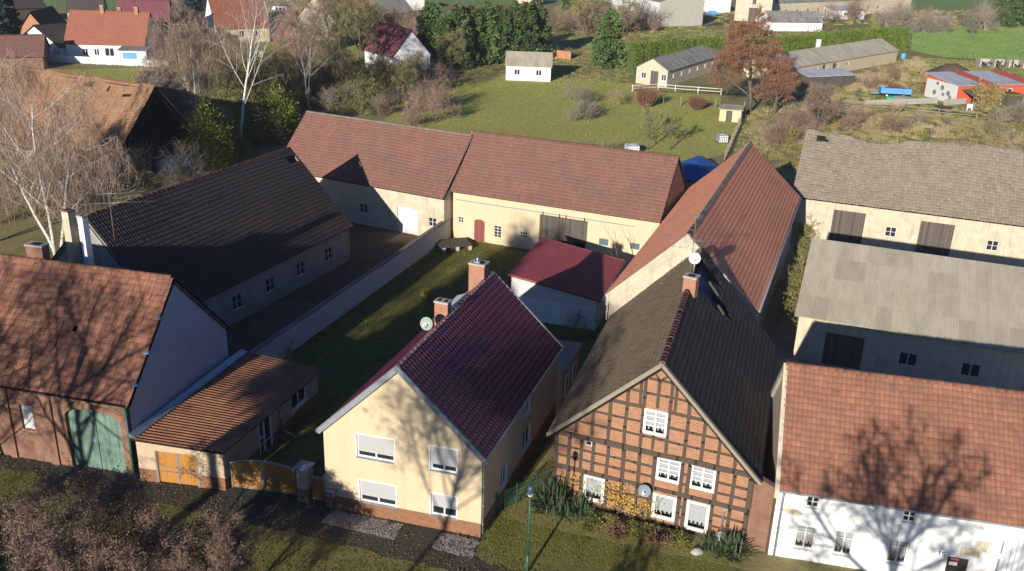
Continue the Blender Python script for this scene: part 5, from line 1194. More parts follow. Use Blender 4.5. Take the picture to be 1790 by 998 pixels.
    miss = lambda u, v: (.86 < v < .93 and (.72 < u < .755 or .82 < u < .83)) or (.8 < v < .86 and .89 < u < .925 and math.sin(u*900) > 0) or (.42 < v < .46 and .79 < u < .8)
    rf = tiles('roof', [Fr, Bk], M['t_thatch'], b.e, tw=.26, th=.34, prof='flat', amp=0, lift=.035, jit=.014, seed=91, sag=sag, miss=miss)
    mb = MB(); deck(mb, Fr, .05, .42); deck(mb, Bk, .05, .42); mb.build('roof_boards', M['dark'], rf); ridge_caps(b.m(0, hd, hr+.12), b.m(L+.3, hd, hr+.05), M['t_far'], rf, 80, .15)
    far_house('low_red_roof', 'low outbuilding with dull red hipped roof at the left edge above the brown barn', 'outbuilding', (-60, 124), (78, 121), 12, 2.4, 5.2, 't_barn', 'oldbrick')
    # courtyard buildings at the right
    a = G(1415, 452); b = Bld('pale_roof_shed', 'long low shed with pale fibre cement roof in the right-hand courtyard', 'shed', 20.6, 62.3, 20.5, 26., 15.)
    mb = MB(); b.wall(mb, 'front', [(0, -.2), (26, -.2), (26, 3.6), (0, 3.6)], [(2, .02, 4.6, 2.5), (7, 1., 8.2, 2.), (11, 1, 12.2, 2.), (15, .02, 17.5, 2.5)], .15)
    b.wall(mb, 'back', [(0, -.2), (26, -.2), (26, 3.2), (0, 3.2)])
    for f in ('left', 'right'): b.wall(mb, f, [(0, -.2), (15, -.2), (15, 3.2), (9, 6.3), (0, 3.6)])
    mb.build('wall', M['old_plaster'], b.e)
    for x0, x1 in ((2, 4.6), (15, 17.5)): q = MB(); b.fbox(q, 'front', x0+.02, .02, x1-.02, 2.48, -.12, -.07); q.build('door', M['grey_wood'], b.e)
    for x in (7, 11): b.window('front', x, 1, x+1.2, 2, M['oldwhite'], M['darkglass'], .08, 2)
    q = MB()
    for s in ((b.m(-.3, -.4, 3.55), b.m(26.3, -.4, 3.55), b.m(26.3, 9, 6.45), b.m(-.3, 9, 6.45)), (b.m(26.3, 15.4, 3.1), b.m(-.3, 15.4, 3.1), b.m(-.3, 9, 6.45), b.m(26.3, 9, 6.45))):
        q.face(s, uv=[(0, 0), (26, 0), (26, 9), (0, 9)]); deck(q, s, .06, .02)
    q.build('roof', M['corr_pale'], b.e)
# ------------------------------------------------------------------ ground
def px(*pts): return [G(*p)[:2] for p in pts]
def ground():
    sheet('ground', [(-420, -60), (420, -60), (420, 900), (-420, 900)], 0, M['g_land'])
    yd = lambda u, v: np.array([-9.44+u*math.cos(math.radians(16.5))+v*math.sin(math.radians(17)), 42.23-u*math.sin(math.radians(16.5))+v*math.cos(math.radians(17))])
    sheet('street_lawn', [yd(-45, -14), yd(45, -14), yd(45, 2.2), yd(-45, 2.2)], .004, M['g_lawn'])
    sheet('pavement', [yd(-45, -2.5), yd(8, -2.7), yd(9, -2.9), yd(40, -4.4), yd(40, -3.2), yd(9.2, -1.5), yd(8.6, -.9), yd(8.5, .6), yd(-8, .9), yd(-22, .6), yd(-45, 1.)], .012, M['g_pave'], rough=.16, step=.5)
    sheet('street_road', [yd(-60, -26), yd(60, -28), yd(60, -19), yd(-60, -17)], .02, M['g_road'])
    sheet('courtyard_lawn', [G(*p)[:2] for p in ((400, 845), (560, 700), (500, 612), (790, 392), (1110, 470), (1060, 560), (985, 720), (860, 935), (575, 885))], .006, M['g_lawn'], rough=.2)
    sheet('neighbour_yard', [(-25, 58), (-17.5, 58), (-7, 86), (-18, 92)], .007, M['g_dirt'], rough=.2)
    sheet('right_yard', [(13, 47), (60, 38), (75, 95), (26, 104)], .005, M['g_dry'], rough=.4)
    sheet('meadow', px((640, 255), (700, 180), (900, 128), (1100, 145), (1260, 162), (1262, 205), (1290, 222), (1265, 270), (1190, 290), (1000, 262)), .008, M['g_meadow'], rough=.6)
    sheet('farm_track', px((1110, 160), (1260, 166), (1400, 172), (1560, 180), (1800, 222), (1800, 205), (1560, 172), (1400, 166), (1260, 161), (1110, 155)), .012, M['g_dirt'], rough=.3)
    sheet('crop_field', px((1592, 88), (1650, 100), (1800, 108), (1800, 42), (1596, 50)), .01, M['g_field'], rough=.8)
    sheet('far_field', px((560, 6), (1000, 3), (1000, -18), (-20, -25), (-20, 5), (240, 18)), .01, M['g_field'], rough=1.)
    sheet('field_beyond', px((1440, 12), (1810, 12), (1810, -30), (1400, -30)), .011, M['g_field'], rough=1.)
    sheet('village_lawn', px((70, 122), (300, 118), (420, 128), (400, 145), (200, 150), (60, 130)), .009, M['g_meadow'], rough=.5)
    sheet('village_lane', px((322, 54), (340, 56), (372, 86), (440, 94), (470, 100), (420, 130), (388, 150), (360, 140), (420, 108), (345, 92)), .014, M['g_road'], rough=.2)
    sheet('village_green', px((380, 90), (470, 78), (640, 60), (700, 90), (640, 110), (470, 96)), .009, M['g_meadow'], rough=.6)
    sheet('farmyard', px((1230, 46), (1300, 40), (1440, 48), (1440, 36), (1260, 36)), .012, M['g_dirt'], rough=.6)
    # gravel beds at the yellow house and the garage, with pebbles on them
    beds = [[yd(.35, -1.35), yd(4.5, -1.4), yd(4.4, -.04), yd(.45, -.04)], [yd(6.5, -1.35), yd(8.7, -1.5), yd(8.6, -.02), yd(6.5, -.03)], [yd(-11.8, .4), yd(-10.6, .4), yd(-10.4, 1.6), yd(-11.8, 1.5)], [yd(-8.3, -.2), yd(-6.4, -.3), yd(-6.3, .75), yd(-8.2, .9)]]
    for i, bd in enumerate(beds):
        sheet('gravel_bed', bd, .02, M['g_gravel'], rough=.08, step=.4, seed=i)
        rng = np.random.default_rng(i); q = scatter(bd, 900, rng); n = len(q); s = rng.uniform(.025, .06, n)
        base = np.array([[1, 0, 0], [-.5, .87, 0], [-.5, -.87, 0], [0, 0, .8]]); V = (np.concatenate([q, np.full((n, 1), .022)], 1)[:, None]+base[None]*s[:, None, None]*rng.uniform(.6, 1.2, (n, 4, 1))).reshape(-1, 3)
        F = (np.arange(n)[:, None, None]*4+np.array([[0, 1, 3], [1, 2, 3], [2, 0, 3]])[None]).reshape(-1, 3)
        tag(link('gravel', np_mesh('gravel', V, F, M['stone'])), 'pale gravel in front of the %s' % ('yellow house' if i < 2 else 'low garage'), 'gravel', kind='stuff')
    rng = np.random.default_rng(8); q = np.concatenate([scatter(beds[0], 90, rng), scatter(beds[1], 60, rng)]); n = len(q)
    V, F = cards(np.concatenate([q, rng.uniform(.04, .2, (n, 1))], 1), unit(rng.normal(size=(n, 3))), .14, .09, rng, tri=False)
    tag(link('fallen_leaves', np_mesh('fallen_leaves', V, F, M['leaf_litter'])), 'rust-coloured plants and leaves in the gravel', 'leaves', kind='stuff')
    rng = np.random.default_rng(18); lp = [yd(-24, -9), yd(22, -10), yd(22, -2.), yd(9, -.6), yd(-24, -1.2)]; q = scatter(lp, 12000, rng); n = len(q)
    V, F = cards(np.concatenate([q, rng.uniform(.02, .09, (n, 1))], 1), unit(rng.normal(size=(n, 3))*[1, 1, .3]), .1*rng.uniform(.6, 1.3, n), .07, rng, tri=False)
    tag(link('fallen_leaves', np_mesh('fallen_leaves', V, F, M['leaf_litter'])), 'brown fallen leaves on the street verge and pavement', 'leaves', kind='stuff')
    # grass
    lawnR = px((848, 935), (905, 850), (965, 800), (968, 870), (1300, 960), (1260, 1010), (860, 975))
    grass('grass', 'short grass between the yellow house and the timber house', lawnR, 26000, .11, .022, M['blade'], 1)
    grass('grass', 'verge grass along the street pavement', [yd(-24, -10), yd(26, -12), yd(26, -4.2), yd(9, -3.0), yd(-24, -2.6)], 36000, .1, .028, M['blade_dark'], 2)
    grass('grass', 'verge grass in front of the timber house', [yd(9, -3.3), yd(24, -4.9), yd(24, -1.5), yd(11, -.9)], 9000, .12, .024, M['blade'], 5)
    grass('grass', 'lawn in the courtyard behind the yellow house', px((420, 840), (565, 690), (505, 615), (795, 415), (1100, 465), (1040, 590), (1000, 640), (860, 480), (560, 745)), 60000, .14, .04, M['blade'], 3)
    grass('meadow_grass', 'grass of the meadow behind the cream barn', px((640, 255), (700, 180), (900, 128), (1100, 148), (1260, 164), (1262, 205), (1290, 222), (1265, 270), (1190, 290), (1000, 262)), 140000, .13, .06, M['blade_far'], 4)
    land = px((-60, 160), (-60, 60), (600, 60), (1000, 120), (1330, 210), (1400, 330), (1830, 330), (1830, 110), (1590, 105), (1480, 170), (1200, 160), (850, 130), (500, 260), (300, 300), (-60, 300))
    grass('rough_grass', 'rough olive grass of the waste land', px((1300, 200), (1420, 160), (1830, 200), (1830, 310), (1380, 300), (1290, 270)), 60000, .3, .1, M['blade_olive'], 6, clump=1500)
    grass('dry_grass', 'pale dry grass tufts on the waste land', px((1310, 200), (1480, 165), (1830, 240), (1830, 300), (1420, 250), (1300, 270)), 30000, .6, .08, M['blade_dry'], 7, clump=260, lean=.25)
    grass('rough_grass', 'rough grass around the stables and the shack', px((1370, 160), (1560, 110), (1600, 100), (1830, 115), (1830, 200), (1560, 172)), 50000, .28, .12, M['blade_olive'], 8, clump=1500)
    grass('dry_grass', 'pale dry grass in front of the long stable', px((1480, 160), (1490, 135), (1570, 115), (1600, 100), (1640, 130), (1560, 160)), 14000, .7, .1, M['blade_dry'], 9, clump=120)
    grass('rough_grass', 'rough grass between the village houses and the barns', px((380, 170), (400, 110), (640, 80), (800, 120), (760, 150), (680, 190), (520, 190)), 60000, .35, .12, M['blade_olive'], 10, clump=1200)
    grass('dry_grass', 'tall dry weeds below the white cottage', px((560, 150), (700, 128), (800, 124), (790, 145), (640, 165)), 16000, .8, .1, M['blade_dry'], 11, clump=160)
    grass('rough_grass', 'grass of the strip between the conifers, the hedge and the long stable', px((640, 190), (700, 165), (800, 118), (960, 96), (1000, 60), (1240, 52), (1600, 70), (1570, 96), (1100, 130), (1110, 158), (900, 126), (700, 178)), 60000, .25, .14, M['blade_olive'], 13, clump=3000)
    grass('young_crop', 'young crop of the green field at the right', px((1592, 88), (1650, 100), (1800, 108), (1800, 42), (1596, 50)), 70000, .22, .2, M['blade_crop'], 14)
    grass('rough_grass', 'grass around the village houses', px((-20, 60), (30, 45), (330, 50), (640, 40), (640, 80), (400, 110), (300, 120), (60, 108)), 40000, .3, .2, M['blade_far'], 15)
    grass('grass', 'garden lawn between the white garden wall and the brown barn', px((70, 122), (300, 118), (420, 128), (400, 145), (200, 150), (60, 130)), 30000, .14, .09, M['blade_far'], 16)
    grass('rough_grass', 'rough grass under the birches', px((150, 330), (330, 330), (520, 240), (520, 190), (380, 150), (290, 160)), 30000, .3, .1, M['blade_olive'], 17, clump=900)
    grass('rough_grass', 'grass around the far farm buildings', px((950, 60), (1130, 60), (1240, 50), (1600, 40), (1830, 60), (1830, 20), (1000, 15)), 30000, .4, .3, M['blade_olive'], 12, clump=900)
# ------------------------------------------------------------------ street things
def yd(u, v): return np.array([-9.44+u*math.cos(math.radians(16.5))+v*math.sin(math.radians(17)), 42.23-u*math.sin(math.radians(16.5))+v*math.cos(math.radians(17)), 0])
def street_things(Y, T, Wh):
    # double gate
    A = G(406, 852); Bq = G(519, 866); d = Bq-A; yaw = math.degrees(math.atan2(-d[1], d[0])); w = float(np.hypot(*d[:2]))
    b = Bld('driveway_gate', 'wide honey-coloured wooden driveway gate with arched top beside the garage', 'gate', A[0], A[1], yaw, w, .1)
    top = lambda t: 1.62+.32*math.sin(PI*min(1, max(0, t)))**.9
    for s in (0, 1):
        q = MB(); n = 12; x0, x1 = (.05, w/2-.04) if s == 0 else (w/2+.04, w-.05); F = b.F('front')
        for i in range(n):
            a0, a1 = x0+(x1-x0)*i/n, x0+(x1-x0)*(i+1)/n; q.hexa([F(a0, .12, 0), F(a1, .12, 0), F(a1, .12, -.05), F(a0, .12, -.05)], [F(a0, top(a0/w), 0), F(a1, top(a1/w), 0), F(a1, top(a1/w), -.05), F(a0, top(a0/w), -.05)])
        me = q.mesh('gate_leaf', M['gate_wood']); uvl = me.uv_layers[0].data
        for lp in me.loops: co = me.vertices[lp.vertex_index].co; uvl[lp.index].uv = (math.hypot(co.x, co.y), co.z)
        lf = link('gate_leaf', me, b.e)
        q = MB(); F3 = lambda a, z: np.array(F(a, z, .02))
        for i in range(n): a0, a1 = x0+(x1-x0)*i/n, x0+(x1-x0)*(i+1)/n; q.bar(F3(a0, top(a0/w)), F3(a1, top(a1/w)), .07, .06)
        q.bar(F3(x0, .12), F3(x1, .12), .06); q.bar(F3(x0, .95), F3(x1, .95), .05)
        for x in (x0, x1): q.bar(F3(x, .05), F3(x, top(x/w)), .06)
        q.build('gate_frame', M['zinc'], lf)
    # pillars and small gate
    P = G(533, 878); r = -math.radians(17)
    def pillar(name, label, c, s, h, zp):
        e = empty(name, (c[0], c[1], 0), r, label, 'gate pillar'); q = MB(); q.box(-s, -s, -.1, s, s, zp); q.build('plinth', M['plinth'], e)
        q = MB(); q.box(-s+.02, -s+.02, zp, s-.02, s-.02, h); q.build('shaft', M['sand_plaster'], e)
        q = MB(); t = s+.1; q.hexa([(-t, -t, h), (t, -t, h), (t, t, h), (-t, t, h)], [(-t, -t, h+.06), (t, -t, h+.06), (t, t, h+.06), (-t, t, h+.06)]); k = .06; q.hexa([(-t, -t, h+.061), (t, -t, h+.061), (t, t, h+.061), (-t, t, h+.061)], [(-k, -k, h+.2), (k, -k, h+.2), (k, k, h+.2), (-k, k, h+.2)]); q.build('cap', M['zinc'], e)
    c = P+np.array([0, .3, 0]); pillar('gate_pillar', 'sand-coloured gate pillar with metal cap between the driveway gate and the small gate', c, .33, 2.05, .82)
    c2 = Y.W(-.2, .5); pillar('gate_pillar', 'narrow capped gate pillar against the yellow house wall', c2, .16, 1.5, .8)
    A = c+np.array([.36, -.02, 0]); Bq = c2-np.array([.18, 0, 0]); q = MB(); e = empty('garden_gate', (A[0], A[1], 0), math.atan2(Bq[1]-A[1], Bq[0]-A[0]), 'narrow honey-coloured garden gate between the two pillars', 'gate'); L = float(np.hypot(*(Bq-A)[:2]))
    q.box(.02, -.03, .1, L-.02, .03, 1.4); q.build('gate_leaf', M['gate_wood'], e); q = MB(); q.bar((0, 0, 1.43), (L, 0, 1.43), .06); q.bar((0, 0, .08), (L, 0, .08), .06); q.build('gate_frame', M['zinc'], e)
    m = G(580, 893); e = empty('letter_box', (m[0], m[1], 0), r, 'dark letter box on a post at the corner of the yellow house', 'letter box'); q = MB(); q.box(-.22, -.16, .95, .22, .16, 1.25); q.box(-.25, -.19, 1.25, .25, .19, 1.29); q.build('box', M['grey'], e); q = MB(); q.bar((0, 0, 0), (0, 0, .95), .09); q.build('post', M['oldbrick'], e); q = MB(); q.box(-.15, -.165, 1.12, .15, -.161, 1.16); q.build('slot', M['black'], e)
    # lamp
    bs = G(921, 1002); h = zat(bs[0], bs[1], 862)
    e = empty('street_lamp', (bs[0], bs[1], 0), -.2, 'slim green street lamp with a blue-grey head in front of the lawn', 'street lamp'); q = MB(); q.tube([(0, 0, -.1), (0, 0, 1.1)], .07, 10); q.tube([(0, 0, 1.1), (0, 0, h)], [.05, .035], 10); q.build('post', M['green_steel'], e)
    q = MB(); q.tube([(0, 0, h-.05), (0, 0, h+.12), (0, 0, h+.34), (0, 0, h+.44)], [.08, .16, .14, .05], 14); q.build('lamp_head', m_flat('lamp_head_blue', (.06, .1, .16), .3), e); q = MB(); q.tube([(0, 0, h-.16), (0, 0, h-.05)], [.1, .14], 14); q.build('lens', M['oldwhite'], e)
    mh = G(814, 979); e = empty('manhole', (mh[0], mh[1], .016), 0, 'round rusty manhole cover in the dark pavement', 'manhole cover'); q = MB(); q.tube([(0, 0, -.03), (0, 0, .012)], .33, 24); q.build('cover', m_flat('rusty_iron', (.07, .05, .04), .7, .3, 20, bump=.6), e)
    q = MB()
    for i in range(24): a0, a1 = 2*PI*i/24, 2*PI*(i+1)/24; q.hexa([(.34*math.cos(t), .34*math.sin(t), -.02) if k == 0 else (.5*math.cos(t), .5*math.sin(t), -.02) for t, k in ((a0, 0), (a0, 1), (a1, 1), (a1, 0))], [(.34*math.cos(t), .34*math.sin(t), .006) if k == 0 else (.5*math.cos(t), .5*math.sin(t), .006) for t, k in ((a0, 0), (a0, 1), (a1, 1), (a1, 0))])
    q.build('surround', M['g_road'], e)
    # wire fence between the houses
    A = Y.W(Y.w+.05, 2.2); Bq = T.W(-.1, 1.2); d = Bq-A; L = float(np.hypot(*d[:2])); e = empty('wire_fence', (A[0], A[1], 0), math.atan2(d[1], d[0]), 'green wire mesh fence between the yellow and the timber house', 'fence'); q = MB()
    for x in np.linspace(0, L, 4): q.bar((x, 0, 0), (x, 0, 1.3), .06)
    q.build('posts', M['green_steel'], e); q = MB()
    for z in np.arange(.1, 1.3, .2): q.bar((0, 0, z), (L, 0, z), .018)
    for x in np.arange(.1, L, .12): q.bar((x, 0, .08), (x, 0, 1.25), .008)
    q.build('mesh_panel', M['green_steel'], e)
    # yuccas
    def yucca(label, p, s, seed, n=170, kind='yucca'):
        rng = np.random.default_rng(seed); mb = MB(); e = empty(kind, (p[0], p[1], 0), 0, label, 'plant')
        for i in range(n):
            a = rng.uniform(0, 6.28); el = rng.uniform(.1, 1.45); L = s*rng.uniform(.55, 1.); hgt = rng.uniform(0, .75)*s; d = np.array([math.cos(a)*math.cos(el), math.sin(a)*math.cos(el), math.sin(el)]); o = np.array([rng.normal(0, .25*s), rng.normal(0, .2*s), hgt*.6]); sd = np.array([-math.sin(a), math.cos(a), 0])
            w = .042*s; pts = [o+d*L*t+np.array([0, 0, -.35*L*t*t*(1.2-el)]) for t in (0, .35, .7, 1)]; ws = (w*.7, w, w*.75, .004)
            for j in range(3): mb.face([pts[j]-sd*ws[j], pts[j]+sd*ws[j], pts[j+1]+sd*ws[j+1], pts[j+1]-sd*ws[j+1]])
        mb.build('leaves', M['yucca'], e)
    p = T.W(.3, -1.1); yucca('large spiky yucca clump at the left corner of the timber house', p, 1.45, 1, 230); p = T.W(1.7, -1.2); yucca('smaller spiky yucca clump under the left ground-floor window', p, 1.05, 2, 150)
    p = T.W(9.9, -1.1); yucca('spiky grass clump in front of the brick gap wall', p, 1.15, 3, 220, 'grass_clump'); p = T.W(8.9, -1.0); yucca('bright grass clump left of the white rain barrel', p, .8, 4, 120, 'grass_clump')
    p = T.W(9.25, -.45); e = empty('rain_barrel', (p[0], p[1], 0), 0, 'small white rain barrel under the downpipe of the timber house', 'barrel'); q = MB(); q.tube([(0, 0, 0), (0, 0, .35), (0, 0, .7)], [.22, .27, .24], 14); q.build('body', M['pale_dish'], e)
    q = MB(); F = T.F('front'); q.tube([F(9.2, .7, .12), F(9.2, 1.9, .12), F(9.3, 2.05, .06)], .045, 8); q.build('downpipe', M['zinc'], T.e)
    p = T.W(8.2, -1.5); e = empty('garden_stone', (p[0], p[1], 0), .3, 'pale boulder beside the grass clump', 'stone'); rng = np.random.default_rng(3); q = MB(); n = 10; R = [[(.38*math.cos(2*PI*k/n)*math.cos(t)*rng.uniform(.9, 1.1), .26*math.sin(2*PI*k/n)*math.cos(t)*rng.uniform(.9, 1.1), .02+.22*math.sin(t)) for k in range(n)] for t in (0, .5, 1.0, 1.5)]
    for i in range(3):
        for k in range(n): q.face([R[i][k], R[i][(k+1) % n], R[i+1][(k+1) % n], R[i+1][k]], sm=True)
    q.build('body', M['concrete'], e)
    # climbing plant with yellow leaves
    rng = np.random.default_rng(9); mb = MB(); F = T.F('front'); ends = []
    for i in range(26):
        a = rng.uniform(1.4, 5.9); z = 0; pts = [np.array(F(a, 0, .08))]; n = rng.integers(4, 9); aa = a
        for k in range(n): aa += rng.normal(.05, .16); z += rng.uniform(.15, .34); pts.append(np.array(F(aa, min(z, 2.9), rng.uniform(.06, .18))))
        mb.tube(pts, [.018-.012*j/len(pts) for j in range(len(pts))], 4); ends += pts[1:]
    e = empty('climbing_plant', tuple(T.e.location), T.e.rotation_euler[2], 'creeper with bright yellow autumn leaves on the timber house wall', 'climbing plant'); mb.build('stems', M['bark'], e)
    n = 560; a = np.concatenate([rng.normal(3.75, .5, 270), rng.normal(4.9, .45, 150), rng.normal(1.3, .25, 50), rng.normal(2.4, .8, 90)]); z = np.abs(np.concatenate([rng.normal(1.15, .45, 270), rng.normal(.75, .32, 150), rng.normal(1.5, .3, 50), rng.normal(.8, .6, 90)]))
    P = np.array([F(x, y, q_) for x, y, q_ in zip(a, z, rng.uniform(.05, .28, n))]); V, Fc = cards(P, unit(rng.normal(size=(n, 3))+[0, -.3, -.5]), .115*rng.uniform(.6, 1.3, n), .1, rng, tri=False); link('leaves', np_mesh('leaves', V, Fc, M['leaf_yellow']), e)
    # bed of low plants under the windows
    fol = blob_mesh(5, .8, .6, .55, M['olive'], 1100, 14, .16, .07); fol2 = blob_mesh(6, .7, .5, .4, M['leaf_litter'], 900, 14, .13, .08)
    for i, (u, v, s) in enumerate(((3., -1.1, .9), (4.1, -1.4, 1.), (5.2, -1.2, .9), (6.3, -1.3, 1.1), (7.3, -1.1, .9), (5.7, -1.7, .6), (2.5, -1.7, .6))):
        p = T.W(u, v); o = link('garden_shrub', fol if i % 2 == 0 else fol2, None, (p[0], p[1], 0)); o.scale = (s, s, s); o.rotation_euler[2] = i*1.3
        tag(o, 'low olive-green plant in the bed under the timber house windows' if i % 2 == 0 else 'low rust-brown plant in the bed under the timber house windows', 'plant', 'low plants in the bed by the timber house')
    # long white wall of the courtyard
    A = np.array([-17.6, 55.2, 0]); Bq = np.array([-6.15, 87.2, 0]); d = Bq-A; L = float(np.hypot(*d[:2])); e = empty('courtyard_wall', (A[0], A[1], 0), math.atan2(d[1], d[0]), 'long white rendered wall along the left side of the courtyard', 'wall'); q = MB(); n = 9
    for i in range(n): q.box(L*i/n, -.15, -.1, L*(i+1)/n-.004, .15, 1.85+.05*math.sin(i*2.1))
    q.build('masonry', M['bluewhite'], e); q = MB(); q.box(0, -.2, 1.91, L, .2, 1.97); q.build('coping', M['t_grey'], e)
    p = G(792, 432); e = empty('wooden_platform', (p[0], p[1], 0), .32, 'low dark wooden platform on blocks at the foot of the cream barn', 'platform'); q = MB()
    for i in range(9): q.box(-1.5+i*.34, -1.2, .42, -1.5+i*.34+.31, 1.2, .47)
    q.build('boards', M['grey_wood'], e); q = MB()
    for x in (-1.3, 0, 1.2): q.box(x, -1.18, 0, x+.3, -1., .415)
    q.box(-1.5, 1., 0, 1.5, 1.18, .415); q.build('blocks', M['bluewhite'], e)
    # dishes and aerials
    k = Y.W(Y.w*.495-.55, 4.7, 8.75); dish('satellite_dish', 'grey-green dish on the red roof beside the lower chimney of the yellow house', k+np.array([0, 0, .55]), (-.35, -1, .28), .36, M['grey_dish'], .6, foot=(.05, .3, -.7))
    k = T.W(T.w*.513+.1, 10.6, 11.3); dish('satellite_dish', 'large white dish above the chimney of the timber house', k-np.array([0, 0, .1]), (-.15, -1, .3), .34, M['pale_dish'], .6, foot=(.0, -.2, -1.0))
    k = T.W(5.13, -.42, 2.15); dish('satellite_dish', 'blue-grey dish with faint print on the timber house wall', k, (-.35, -1, .25), .33, M['blue_dish'], .3, foot=(.05, .42, -.1))
    q = MB()
    k = np.array(T.W(5.13, -.47, 2.2))
    k = T.W(T.w*.513-.15, 11.6, 8.9); antenna('roof_aerial', 'tall rusty aerial mast with three arrays over the orange-red barn roof', k, 4.6, [(4.5, -.9, 1.0, 6, .6), (3.1, -1.25, 2.6, 9, .9), (2.95, 1.35, 1.8, 8, .55), (2.5, -1.25, 1.7, 5, 1.3)])
    k = G(200, 416, 8.); antenna('roof_aerial', 'rusty aerial mast with two long arrays on the black roofed barn', k-np.array([0, 0, .6]), 3.9, [(3.1, 1.3, 4.2, 14, .3), (3.75, 1.25, 2.8, 7, .3)])
    # blue covered heap
    p = G(1222, 300); rng = np.random.default_rng(2); q = MB(); N = 10; hh = lambda x, y: 2.1*max(0, 1-abs(x)*.8)*max(.0, 1-abs(y)**3*.9)
    gd = [[(2.9*x, 4.4*y, hh(x, y)+rng.uniform(0, .1)) for y in np.linspace(-1, 1, N)] for x in np.linspace(-1, 1, N)]
    for i in range(N-1):
        for j in range(N-1): q.face([gd[i][j], gd[i+1][j], gd[i+1][j+1], gd[i][j+1]])
    e = empty('tarpaulin_heap', (p[0]-.6, p[1]-1., 0), -.35, 'heap under a dark blue tarpaulin between the two red-roofed barns', 'covered heap'); q.build('tarpaulin', M['tarp'], e); q = MB(); q.bar((2.5, 3.5, 0), (3.1, 4.2, 1.7), .18); q.bar((2.0, 4.2, .1), (3.3, 3.9, 1.2), .16); q.build('poles', M['timber'], e)
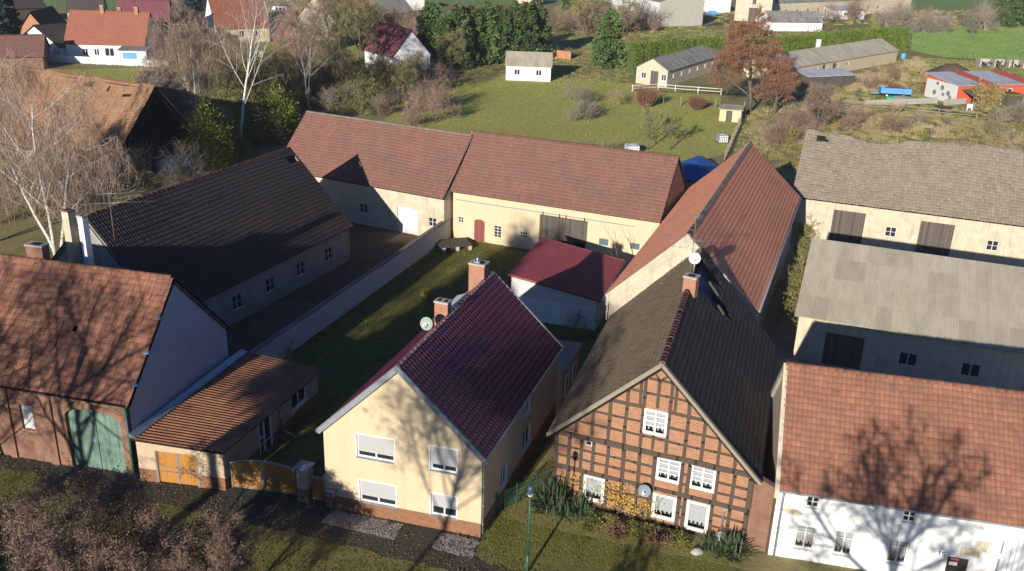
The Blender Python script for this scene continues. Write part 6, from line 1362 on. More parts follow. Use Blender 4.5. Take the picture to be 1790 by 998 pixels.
# ------------------------------------------------------------------ things in the fields
def field_things():
    def tote(label, p, s=1.15, tank='pale_dish', dark=False):
        e = empty('water_tank', (p[0], p[1], 0), .2, label, 'water tank'); q = MB(); q.box(-s/2, -s/2, .15, s/2, s/2, 1.15); q.tube([(0, 0, 1.15), (0, 0, 1.2)], .12, 10); q.build('tank', M[tank], e)
        q = MB()
        for t in np.linspace(-s/2-.02, s/2+.02, 6):
            for a in (-1, 1): q.bar((t, a*(s/2+.03), .1), (t, a*(s/2+.03), 1.17), .04); q.bar((a*(s/2+.03), t, .1), (a*(s/2+.03), t, 1.17), .04)
        for z in (.15, .5, .85, 1.15):
            for a in (-1, 1): q.bar((-s/2-.03, a*(s/2+.03), z), (s/2+.03, a*(s/2+.03), z), .04); q.bar((a*(s/2+.03), -s/2-.03, z), (a*(s/2+.03), s/2+.03, z), .04)
        q.build('cage', M['dark'] if dark else M['zinc'], e); q = MB(); q.box(-s/2, -s/2, 0, s/2, s/2, .12); q.build('pallet', M['grey_wood'], e)
    tote('caged white water tank with dark sides on the meadow below the hut', G(1261, 249), 1.3, 'pale_dish', True); tote('pale water tank behind the ridge of the cream barn', G(1104, 268), 1.5)
    # fence posts of the meadow
    q = MB(); h = 1.55
    for i, (x, y) in enumerate(((1110, 175), (1159.5, 181), (1189, 185.2), (1250, 189.3), (1300, 193))):
        p = G(x, y); e = MB(); e.bar((0, 0, -.1), (0, 0, 1.5+.1*(i % 2)), .14); o = e.build('fence_post', M['plank'], None, (p[0], p[1], 0)); tag(o, 'pale wooden post standing alone between meadow and farm track', 'fence post', 'posts along the far edge of the meadow')
    p = G(1154.8, 218.5); e = MB(); e.bar((0, 0, -.1), (.1, 0, 1.9), .15); tag(e.build('garden_post', M['plank'], None, (p[0], p[1], 0)), 'single leaning post in the middle of the meadow', 'post')
    A = G(1266, 280); Bq = G(1299, 205)
    for i in range(12):
        p = A+(Bq-A)*(i/11); e = MB(); e.bar((0, 0, -.1), (.05*math.sin(i), 0, 1.6+.2*math.sin(i*3)), .2, .12); tag(e.build('fence_post', M['plank'], None, (p[0], p[1], 0)), 'weathered post of the leaning fence at the right side of the meadow', 'fence post', 'posts of the leaning fence right of the meadow')
    def rail_fence(label, pts, h=1.15, rails=(.55, 1.05), mat='plank', step=2.6, name='rail_fence', pw=.14, rw=.1):
        e = empty(name, tuple(pts[0]), 0, label, 'fence'); q = MB(); r = MB(); o = pts[0]
        for a, c in zip(pts[:-1], pts[1:]):
            L = float(np.linalg.norm(c-a)); n = max(1, round(L/step))
            for i in range(n+1): p = a+(c-a)*i/n-o; q.bar((p[0], p[1], -.1), (p[0], p[1], h), pw)
            for z in rails: r.bar(a-o+np.array([0, 0, z]), c-o+np.array([0, 0, z+.02]), .05, rw)
        q.build('posts', M[mat], e); r.build('rails', M[mat], e)
    rail_fence('long pale two-rail paddock fence below the blue trailer', [G(x, y) for x, y in ((1450, 187), (1560, 194), (1640, 202), (1706, 208))], mat='plank', step=9)
    rail_fence('white rail fence in front of the mossy stable', [G(x, y) for x, y in ((1105, 160), (1150, 157.5), (1180, 160), (1260, 166))], mat='oldwhite', step=4, h=1.2)
    p = G(1564, 205); e = MB(); e.bar((0, 0, 0), (2.2, 1.6, 2.3), .13); tag(e.build('leaning_pole', M['plank'], None, tuple(p)), 'pale pole leaning across the paddock fence', 'pole')
    # concrete panels
    A = G(1512, 185); Bq = G(1638, 180.5); d = Bq-A; L = float(np.hypot(*d[:2])); e = empty('concrete_wall', tuple(A), math.atan2(d[1], d[0]), 'low stack of pale concrete slabs behind the paddock fence', 'slab stack'); q = MB(); n = 7
    for i in range(n):
        for j in range(2): q.box(L*i/n+.05, -.12+.05*(i % 2), j*.5, L*(i+1)/n-.05, .12+.05*(i % 2), j*.5+.47)
    q.build('slabs', M['concrete'], e)
    A = G(1650, 184); Bq = G(1688, 181); d = Bq-A; L = float(np.hypot(*d[:2])); e = empty('concrete_wall', tuple(A), math.atan2(d[1], d[0]), 'short low concrete wall beside the patchwork shack', 'wall'); q = MB(); q.box(0, -.15, 0, L, .15, 1.0); q.build('slabs', M['concrete'], e)
    # trailer
    p = G(1562, 170); e = empty('farm_trailer', (p[0], p[1], 0), -.12, 'bright blue farm trailer heaped with brown branches', 'trailer'); q = MB(); L, w = 5.2, 2.2
    for x0, y0, x1, y1 in ((-L/2, -w/2, L/2, -w/2+.08), (-L/2, w/2-.08, L/2, w/2), (-L/2, -w/2+.08, -L/2+.08, w/2-.08), (L/2-.08, -w/2+.08, L/2, w/2-.08)): q.box(x0, y0, .95, x1, y1, 1.75)
    q.box(-L/2, -w/2, .8, L/2, w/2, .949); q.build('body', M['lightblue'], e)
    for x in (-1.5, 1.4):
        for y in (-1.0, 1.0): q = MB(); q.tube([(x, y-.12, .42), (x, y+.12, .42)], .42, 14); wl = q.build('wheel', M['black'], e); q = MB(); q.tube([(x, y-.14, .42), (x, y+.14, .42)], .2, 10); q.build('rim', M['oldwhite'], wl)
    q = MB(); q.bar((-L/2, 0, .7), (-L/2-1.5, .1, .5), .12); q.build('drawbar', M['lightblue'], e)
    o = link('branch_load', blob_mesh(4, 2.4, .95, 1.1, M['leaf_russet'], 1600, 20, .4, .06), None, (p[0], p[1], 1.2)); o.rotation_euler[2] = -.12; tag(o, 'brown brushwood heaped in the blue trailer', 'brushwood')
    p = G(1573, 174.5); e = empty('rowing_boat', (p[0], p[1], 0), -.06, 'upturned boat with green bow lying in front of the blue trailer', 'boat'); n = 10
    for nm, t0, t1, mt in (('hull', .22, 1., 'grey_wood'), ('bow', 0., .22, 'green_tarp')):
        q = MB(); rows = []
        for i in range(7):
            t = t0+(t1-t0)*i/6; wd = 1.0*math.sin(PI*min(1, .06+t*.8))**.6; rows.append([(-2.4+4.8*t, wd*math.cos(a), .75*math.sin(a)*(.75+.25*math.sin(PI*t))) for a in np.linspace(0, PI, n)])
        for i in range(6):
            for j in range(n-1): q.face([rows[i][j], rows[i][j+1], rows[i+1][j+1], rows[i+1][j]], sm=True)
        q.build(nm, m_flat('green_tarp', (.02, .3, .14), .5) if mt == 'green_tarp' else M['corr_grey'], e)
    # white chair, barrels
    p = G(1694, 193.5); e = empty('garden_chair', (p[0], p[1], 0), 2.6, 'white plastic garden chair in front of the patchwork shack', 'chair'); q = MB(); q.box(-.45, -.4, .5, .45, .4, .57); q.build('seat', M['white'], e); q = MB(); q.box(-.45, .38, .57, .45, .46, 1.2); q.build('backrest', M['white'], e)
    for x in (-.4, .36):
        for y in (-.36, .34): q = MB(); q.bar((x, y, 0), (x, y, .5), .08); q.build('leg', M['white'], e)
        q = MB(); q.box(x-.03, -.38, .78, x+.06, .38, .83); q.build('armrest', M['white'], e)
    def barrel(label, p, h=1.2, r=.42, mat='lightblue'):
        e = empty('barrel', (p[0], p[1], 0), 0, label, 'barrel'); q = MB(); q.tube([(0, 0, 0), (0, 0, h*.3), (0, 0, h*.7), (0, 0, h)], [r*.92, r, r, r*.92], 14); q.build('body', M[mat], e)
    barrel('blue plastic barrel in front of the patchwork shack', G(1783, 184.5)); barrel('blue plastic barrel at the right end of the long stable', G(1578, 103.5), 1.4, .6)
    # earth heap and scrap
    p = G(1662, 132); rng = np.random.default_rng(4); q = MB(); n = 18; gd = [[(6.5*x, 5*y, max(0, 2.6*math.exp(-2.2*(x*x+y*y))-.28)+rng.uniform(0, .25)*(x*x+y*y < .8)) for x in np.linspace(-1, 1, n)] for y in np.linspace(-1, 1, n)]
    for i in range(n-1):
        for j in range(n-1): q.face([gd[i][j], gd[i][j+1], gd[i+1][j+1], gd[i+1][j]], sm=True)
    o = q.build('earth_heap', M['g_dirt'], None, (p[0], p[1], -.02)); tag(o, 'brown heap of earth between the crop field and the shack', 'earth heap')
    A = G(1712, 117); e = empty('timber_store', (A[0], A[1], 0), -.05, 'row of grey concrete bays with stored timber at the edge of the crop field', 'timber store'); q = MB()
    for i in range(6): q.box(i*3.1, 0, 0, i*3.1+.3, 2.6, 1.6+.2*(i % 2)); 
    q.box(0, 2.6, 0, 18, 2.8, 1.5); q.build('bay_walls', M['concrete'], e); q = MB(); rng2 = random.Random(4)
    for i in range(40): x = rng2.uniform(.4, 17); z = rng2.uniform(.1, 1.1); q.bar((x, .2, z), (x+rng2.uniform(-.6, 1.6), 2.4, z+rng2.uniform(-.1, .5)), .2)
    q.build('timber', M['grey_wood'], e)
    # low red brick wall by the conifers, white garden wall
    def gwall(name, label, a, c, h, mat, t=.3, cap=None):
        A, Bq = G(*a), G(*c); d = Bq-A; L = float(np.hypot(*d[:2])); e = empty(name, tuple(A), math.atan2(d[1], d[0]), label, 'wall'); b_ = MB()
        for f in ((0, -t/2), (L, t/2)): pass
        b_.face([(0, -t/2, -.1), (L, -t/2, -.1), (L, -t/2, h), (0, -t/2, h)]); b_.face([(L, t/2, -.1), (0, t/2, -.1), (0, t/2, h), (L, t/2, h)]); b_.face([(0, -t/2, h), (L, -t/2, h), (L, t/2, h), (0, t/2, h)]); b_.face([(0, t/2, -.1), (0, -t/2, -.1), (0, -t/2, h), (0, t/2, h)]); b_.face([(L, -t/2, -.1), (L, t/2, -.1), (L, t/2, h), (L, -t/2, h)]); b_.build('masonry', M[mat], e)
        b_ = MB(); b_.box(0, -t/2-.05, h+.003, L, t/2+.05, h+.08); b_.build('coping', M[cap or mat], e)
    gwall('brick_wall', 'low orange brick garden wall beside the tall conifers', (942, 98), (998, 104), 1.6, 'orange_brick')
    gwall('garden_wall', 'long low white garden wall in front of the long white house', (60, 107), (296, 118), 1.2, 'white_plaster')
    p = G(454, 106); e = empty('notice_board', (p[0], p[1], 0), -.2, 'small white notice board at the bend of the village lane', 'notice board'); q = MB(); q.box(-.8, -.06, .8, .8, .06, 1.9); q.build('panel', M['white'], e); q = MB(); q.bar((-.7, .1, 0), (-.7, .1, 1.9), .1); q.bar((.7, .1, 0), (.7, .1, 1.9), .1); q.build('posts', M['plank'], e)
    p = G(464, 109); e = empty('lane_post', (p[0], p[1], 0), 0, 'white marker post right of the notice board', 'post'); q = MB(); q.bar((0, 0, 0), (0, 0, 2.2), .14); q.build('post', M['white'], e)
    p = G(455, 86); e = empty('street_lamp', (p[0], p[1], 0), 0, 'distant dark street lamp in front of the cream house', 'street lamp'); q = MB(); q.tube([(0, 0, 0), (0, 0, 5.)], .07, 6); q.build('post', M['dark'], e); q = MB(); q.tube([(0, 0, 5), (0, 0, 5.3)], [.2, .3], 8); q.build('lamp_head', M['dark'], e)
    p = G(1246, 27); e = empty('parked_car', (p[0], p[1], 0), .2, 'light blue car parked beside the white workshop at the top', 'car'); q = MB(); q.box(-2, -.85, .35, 2, .85, .85); q.hexa([(-1.4, -.8, .851), (1.2, -.8, .851), (1.2, .8, .851), (-1.4, .8, .851)], [(-.9, -.65, 1.4), (.7, -.65, 1.4), (.7, .65, 1.4), (-.9, .65, 1.4)]); q.build('body', M['lightblue'], e)
    for x in (-1.2, 1.25):
        for y in (-.75, .75): q = MB(); q.tube([(x, y-.1, .32), (x, y+.1, .32)], .32, 12); q.build('wheel', M['black'], e)
    p = G(300, 302); e = empty('water_barrel', (p[0], p[1], 0), 0, 'blue painted hut wall behind the brown barn gable', 'hut'); q = MB(); q.box(-2.2, -1.2, 0, 2.2, 1.2, 2.); q.build('wall', M['lightblue'], e); q = MB(); q.box(-2.4, -1.4, 2.003, 2.4, 1.4, 2.12); q.build('roof', M['corr_grey'], e); e.name = 'blue_hut'
# ------------------------------------------------------------------ trees and shrubs
def trees():
    # street trees standing just in front of the picture: they throw the branch shadows on the facades
    sd = np.array([math.sin(math.radians(22.2)), math.cos(math.radians(22.2)), 0])
    cfgA = dict(levels=4, n=[9, 6, 5, 4], start=[.42, .25, .2, .2], ang=[42, 45, 45, 45], ratio=[.6, .55, .55, .5], up=[.05, .25, .2, .1], L=11., r=.26, seg=5, wander=.11, rr=.62)
    for i, (tx, ty, dist, L, sd_, lab) in enumerate(((-4.2, 40.85, 31.0, 15.2, 3, 'bare street tree opposite the yellow house'), (19.8, 37.6, 24.5, 9.3, 8, 'wide bare street tree opposite the white house'), (-31., 43., 28., 15.5, 5, 'bare street tree opposite the left of the brick gate barn'), (-24.5, 44., 28., 15., 6, 'bare street tree opposite the green gate'))):
        p = np.array([tx, ty, 0])-sd*dist; c = dict(cfgA); c['L'] = L
        if i == 1: c.update(start=[.62, .2, .2, .2], ang=[46, 42, 45, 45], n=[8, 6, 5, 4], r=.33, ratio=[.72, .5, .45, .45])
        if i == 0: c.update(start=[.6, .2, .2, .2], ang=[40, 40, 45, 45], n=[14, 6, 5, 4], r=.2, ratio=[.42, .55, .5, .5], rr=.5, wander=.06)
        bare_tree('street_tree', lab, 'bare street trees', p, c, M['mossbark'], M['twig_green'], sd_, (5, 5, 4, 4)[i], .8, .03)
    b = Bld('shade_house', 'unseen low brick house added across the street to shade the verge', 'house', yd(-34, -34)[0], yd(-34, -34)[1], 16.5, 42., 9.)  # added out of view, sized so its shadow darkens the street strip
    mb = MB(); hs = [(2.+3.5*i, .9, 3.1+3.5*i, 2.1) for i in range(11)]
    for f, L, oo in (('front', b.w, 0), ('back', b.w, 1)): b.wall(mb, f, [(0, -.2), (L, -.2), (L, 2.9), (0, 2.9)], hs if f == 'back' else ())
    for f in ('left', 'right'): b.wall(mb, f, [(0, -.2), (9, -.2), (9, 2.9), (4.5, 6.4), (0, 2.9)])
    mb.build('wall', M['oldbrick'], b.e)
    for h in hs: b.window('back', *h, M['white'], M['darkglass'], .1, 2)
    q = MB()
    for s_ in b.slopes_u(2.95, 6.5, .5, .35, .2): deck(q, s_, .1, 0)
    q.build('roof', M['t_barn'], b.e)
    # tree with withered brown leaves, bottom left, seen from above
    cfgB = dict(levels=4, n=[10, 7, 5, 4], start=[.3, .25, .2, .2], ang=[58, 50, 45, 45], ratio=[.62, .6, .55, .5], up=[0, .25, .2, .1], L=5.8, r=.12, seg=5, wander=.16, rr=.5)
    p = G(120, 1130); bare_tree('brown_leaved_tree', 'broad tree with withered brown leaves in the lower left corner', None, (p[0], p[1], 0), cfgB, M['mossbark'], M['twig_brown'], 21, 10, .6, .012, leaf=M['leaf_dead'], nleaf=28000, leafsize=.09)
    c = dict(cfgB); c.update(L=3.4, r=.1); p = G(380, 1090); bare_tree('brown_leaved_tree', 'smaller brown-leaved tree right of the broad one at the bottom edge', None, (p[0], p[1], 0), c, M['mossbark'], M['twig_brown'], 23, 10, .5, .012, leaf=M['leaf_dead'], nleaf=11000, leafsize=.09)
    c = dict(cfgA); c.update(L=7., r=.17, n=[9, 6, 5, 4], ang=[55, 45, 45, 45], start=[.3, .2, .2, .2]); c.update(rr=.42, r=.13); p = G(-190, 905); bare_tree('mossy_bare_tree', 'bare tree with mossy green twigs at the lower left edge', None, (p[0], p[1], 0), c, M['bark'], M['twig_moss'], 25, 5, .7, .011)
    # white birches with hanging twigs
    def birch(label, p, L, seed,  dn=1., stems=1, tw=5, twl=1.7, tm='twig_brown', ang=30, wander=.1):
        rng = np.random.default_rng(seed); e = empty('birch', tuple(p), 0, label, 'birch tree', 'white birches'); br = []; ends = []
        cfg = dict(levels=3, n=[12, 7, 5], start=[.3, .25, .2], ang=[ang, 38, 45], ratio=[.5, .5, .5], up=[.12, .3, -.25, -1.2], L=L, r=.17*L/14, seg=6, wander=wander, rr=.42, taper=.3)
        for s in range(stems):
            a = s*2.4+.6; c = dict(cfg); c['L'] = L*(1-.12*s); d = unit(np.array([math.cos(a)*(.1+.13*s), math.sin(a)*.1*s, 1.]))
            grow(rng, br, ends, np.array([.15*s, .1*s, -.1]), d, c['L'], cfg['r'], 0, c)
        link('trunk', wood_mesh('trunk', [b for b in br if b[0] == 0], M['birch']), e)
        cr = link('crown', wood_mesh('branches', [b for b in br if b[0] in (1, 2)], M['birch'], .012), e)
        link('twigs', wood_mesh('twigs', [b for b in br if b[0] == 3], M[tm], .006), cr)
        mb = []; P = np.array([q[0] for q in ends]); i = rng.integers(0, len(P), len(P)*tw*2); n = len(i); S = P[i]+rng.normal(0, .12, (n, 3)); Ls = twl*rng.uniform(.4, 1.2, n)
        D1 = unit(np.concatenate([rng.normal(0, .35, (n, 2)), np.full((n, 1), -1.)], 1)); V, F = cards(S, D1, Ls, .024, rng); link('hanging_twigs', np_mesh('hanging_twigs', V, F, M[tm]), cr)
        return e
    p = G(98, 455); birch('big weeping white birch with several stems behind the brick gate barn', (p[0], p[1], 0), 14.5, 4, stems=3, tw=3, twl=2.4, ang=42)
    p = G(-30, 430); birch('weeping birch at the left edge behind the brick gate barn', (p[0], p[1], 0), 13., 14, stems=2, tw=4, twl=2.2)
    p = G(418, 262); birch('tall slender white birch beyond the dark roofed barn', (p[0], p[1], 0), 17., 6, stems=1, tw=3, twl=1.5, ang=26, wander=.045)
    p = G(345, 235); birch('white birch with broad hanging crown left of the slender one', (p[0], p[1], 0), 13.5, 7, stems=2, tw=6, twl=2., ang=50)
    p = G(540, 192); birch('pale birch behind the left courtyard barn', (p[0], p[1], 0), 13.5, 9, stems=2, tw=4, twl=1.5, ang=28)
    # yellow-green evergreens behind the barns
    st = stem_mesh(1., .12, M['bark'])
    fol = blob_mesh(3, 3., 2.8, 7.4, M['limefol'], 8000, 26, .34, .12); fol2 = blob_mesh(5, 3.4, 3., 5.8, M['olive'], 8000, 24, .34, .12)
    for (x, y, f, s, lab) in ((362, 292, fol, 1., 'yellow-green cypress behind the black barn ridge'), (392, 268, fol2, .75, 'olive bush between cypress and slender birch'), (450, 250, fol2, 1., 'dark olive conifer left of the courtyard barn roof'), (488, 240, fol, .95, 'yellow-tipped conifer touching the courtyard barn roof'), (470, 215, fol2, .8, 'olive conifer behind the yellow-tipped conifer')):
        p = G(x, y); evergreen('conifer', lab, 'conifers behind the barns', (p[0], p[1], 0), f, st, s, x)
    st = stem_mesh(1., .12, M['bark'])
    # tall dark conifers, hedge
    sp = [conifer_mesh(20+i, 11.5, 3.9, M['spruce'], 10000, 150, -.2, .7, .26, .02, .48) for i in range(3)]
    rng = random.Random(2)
    xs = [(752, 118), (775, 121), (798, 116), (822, 112), (846, 110), (870, 108), (893, 106), (915, 105), (934, 100), (760, 100), (800, 98), (850, 95), (900, 90)]
    for i, (x, y) in enumerate(xs): p = G(x, y); evergreen('spruce', 'tall dark green conifer in the dense row right of the white cottage', 'tall dark conifers right of the white cottage', (p[0], p[1], 0), sp[i % 3], st, rng.uniform(.85, 1.08), rng.uniform(0, 6))
    p = G(1062, 117); evergreen('spruce', 'broad dark conifer standing alone left of the clipped hedge', None, (p[0], p[1], 0), sp[1], st, 1.0, 1.)
    for (x, y, s, lab) in ((20, 92, 1.05, 'blue spruce at the left edge by the white annex'), (-10, 100, .9, 'smaller blue spruce cut by the left edge'), (342, 66, 1.1, 'tall bluish spruce between the purple roofed barn and the cream house')):
        p = G(x, y); evergreen('blue_spruce', lab, None, (p[0], p[1], 0), bsp, st, s, x)
    p = G(995, 28); evergreen('spruce', 'small green conifer among brown bushes at the top', None, (p[0], p[1], 0), sp[0], st, .8, 2.)
    p = G(437, 8); evergreen('spruce', 'conifer behind the grey roofed house', None, (p[0], p[1], 0), sp[2], st, .8, 2.)
    for i, (x, y) in enumerate(((1742, 46), (1762, 47), (1785, 45))): p = G(x, y); evergreen('spruce', 'dark conifer at the upper right corner behind the crop field', 'conifers at the upper right corner', (p[0], p[1], 0), sp[i % 3], st, .95, i)
    # clipped hedge as one hedge of many leaves
    A, Bq = G(1098, 128), G(1574, 92); d = Bq-A; L = float(np.hypot(*d[:2])); rng_ = np.random.default_rng(5); n = 60000
    t = rng_.uniform(0, 1, n); bl = np.sin(t*L*1.7)*.5+np.sin(t*L*3.9+1)*.3; z = rng_.uniform(0, 1, n)**.8; H = 5.2+.35*np.sin(t*9)+.25*bl; wd = 1.5*(1-.35*z**3)+.2*bl
    side = np.where(rng_.uniform(0, 1, n) < .8, -1, 1); q = side*wd*rng_.uniform(.75, 1.05, n); topm = rng_.uniform(0, 1, n) < .3; z[topm] = rng_.uniform(.93, 1.04, topm.sum()); q[topm] = rng_.uniform(-1, 1, topm.sum())*wd[topm]*.9
    P = np.stack([t*L, q, z*H], 1); D = unit(np.stack([rng_.normal(0, .35, n), side*.5+rng_.normal(0, .3, n), rng_.uniform(.3, 1.4, n)], 1)); V, F = cards(P, D, .55*rng_.uniform(.6, 1.3, n), .22, rng_, tri=False)
    e = empty('hedge', tuple(A), math.atan2(d[1], d[0]), 'long tall clipped green hedge above the long stables', 'hedge'); link('foliage', np_mesh('foliage', V, F, M['thuja']), e); q_ = MB(); q_.box(.3, -1., 0, L-.3, 1., 4.4); q_.build('inner_twigs', M['spruce'], e)
    # russet trees around the stables
    cfgR = dict(levels=4, n=[11, 6, 5, 4], start=[.18, .2, .2, .2], ang=[48, 45, 45, 45], ratio=[.52, .55, .55, .5], up=[0, .3, .2, .1], L=11.5, r=.32, seg=5, wander=.1, rr=.55)
    p = G(1310, 197); bare_tree('russet_tree', 'big russet tree full of reddish twigs beside the meadow hut', None, (p[0], p[1], 0), cfgR, M['bark'], M['twig_red'], 31, 5, .9, .045, leaf=M['leaf_russet'], nleaf=9000, leafsize=.22, minr=.02)
    c = dict(cfgR); c.update(L=7.); p = G(1352, 200); bare_tree('russet_tree', 'smaller russet tree right of the big russet tree', None, (p[0], p[1], 0), c, M['bark'], M['twig_red'], 33, 5, .8, .045, leaf=M['leaf_russet'], nleaf=3500, leafsize=.2, minr=.02)
    c = dict(cfgR); c.update(L=5.2, r=.14); p = G(1425, 228); bare_tree('russet_tree', 'low dark reddish tree left of the grey barn roof', None, (p[0], p[1], 0), c, M['bark'], M['twig_brown'], 34, 5, .7, .045, minr=.02)
    cfgM = dict(cfgR); cfgM.update(L=14., r=.35, start=[.28, .2, .2, .2], ang=[46, 45, 45, 45])
    p = G(590, 150); bare_tree('mossy_tree', 'large forked bare tree with olive twigs left of the white cottage', None, (p[0], p[1], 0), cfgM, M['mossbark'], M['twig_green'], 41, 5, .9, .04, minr=.02)
    src = None
    for i, (x, y, k, lab) in enumerate(((470, 175, .8, 'olive bare tree behind the notice board scrub'), (520, 160, .75, 'olive bare tree left of the courtyard barn'), (560, 175, .7, 'olive bare tree straight behind the courtyard barn ridge'), (610, 170, .75, 'bare tree in the scrub below the forked tree'), (660, 165, .6, 'low bare tree below the white cottage'), (700, 175, .55, 'low bare tree in the scrub right of the cottage'), (660, 70, .7, 'olive tree before the grey sheet roof'), (560, 60, .9, 'tall olive tree behind the orange brick house'), (300, 175, .8, 'bare tree behind the gable of the brown barn'), (330, 150, .85, 'tall bare tree between brown barn and garden lawn'), (365, 190, .7, 'bare tree behind the yellow-green cypress'), (440, 200, .75, 'bare tree right of the slender birch'), (490, 195, .65, 'low bare tree behind the dark conifers of the barn'), (410, 130, .7, 'bare tree at the bend of the village lane'), (545, 130, .8, 'bare tree before the orange brick gable'), (720, 150, .5, 'small bare tree right below the cottage wall'), (1025, 62, .8, 'bare tree left of the pale hall'), (1095, 60, .8, 'bare tree before the long side of the pale hall'), (395, 175, .8, 'bare tree between the birches'))):
        p = G(x, y)
        if src is None:
            c = dict(cfgM); c.update(L=9., r=.24, n=[9, 6, 5, 3], start=[.2, .2, .2, .2]); src = o = bare_tree('mossy_tree', lab, 'bare olive trees of the village scrub', p, c, M['mossbark'], M['twig_green'], 47, 5, .8, .04, minr=.02)
        else: o = copy_tree(src); o['label'] = lab; o.location = p
        o.scale = (k, k, k); o.rotation_euler[2] = i*1.9
    for gx, gy, lab in ((-12.6, 43.2, 'tall ivy-clad tree opposite the driveway gate'), (-15.6, 44.3, 'unseen tall ivy-clad tree added opposite the low garage to shade the courtyard')):  # the garage-side tree is added out of view to shade the courtyard
      p = np.array([gx, gy, 0])-sd*34; e = empty('ivy_tree', tuple(p), 0, lab, 'tree', 'ivy-clad street trees'); mb = MB(); mb.tube([(0, 0, -.1), (.1, 0, 5), (0, .1, 14)], [.5, .45, .2], 8); link('trunk', mb.mesh('trunk', M['mossbark']), e)
      link('crown', blob_mesh(88, 2.5, 2.5, 8.6, M['olive'], 15000, 70, .36, .26), e).location = (0, 0, 13.4)
    p = np.array([7., 38.6, 0])-sd*22; evergreen('round_evergreen', 'dense round evergreen on the street verge opposite the timber house', None, tuple(p), blob_mesh(77, 2.6, 2.6, 5.2, M['olive'], 9000, 40, .3, .2), st, 1.)
    c = dict(cfgM); c.update(L=10.); p = G(632, 118); bare_tree('mossy_tree', 'bare olive-twigged tree behind the large forked one', None, (p[0], p[1], 0), c, M['mossbark'], M['twig_green'], 43, 5, .9, .04, minr=.02)
    c = dict(cfgM); c.update(L=6., r=.16, ang=[60, 50, 45, 45]); p = G(788, 124); bare_tree('mossy_tree', 'small spreading bare tree before the dark conifers', None, (p[0], p[1], 0), c, M['mossbark'], M['twig_green'], 45, 4, .6, .03, minr=.015)
    c = dict(cfgM); c.update(L=3.6, r=.1, n=[6, 5, 4, 3]); 
    for i, (x, y, lab) in enumerate(((1133, 262, 'bare young fruit tree behind the cream barn ridge'), (1172, 262, 'bare fruit tree nearest the blue heap'), (1130, 240, 'mossy bare fruit tree in the middle of the meadow'))):
        p = G(x, y); bare_tree('fruit_tree', lab, 'bare fruit trees of the meadow', (p[0], p[1], 0), c, M['mossbark'], M['twig_green'], 51+i, 3, .45, .018, minr=.012)
    c = dict(cfgM); c.update(L=9., r=.25)
    for i, (x, y, lab) in enumerate(((432, 150, 'bare reddish tree at the lane below the cream house'), (505, 140, 'bare tree right of the lane notice board'), (265, 290, 'bare dark tree beside the open gable of the brown barn'), (300, 270, 'bare grey tree between brown barn and cypress'))):
        p = G(x, y); cc = dict(c); cc['L'] = 6. if i < 2 else 8.; bare_tree('bare_tree', lab, None, (p[0], p[1], 0), cc, M['bark'], M[('twig_brown', 'twig_green', 'twig_grey', 'twig_brown')[i]], 61+i, 5, .8, .035, minr=.015)
    # shrubs: several forms, each shrub its own object
    forms = {'brown': [bush_mesh(70+i, 1.9+.5*i, M['twig_brown'], 8+2*i, tw=3) for i in range(4)]+[bush_mesh(78, 2.2, M['twig_brown'], 9, M['leaf_dead'], 700, .12)],
             'olive': [bush_mesh(80+i, 2.2+.5*i, M['twig_green'], 9, M['olive'], 500+500*i, .17) for i in range(4)],
             'russet': [twig_shrub_mesh(90+i, 1.6, 2.4, M['twig_red'], 320, .03, 8, .75) for i in range(2)],
             'grey': [bush_mesh(95+i, 2.+.5*i, M['twig_grey'], 8+2*i, tw=3) for i in range(4)]+[bush_mesh(104, 2.4, M['twig_green'], 8, tw=3)],
             'straw': [twig_shrub_mesh(99, 1.3, 1.9, M['twig_green'], 200, .04, 6, .8, mat2=M['straw'], nleaf=1400, lsize=.2)], 'yellow': [twig_shrub_mesh(98, 1.2, 1.8, M['twig_green'], 200, .035, 6, .8, mat2=M['leaf_yellow'], nleaf=1200, lsize=.16)]}
    rng = random.Random(11); count = [0]
    def shrub(kind, x, y, s, label, group, sz=None):
        p = G(x, y); f = forms[kind]; o = link('shrub', f[rng.randrange(len(f))], None, (p[0], p[1], -.05)); o.scale = (s, s, (sz or s)*rng.uniform(.85, 1.1)); o.rotation_euler[2] = rng.uniform(0, 6.28); tag(o, label, 'shrub', group)
    shrub('russet', 1128, 187, 1.35, 'dense russet bush at the left end of the meadow fence', None); shrub('russet', 1217, 192, 1.05, 'small round russet bush between the meadow posts', None)
    shrub('yellow', 1368, 250, 1.5, 'bush with bright yellow leaves left of the grey barn', None); shrub('straw', 1722, 190, 2., 'straw-yellow bush in front of the patchwork shack', None, 2.6)
    shrub('olive', 970, 98, 1., 'left rounded bright green bush behind the orange brick wall', None); shrub('olive', 992, 100, 1., 'right rounded bright green bush behind the orange brick wall', None)
    def spread(kind, poly, n, smin, smax, label, group):
        r = np.random.default_rng(n*7+len(group)); q = scatter(px(*poly), n, r)
        for x, y in q:
            f = forms[kind]; o = link('shrub', f[rng.randrange(len(f))], None, (x, y, -.05)); s = rng.uniform(smin, smax); o.scale = (s, s, s*rng.uniform(.8, 1.15)); o.rotation_euler[2] = rng.uniform(0, 6.28); tag(o, label, 'shrub', group)
    spread('olive', ((440, 170), (640, 130), (720, 150), (660, 195), (520, 195)), 44, .8, 1.5, 'olive scrub behind the left courtyard barn', 'olive scrub behind the left courtyard barn')
    spread('grey', ((520, 190), (700, 150), (760, 160), (650, 205)), 14, .8, 1.3, 'grey twiggy bush just behind the courtyard barn ridge', 'grey bushes behind the courtyard barn ridge')
    spread('brown', ((440, 140), (560, 118), (700, 135), (800, 128), (780, 145), (560, 165)), 34, .7, 1.3, 'brown bush between the lane and the white cottage', 'brown bushes between lane and cottage')
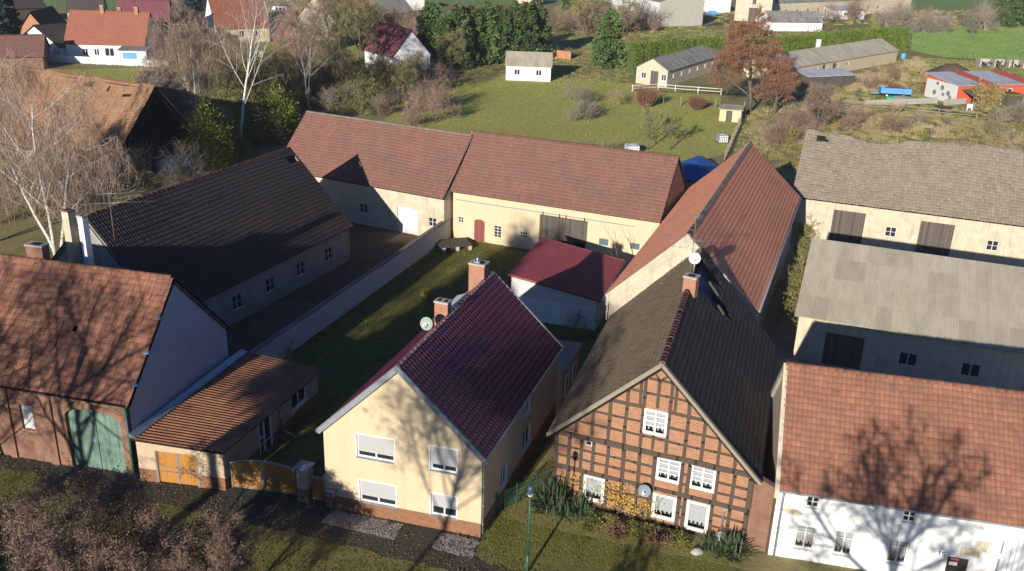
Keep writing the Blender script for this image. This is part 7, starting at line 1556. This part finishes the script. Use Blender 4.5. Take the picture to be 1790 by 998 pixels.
    spread('brown', ((1330, 215), (1440, 190), (1560, 205), (1600, 235), (1420, 240), (1340, 260)), 26, .6, 1.2, 'brown bush on the waste land left of the shack', 'brown bushes on the waste land')
    spread('grey', ((1600, 215), (1830, 200), (1830, 235), (1640, 240)), 14, .6, 1.1, 'grey bush below the patchwork shack', 'grey bushes below the shack')
    spread('brown', ((955, 62), (1010, 45), (1120, 44), (1145, 55), (1090, 62)), 24, 1.4, 2.3, 'tall brown bush before the long pale hall', 'brown bushes before the pale hall')
    spread('olive', ((950, 45), (1000, 20), (1090, 12), (1040, 42)), 14, 1.4, 2.2, 'olive bush left of the pale hall', 'olive bushes left of the pale hall')
    spread('grey', ((1500, 55), (1580, 30), (1740, 40), (1740, 58), (1590, 66)), 24, 1.2, 2.2, 'pale twiggy bush beyond the crop field', 'pale bushes beyond the crop field')
    spread('brown', ((1420, 42), (1450, 36), (1580, 24), (1580, 36), (1500, 44)), 10, 1.2, 1.9, 'brown bush beside the farm range', 'brown bushes beside the farm range')
    spread('olive', ((1370, 98), (1480, 92), (1490, 82), (1375, 84)), 8, 1.2, 1.9, 'yellowish bush before the clipped hedge', 'yellowish bushes before the hedge')
    spread('grey', ((250, 32), (600, 22), (600, 8), (200, 12)), 26, 1.4, 2.6, 'bare bush behind the village houses', 'bare bushes behind the village')
    spread('brown', ((600, 62), (735, 52), (740, 70), (610, 82)), 14, 1.2, 2.2, 'brown bush behind the white cottage', 'brown bushes behind the white cottage')
    spread('grey', ((-20, 300), (190, 310), (290, 290), (330, 330), (150, 380), (-20, 400)), 24, .8, 1.6, 'grey thicket under the weeping birch', 'grey thicket under the weeping birch')
    spread('olive', ((380, 150), (440, 135), (470, 170), (420, 200), (380, 190)), 10, .9, 1.5, 'olive bush around the slender birch', 'olive bushes around the slender birch')
    spread('brown', ((1490, 160), (1500, 130), (1580, 110), (1580, 150)), 10, .5, .9, 'low brown weed bush in front of the long stable', 'low bushes before the long stable')
    spread('brown', ((640, 205), (760, 185), (800, 205), (700, 225)), 10, .8, 1.4, 'dark brown bush behind the ridge of the courtyard barns', 'brown bushes behind the courtyard barns')
    spread('grey', ((960, 175), (1080, 165), (1100, 200), (1000, 215)), 8, .7, 1.2, 'pale twiggy bush in the left half of the meadow', 'pale bushes in the meadow')
    for i, (x, y, s) in enumerate(((1008, 262, .6), (1026, 263, .5), (1046, 264, .65), (1066, 265, .55), (1012, 258, .5))): shrub('brown', x, y, s, 'low brown weeds along the back of the cream barn', 'low weeds behind the cream barn')
    spread('olive', ((1398, 400), (1422, 400), (1415, 575), (1390, 560)), 7, .6, 1., 'olive bush in the passage beside the long red barn', 'olive bushes beside the long red barn')
    # bushes swallowing the right end of the grey barn
    A = G(1760, 300, 6.5)
    for i, (dx, dy, s) in enumerate(((0, -1, 2.2), (2, -3, 2.), (3.5, 1, 2.4), (-1.5, -3, 1.6))): o = link('shrub', forms['grey'][i % 4], None, (A[0]+dx, A[1]+dy, 1.)); o.scale = (s, s, s); tag(o, 'grey creeper growing over the right end of the grey barn roof', 'climbing plant', 'creepers on the grey barn roof')
    # shrubs in the courtyard and a bare sapling by the shed
    for x, y, k, s, lab in ((748, 520, 'yellow', .45, 'small yellow-leaved bush in the shaded courtyard'), (490, 625, 'olive', .5, 'dark bush at the end of the garage'), (1008, 585, 'grey', .8, 'bare bush against the front of the red-roofed shed'), (1115, 425, 'olive', .9, 'leafy bush in the corner of the cream barn and the red barn'), (1330, 590, 'olive', .7, 'weeds on the edge of the timber house roof')):
        if y == 590: continue
        shrub(k, x, y, s, lab, None)
    p = G(1083, 500); bare_tree('sapling', 'bare sapling between the red-roofed shed and the long red barn', None, (p[0], p[1], 0), dict(levels=2, n=[4, 3], start=[.4, .3], ang=[30, 40], ratio=[.5, .5], up=[.1, .2, .1], L=4.2, r=.05, seg=5, wander=.12, rr=.6), M['bark'], M['twig_brown'], 77, 2, .4, .015)
m_rust = m_flat('rusty_mast', (.2, .13, .1), .7, .2)
m_roofsheet = m_flat('brown_corrugated_sheet', (.3, .13, .065), .6, .3, 1.5)
m_redsheet = m_flat('red_metal_sheet_roof', (.25, .058, .068), .5, .12, 1.5)
bsp = conifer_mesh(31, 14, 3.2, M['bluespruce'], 9000, 170, -.12, .6, .2, .03, .75)
ground()
Y = yellow_house(); T = timber_house(); red_barn(); Wh = white_house(); brick_annex(T, Wh)
barn_front_left(); garage(); cream_barn(); tiled_barn_left(); dark_barn(); metal_shed(); ruined_barn()
far_buildings(); street_things(Y, T, Wh); field_things(); trees()
# ------------------------------------------------------------------ light, sky, camera
SUN_AZ, SUN_EL = math.radians(22.4), math.radians(15.4)      # the light travels towards +22 degrees from +Y
s = bpy.data.lights.new('sun', 'SUN'); s.energy = 5.; s.angle = math.radians(.53); s.color = (1., .93, .82)
so = bpy.data.objects.new('sun', s); C.objects.link(so)
dv = Vector((math.sin(SUN_AZ)*math.cos(SUN_EL), math.cos(SUN_AZ)*math.cos(SUN_EL), -math.sin(SUN_EL))); so.rotation_euler = dv.to_track_quat('-Z', 'Y').to_euler()
w = bpy.data.worlds.new('World'); bpy.context.scene.world = w; w.use_nodes = True; nt = w.node_tree
sk = nt.nodes.new('ShaderNodeTexSky'); sk.sky_type = 'NISHITA'; sk.sun_disc = False; sk.sun_elevation = SUN_EL; sk.sun_rotation = SUN_AZ+PI
sk.air_density = 1.; sk.dust_density = .6; sk.ozone_density = 4.
tint = nt.nodes.new('ShaderNodeMixRGB'); tint.blend_type = 'MULTIPLY'; tint.inputs[0].default_value = 1; tint.inputs[2].default_value = (.62, .82, 1.2, 1)
nt.links.new(sk.outputs[0], tint.inputs[1]); nt.links.new(tint.outputs[0], nt.nodes['Background'].inputs[0]); nt.nodes['Background'].inputs[1].default_value = .062
hz = MB(); hz.box(-415, -58, -1, 415, 890, 33); hm = bpy.data.materials.new('haze_air'); hm.use_nodes = True; ht = hm.node_tree; ht.nodes.remove(ht.nodes['Principled BSDF'])
pv = ht.nodes.new('ShaderNodeVolumePrincipled'); pv.inputs['Color'].default_value = (.8, .86, .95, 1); pv.inputs['Density'].default_value = .00014; ht.links.new(pv.outputs[0], ht.nodes['Material Output'].inputs['Volume'])
tag(hz.build('haze', hm), 'thin pale autumn haze over the village', 'haze', kind='stuff')
cam = bpy.data.cameras.new('camera'); co = bpy.data.objects.new('camera', cam); C.objects.link(co)
cam.sensor_fit = 'HORIZONTAL'; cam.sensor_width = 36; cam.lens = FPX/1790*36; cam.clip_end = 2000; cam.clip_start = .5
co.matrix_world = Matrix(((CR[0], CU[0], -CF[0], CAM[0]), (CR[1], CU[1], -CF[1], CAM[1]), (CR[2], CU[2], -CF[2], CAM[2]), (0, 0, 0, 1)))
sc = bpy.context.scene; sc.camera = co
sc.view_settings.view_transform = 'Standard'; sc.view_settings.look = 'None'; sc.view_settings.exposure = .35; sc.view_settings.gamma = 1
sc.cycles.max_bounces = 5; sc.cycles.diffuse_bounces = 3; sc.cycles.transparent_max_bounces = 6; sc.cycles.glossy_bounces = 2; sc.cycles.use_adaptive_sampling = True
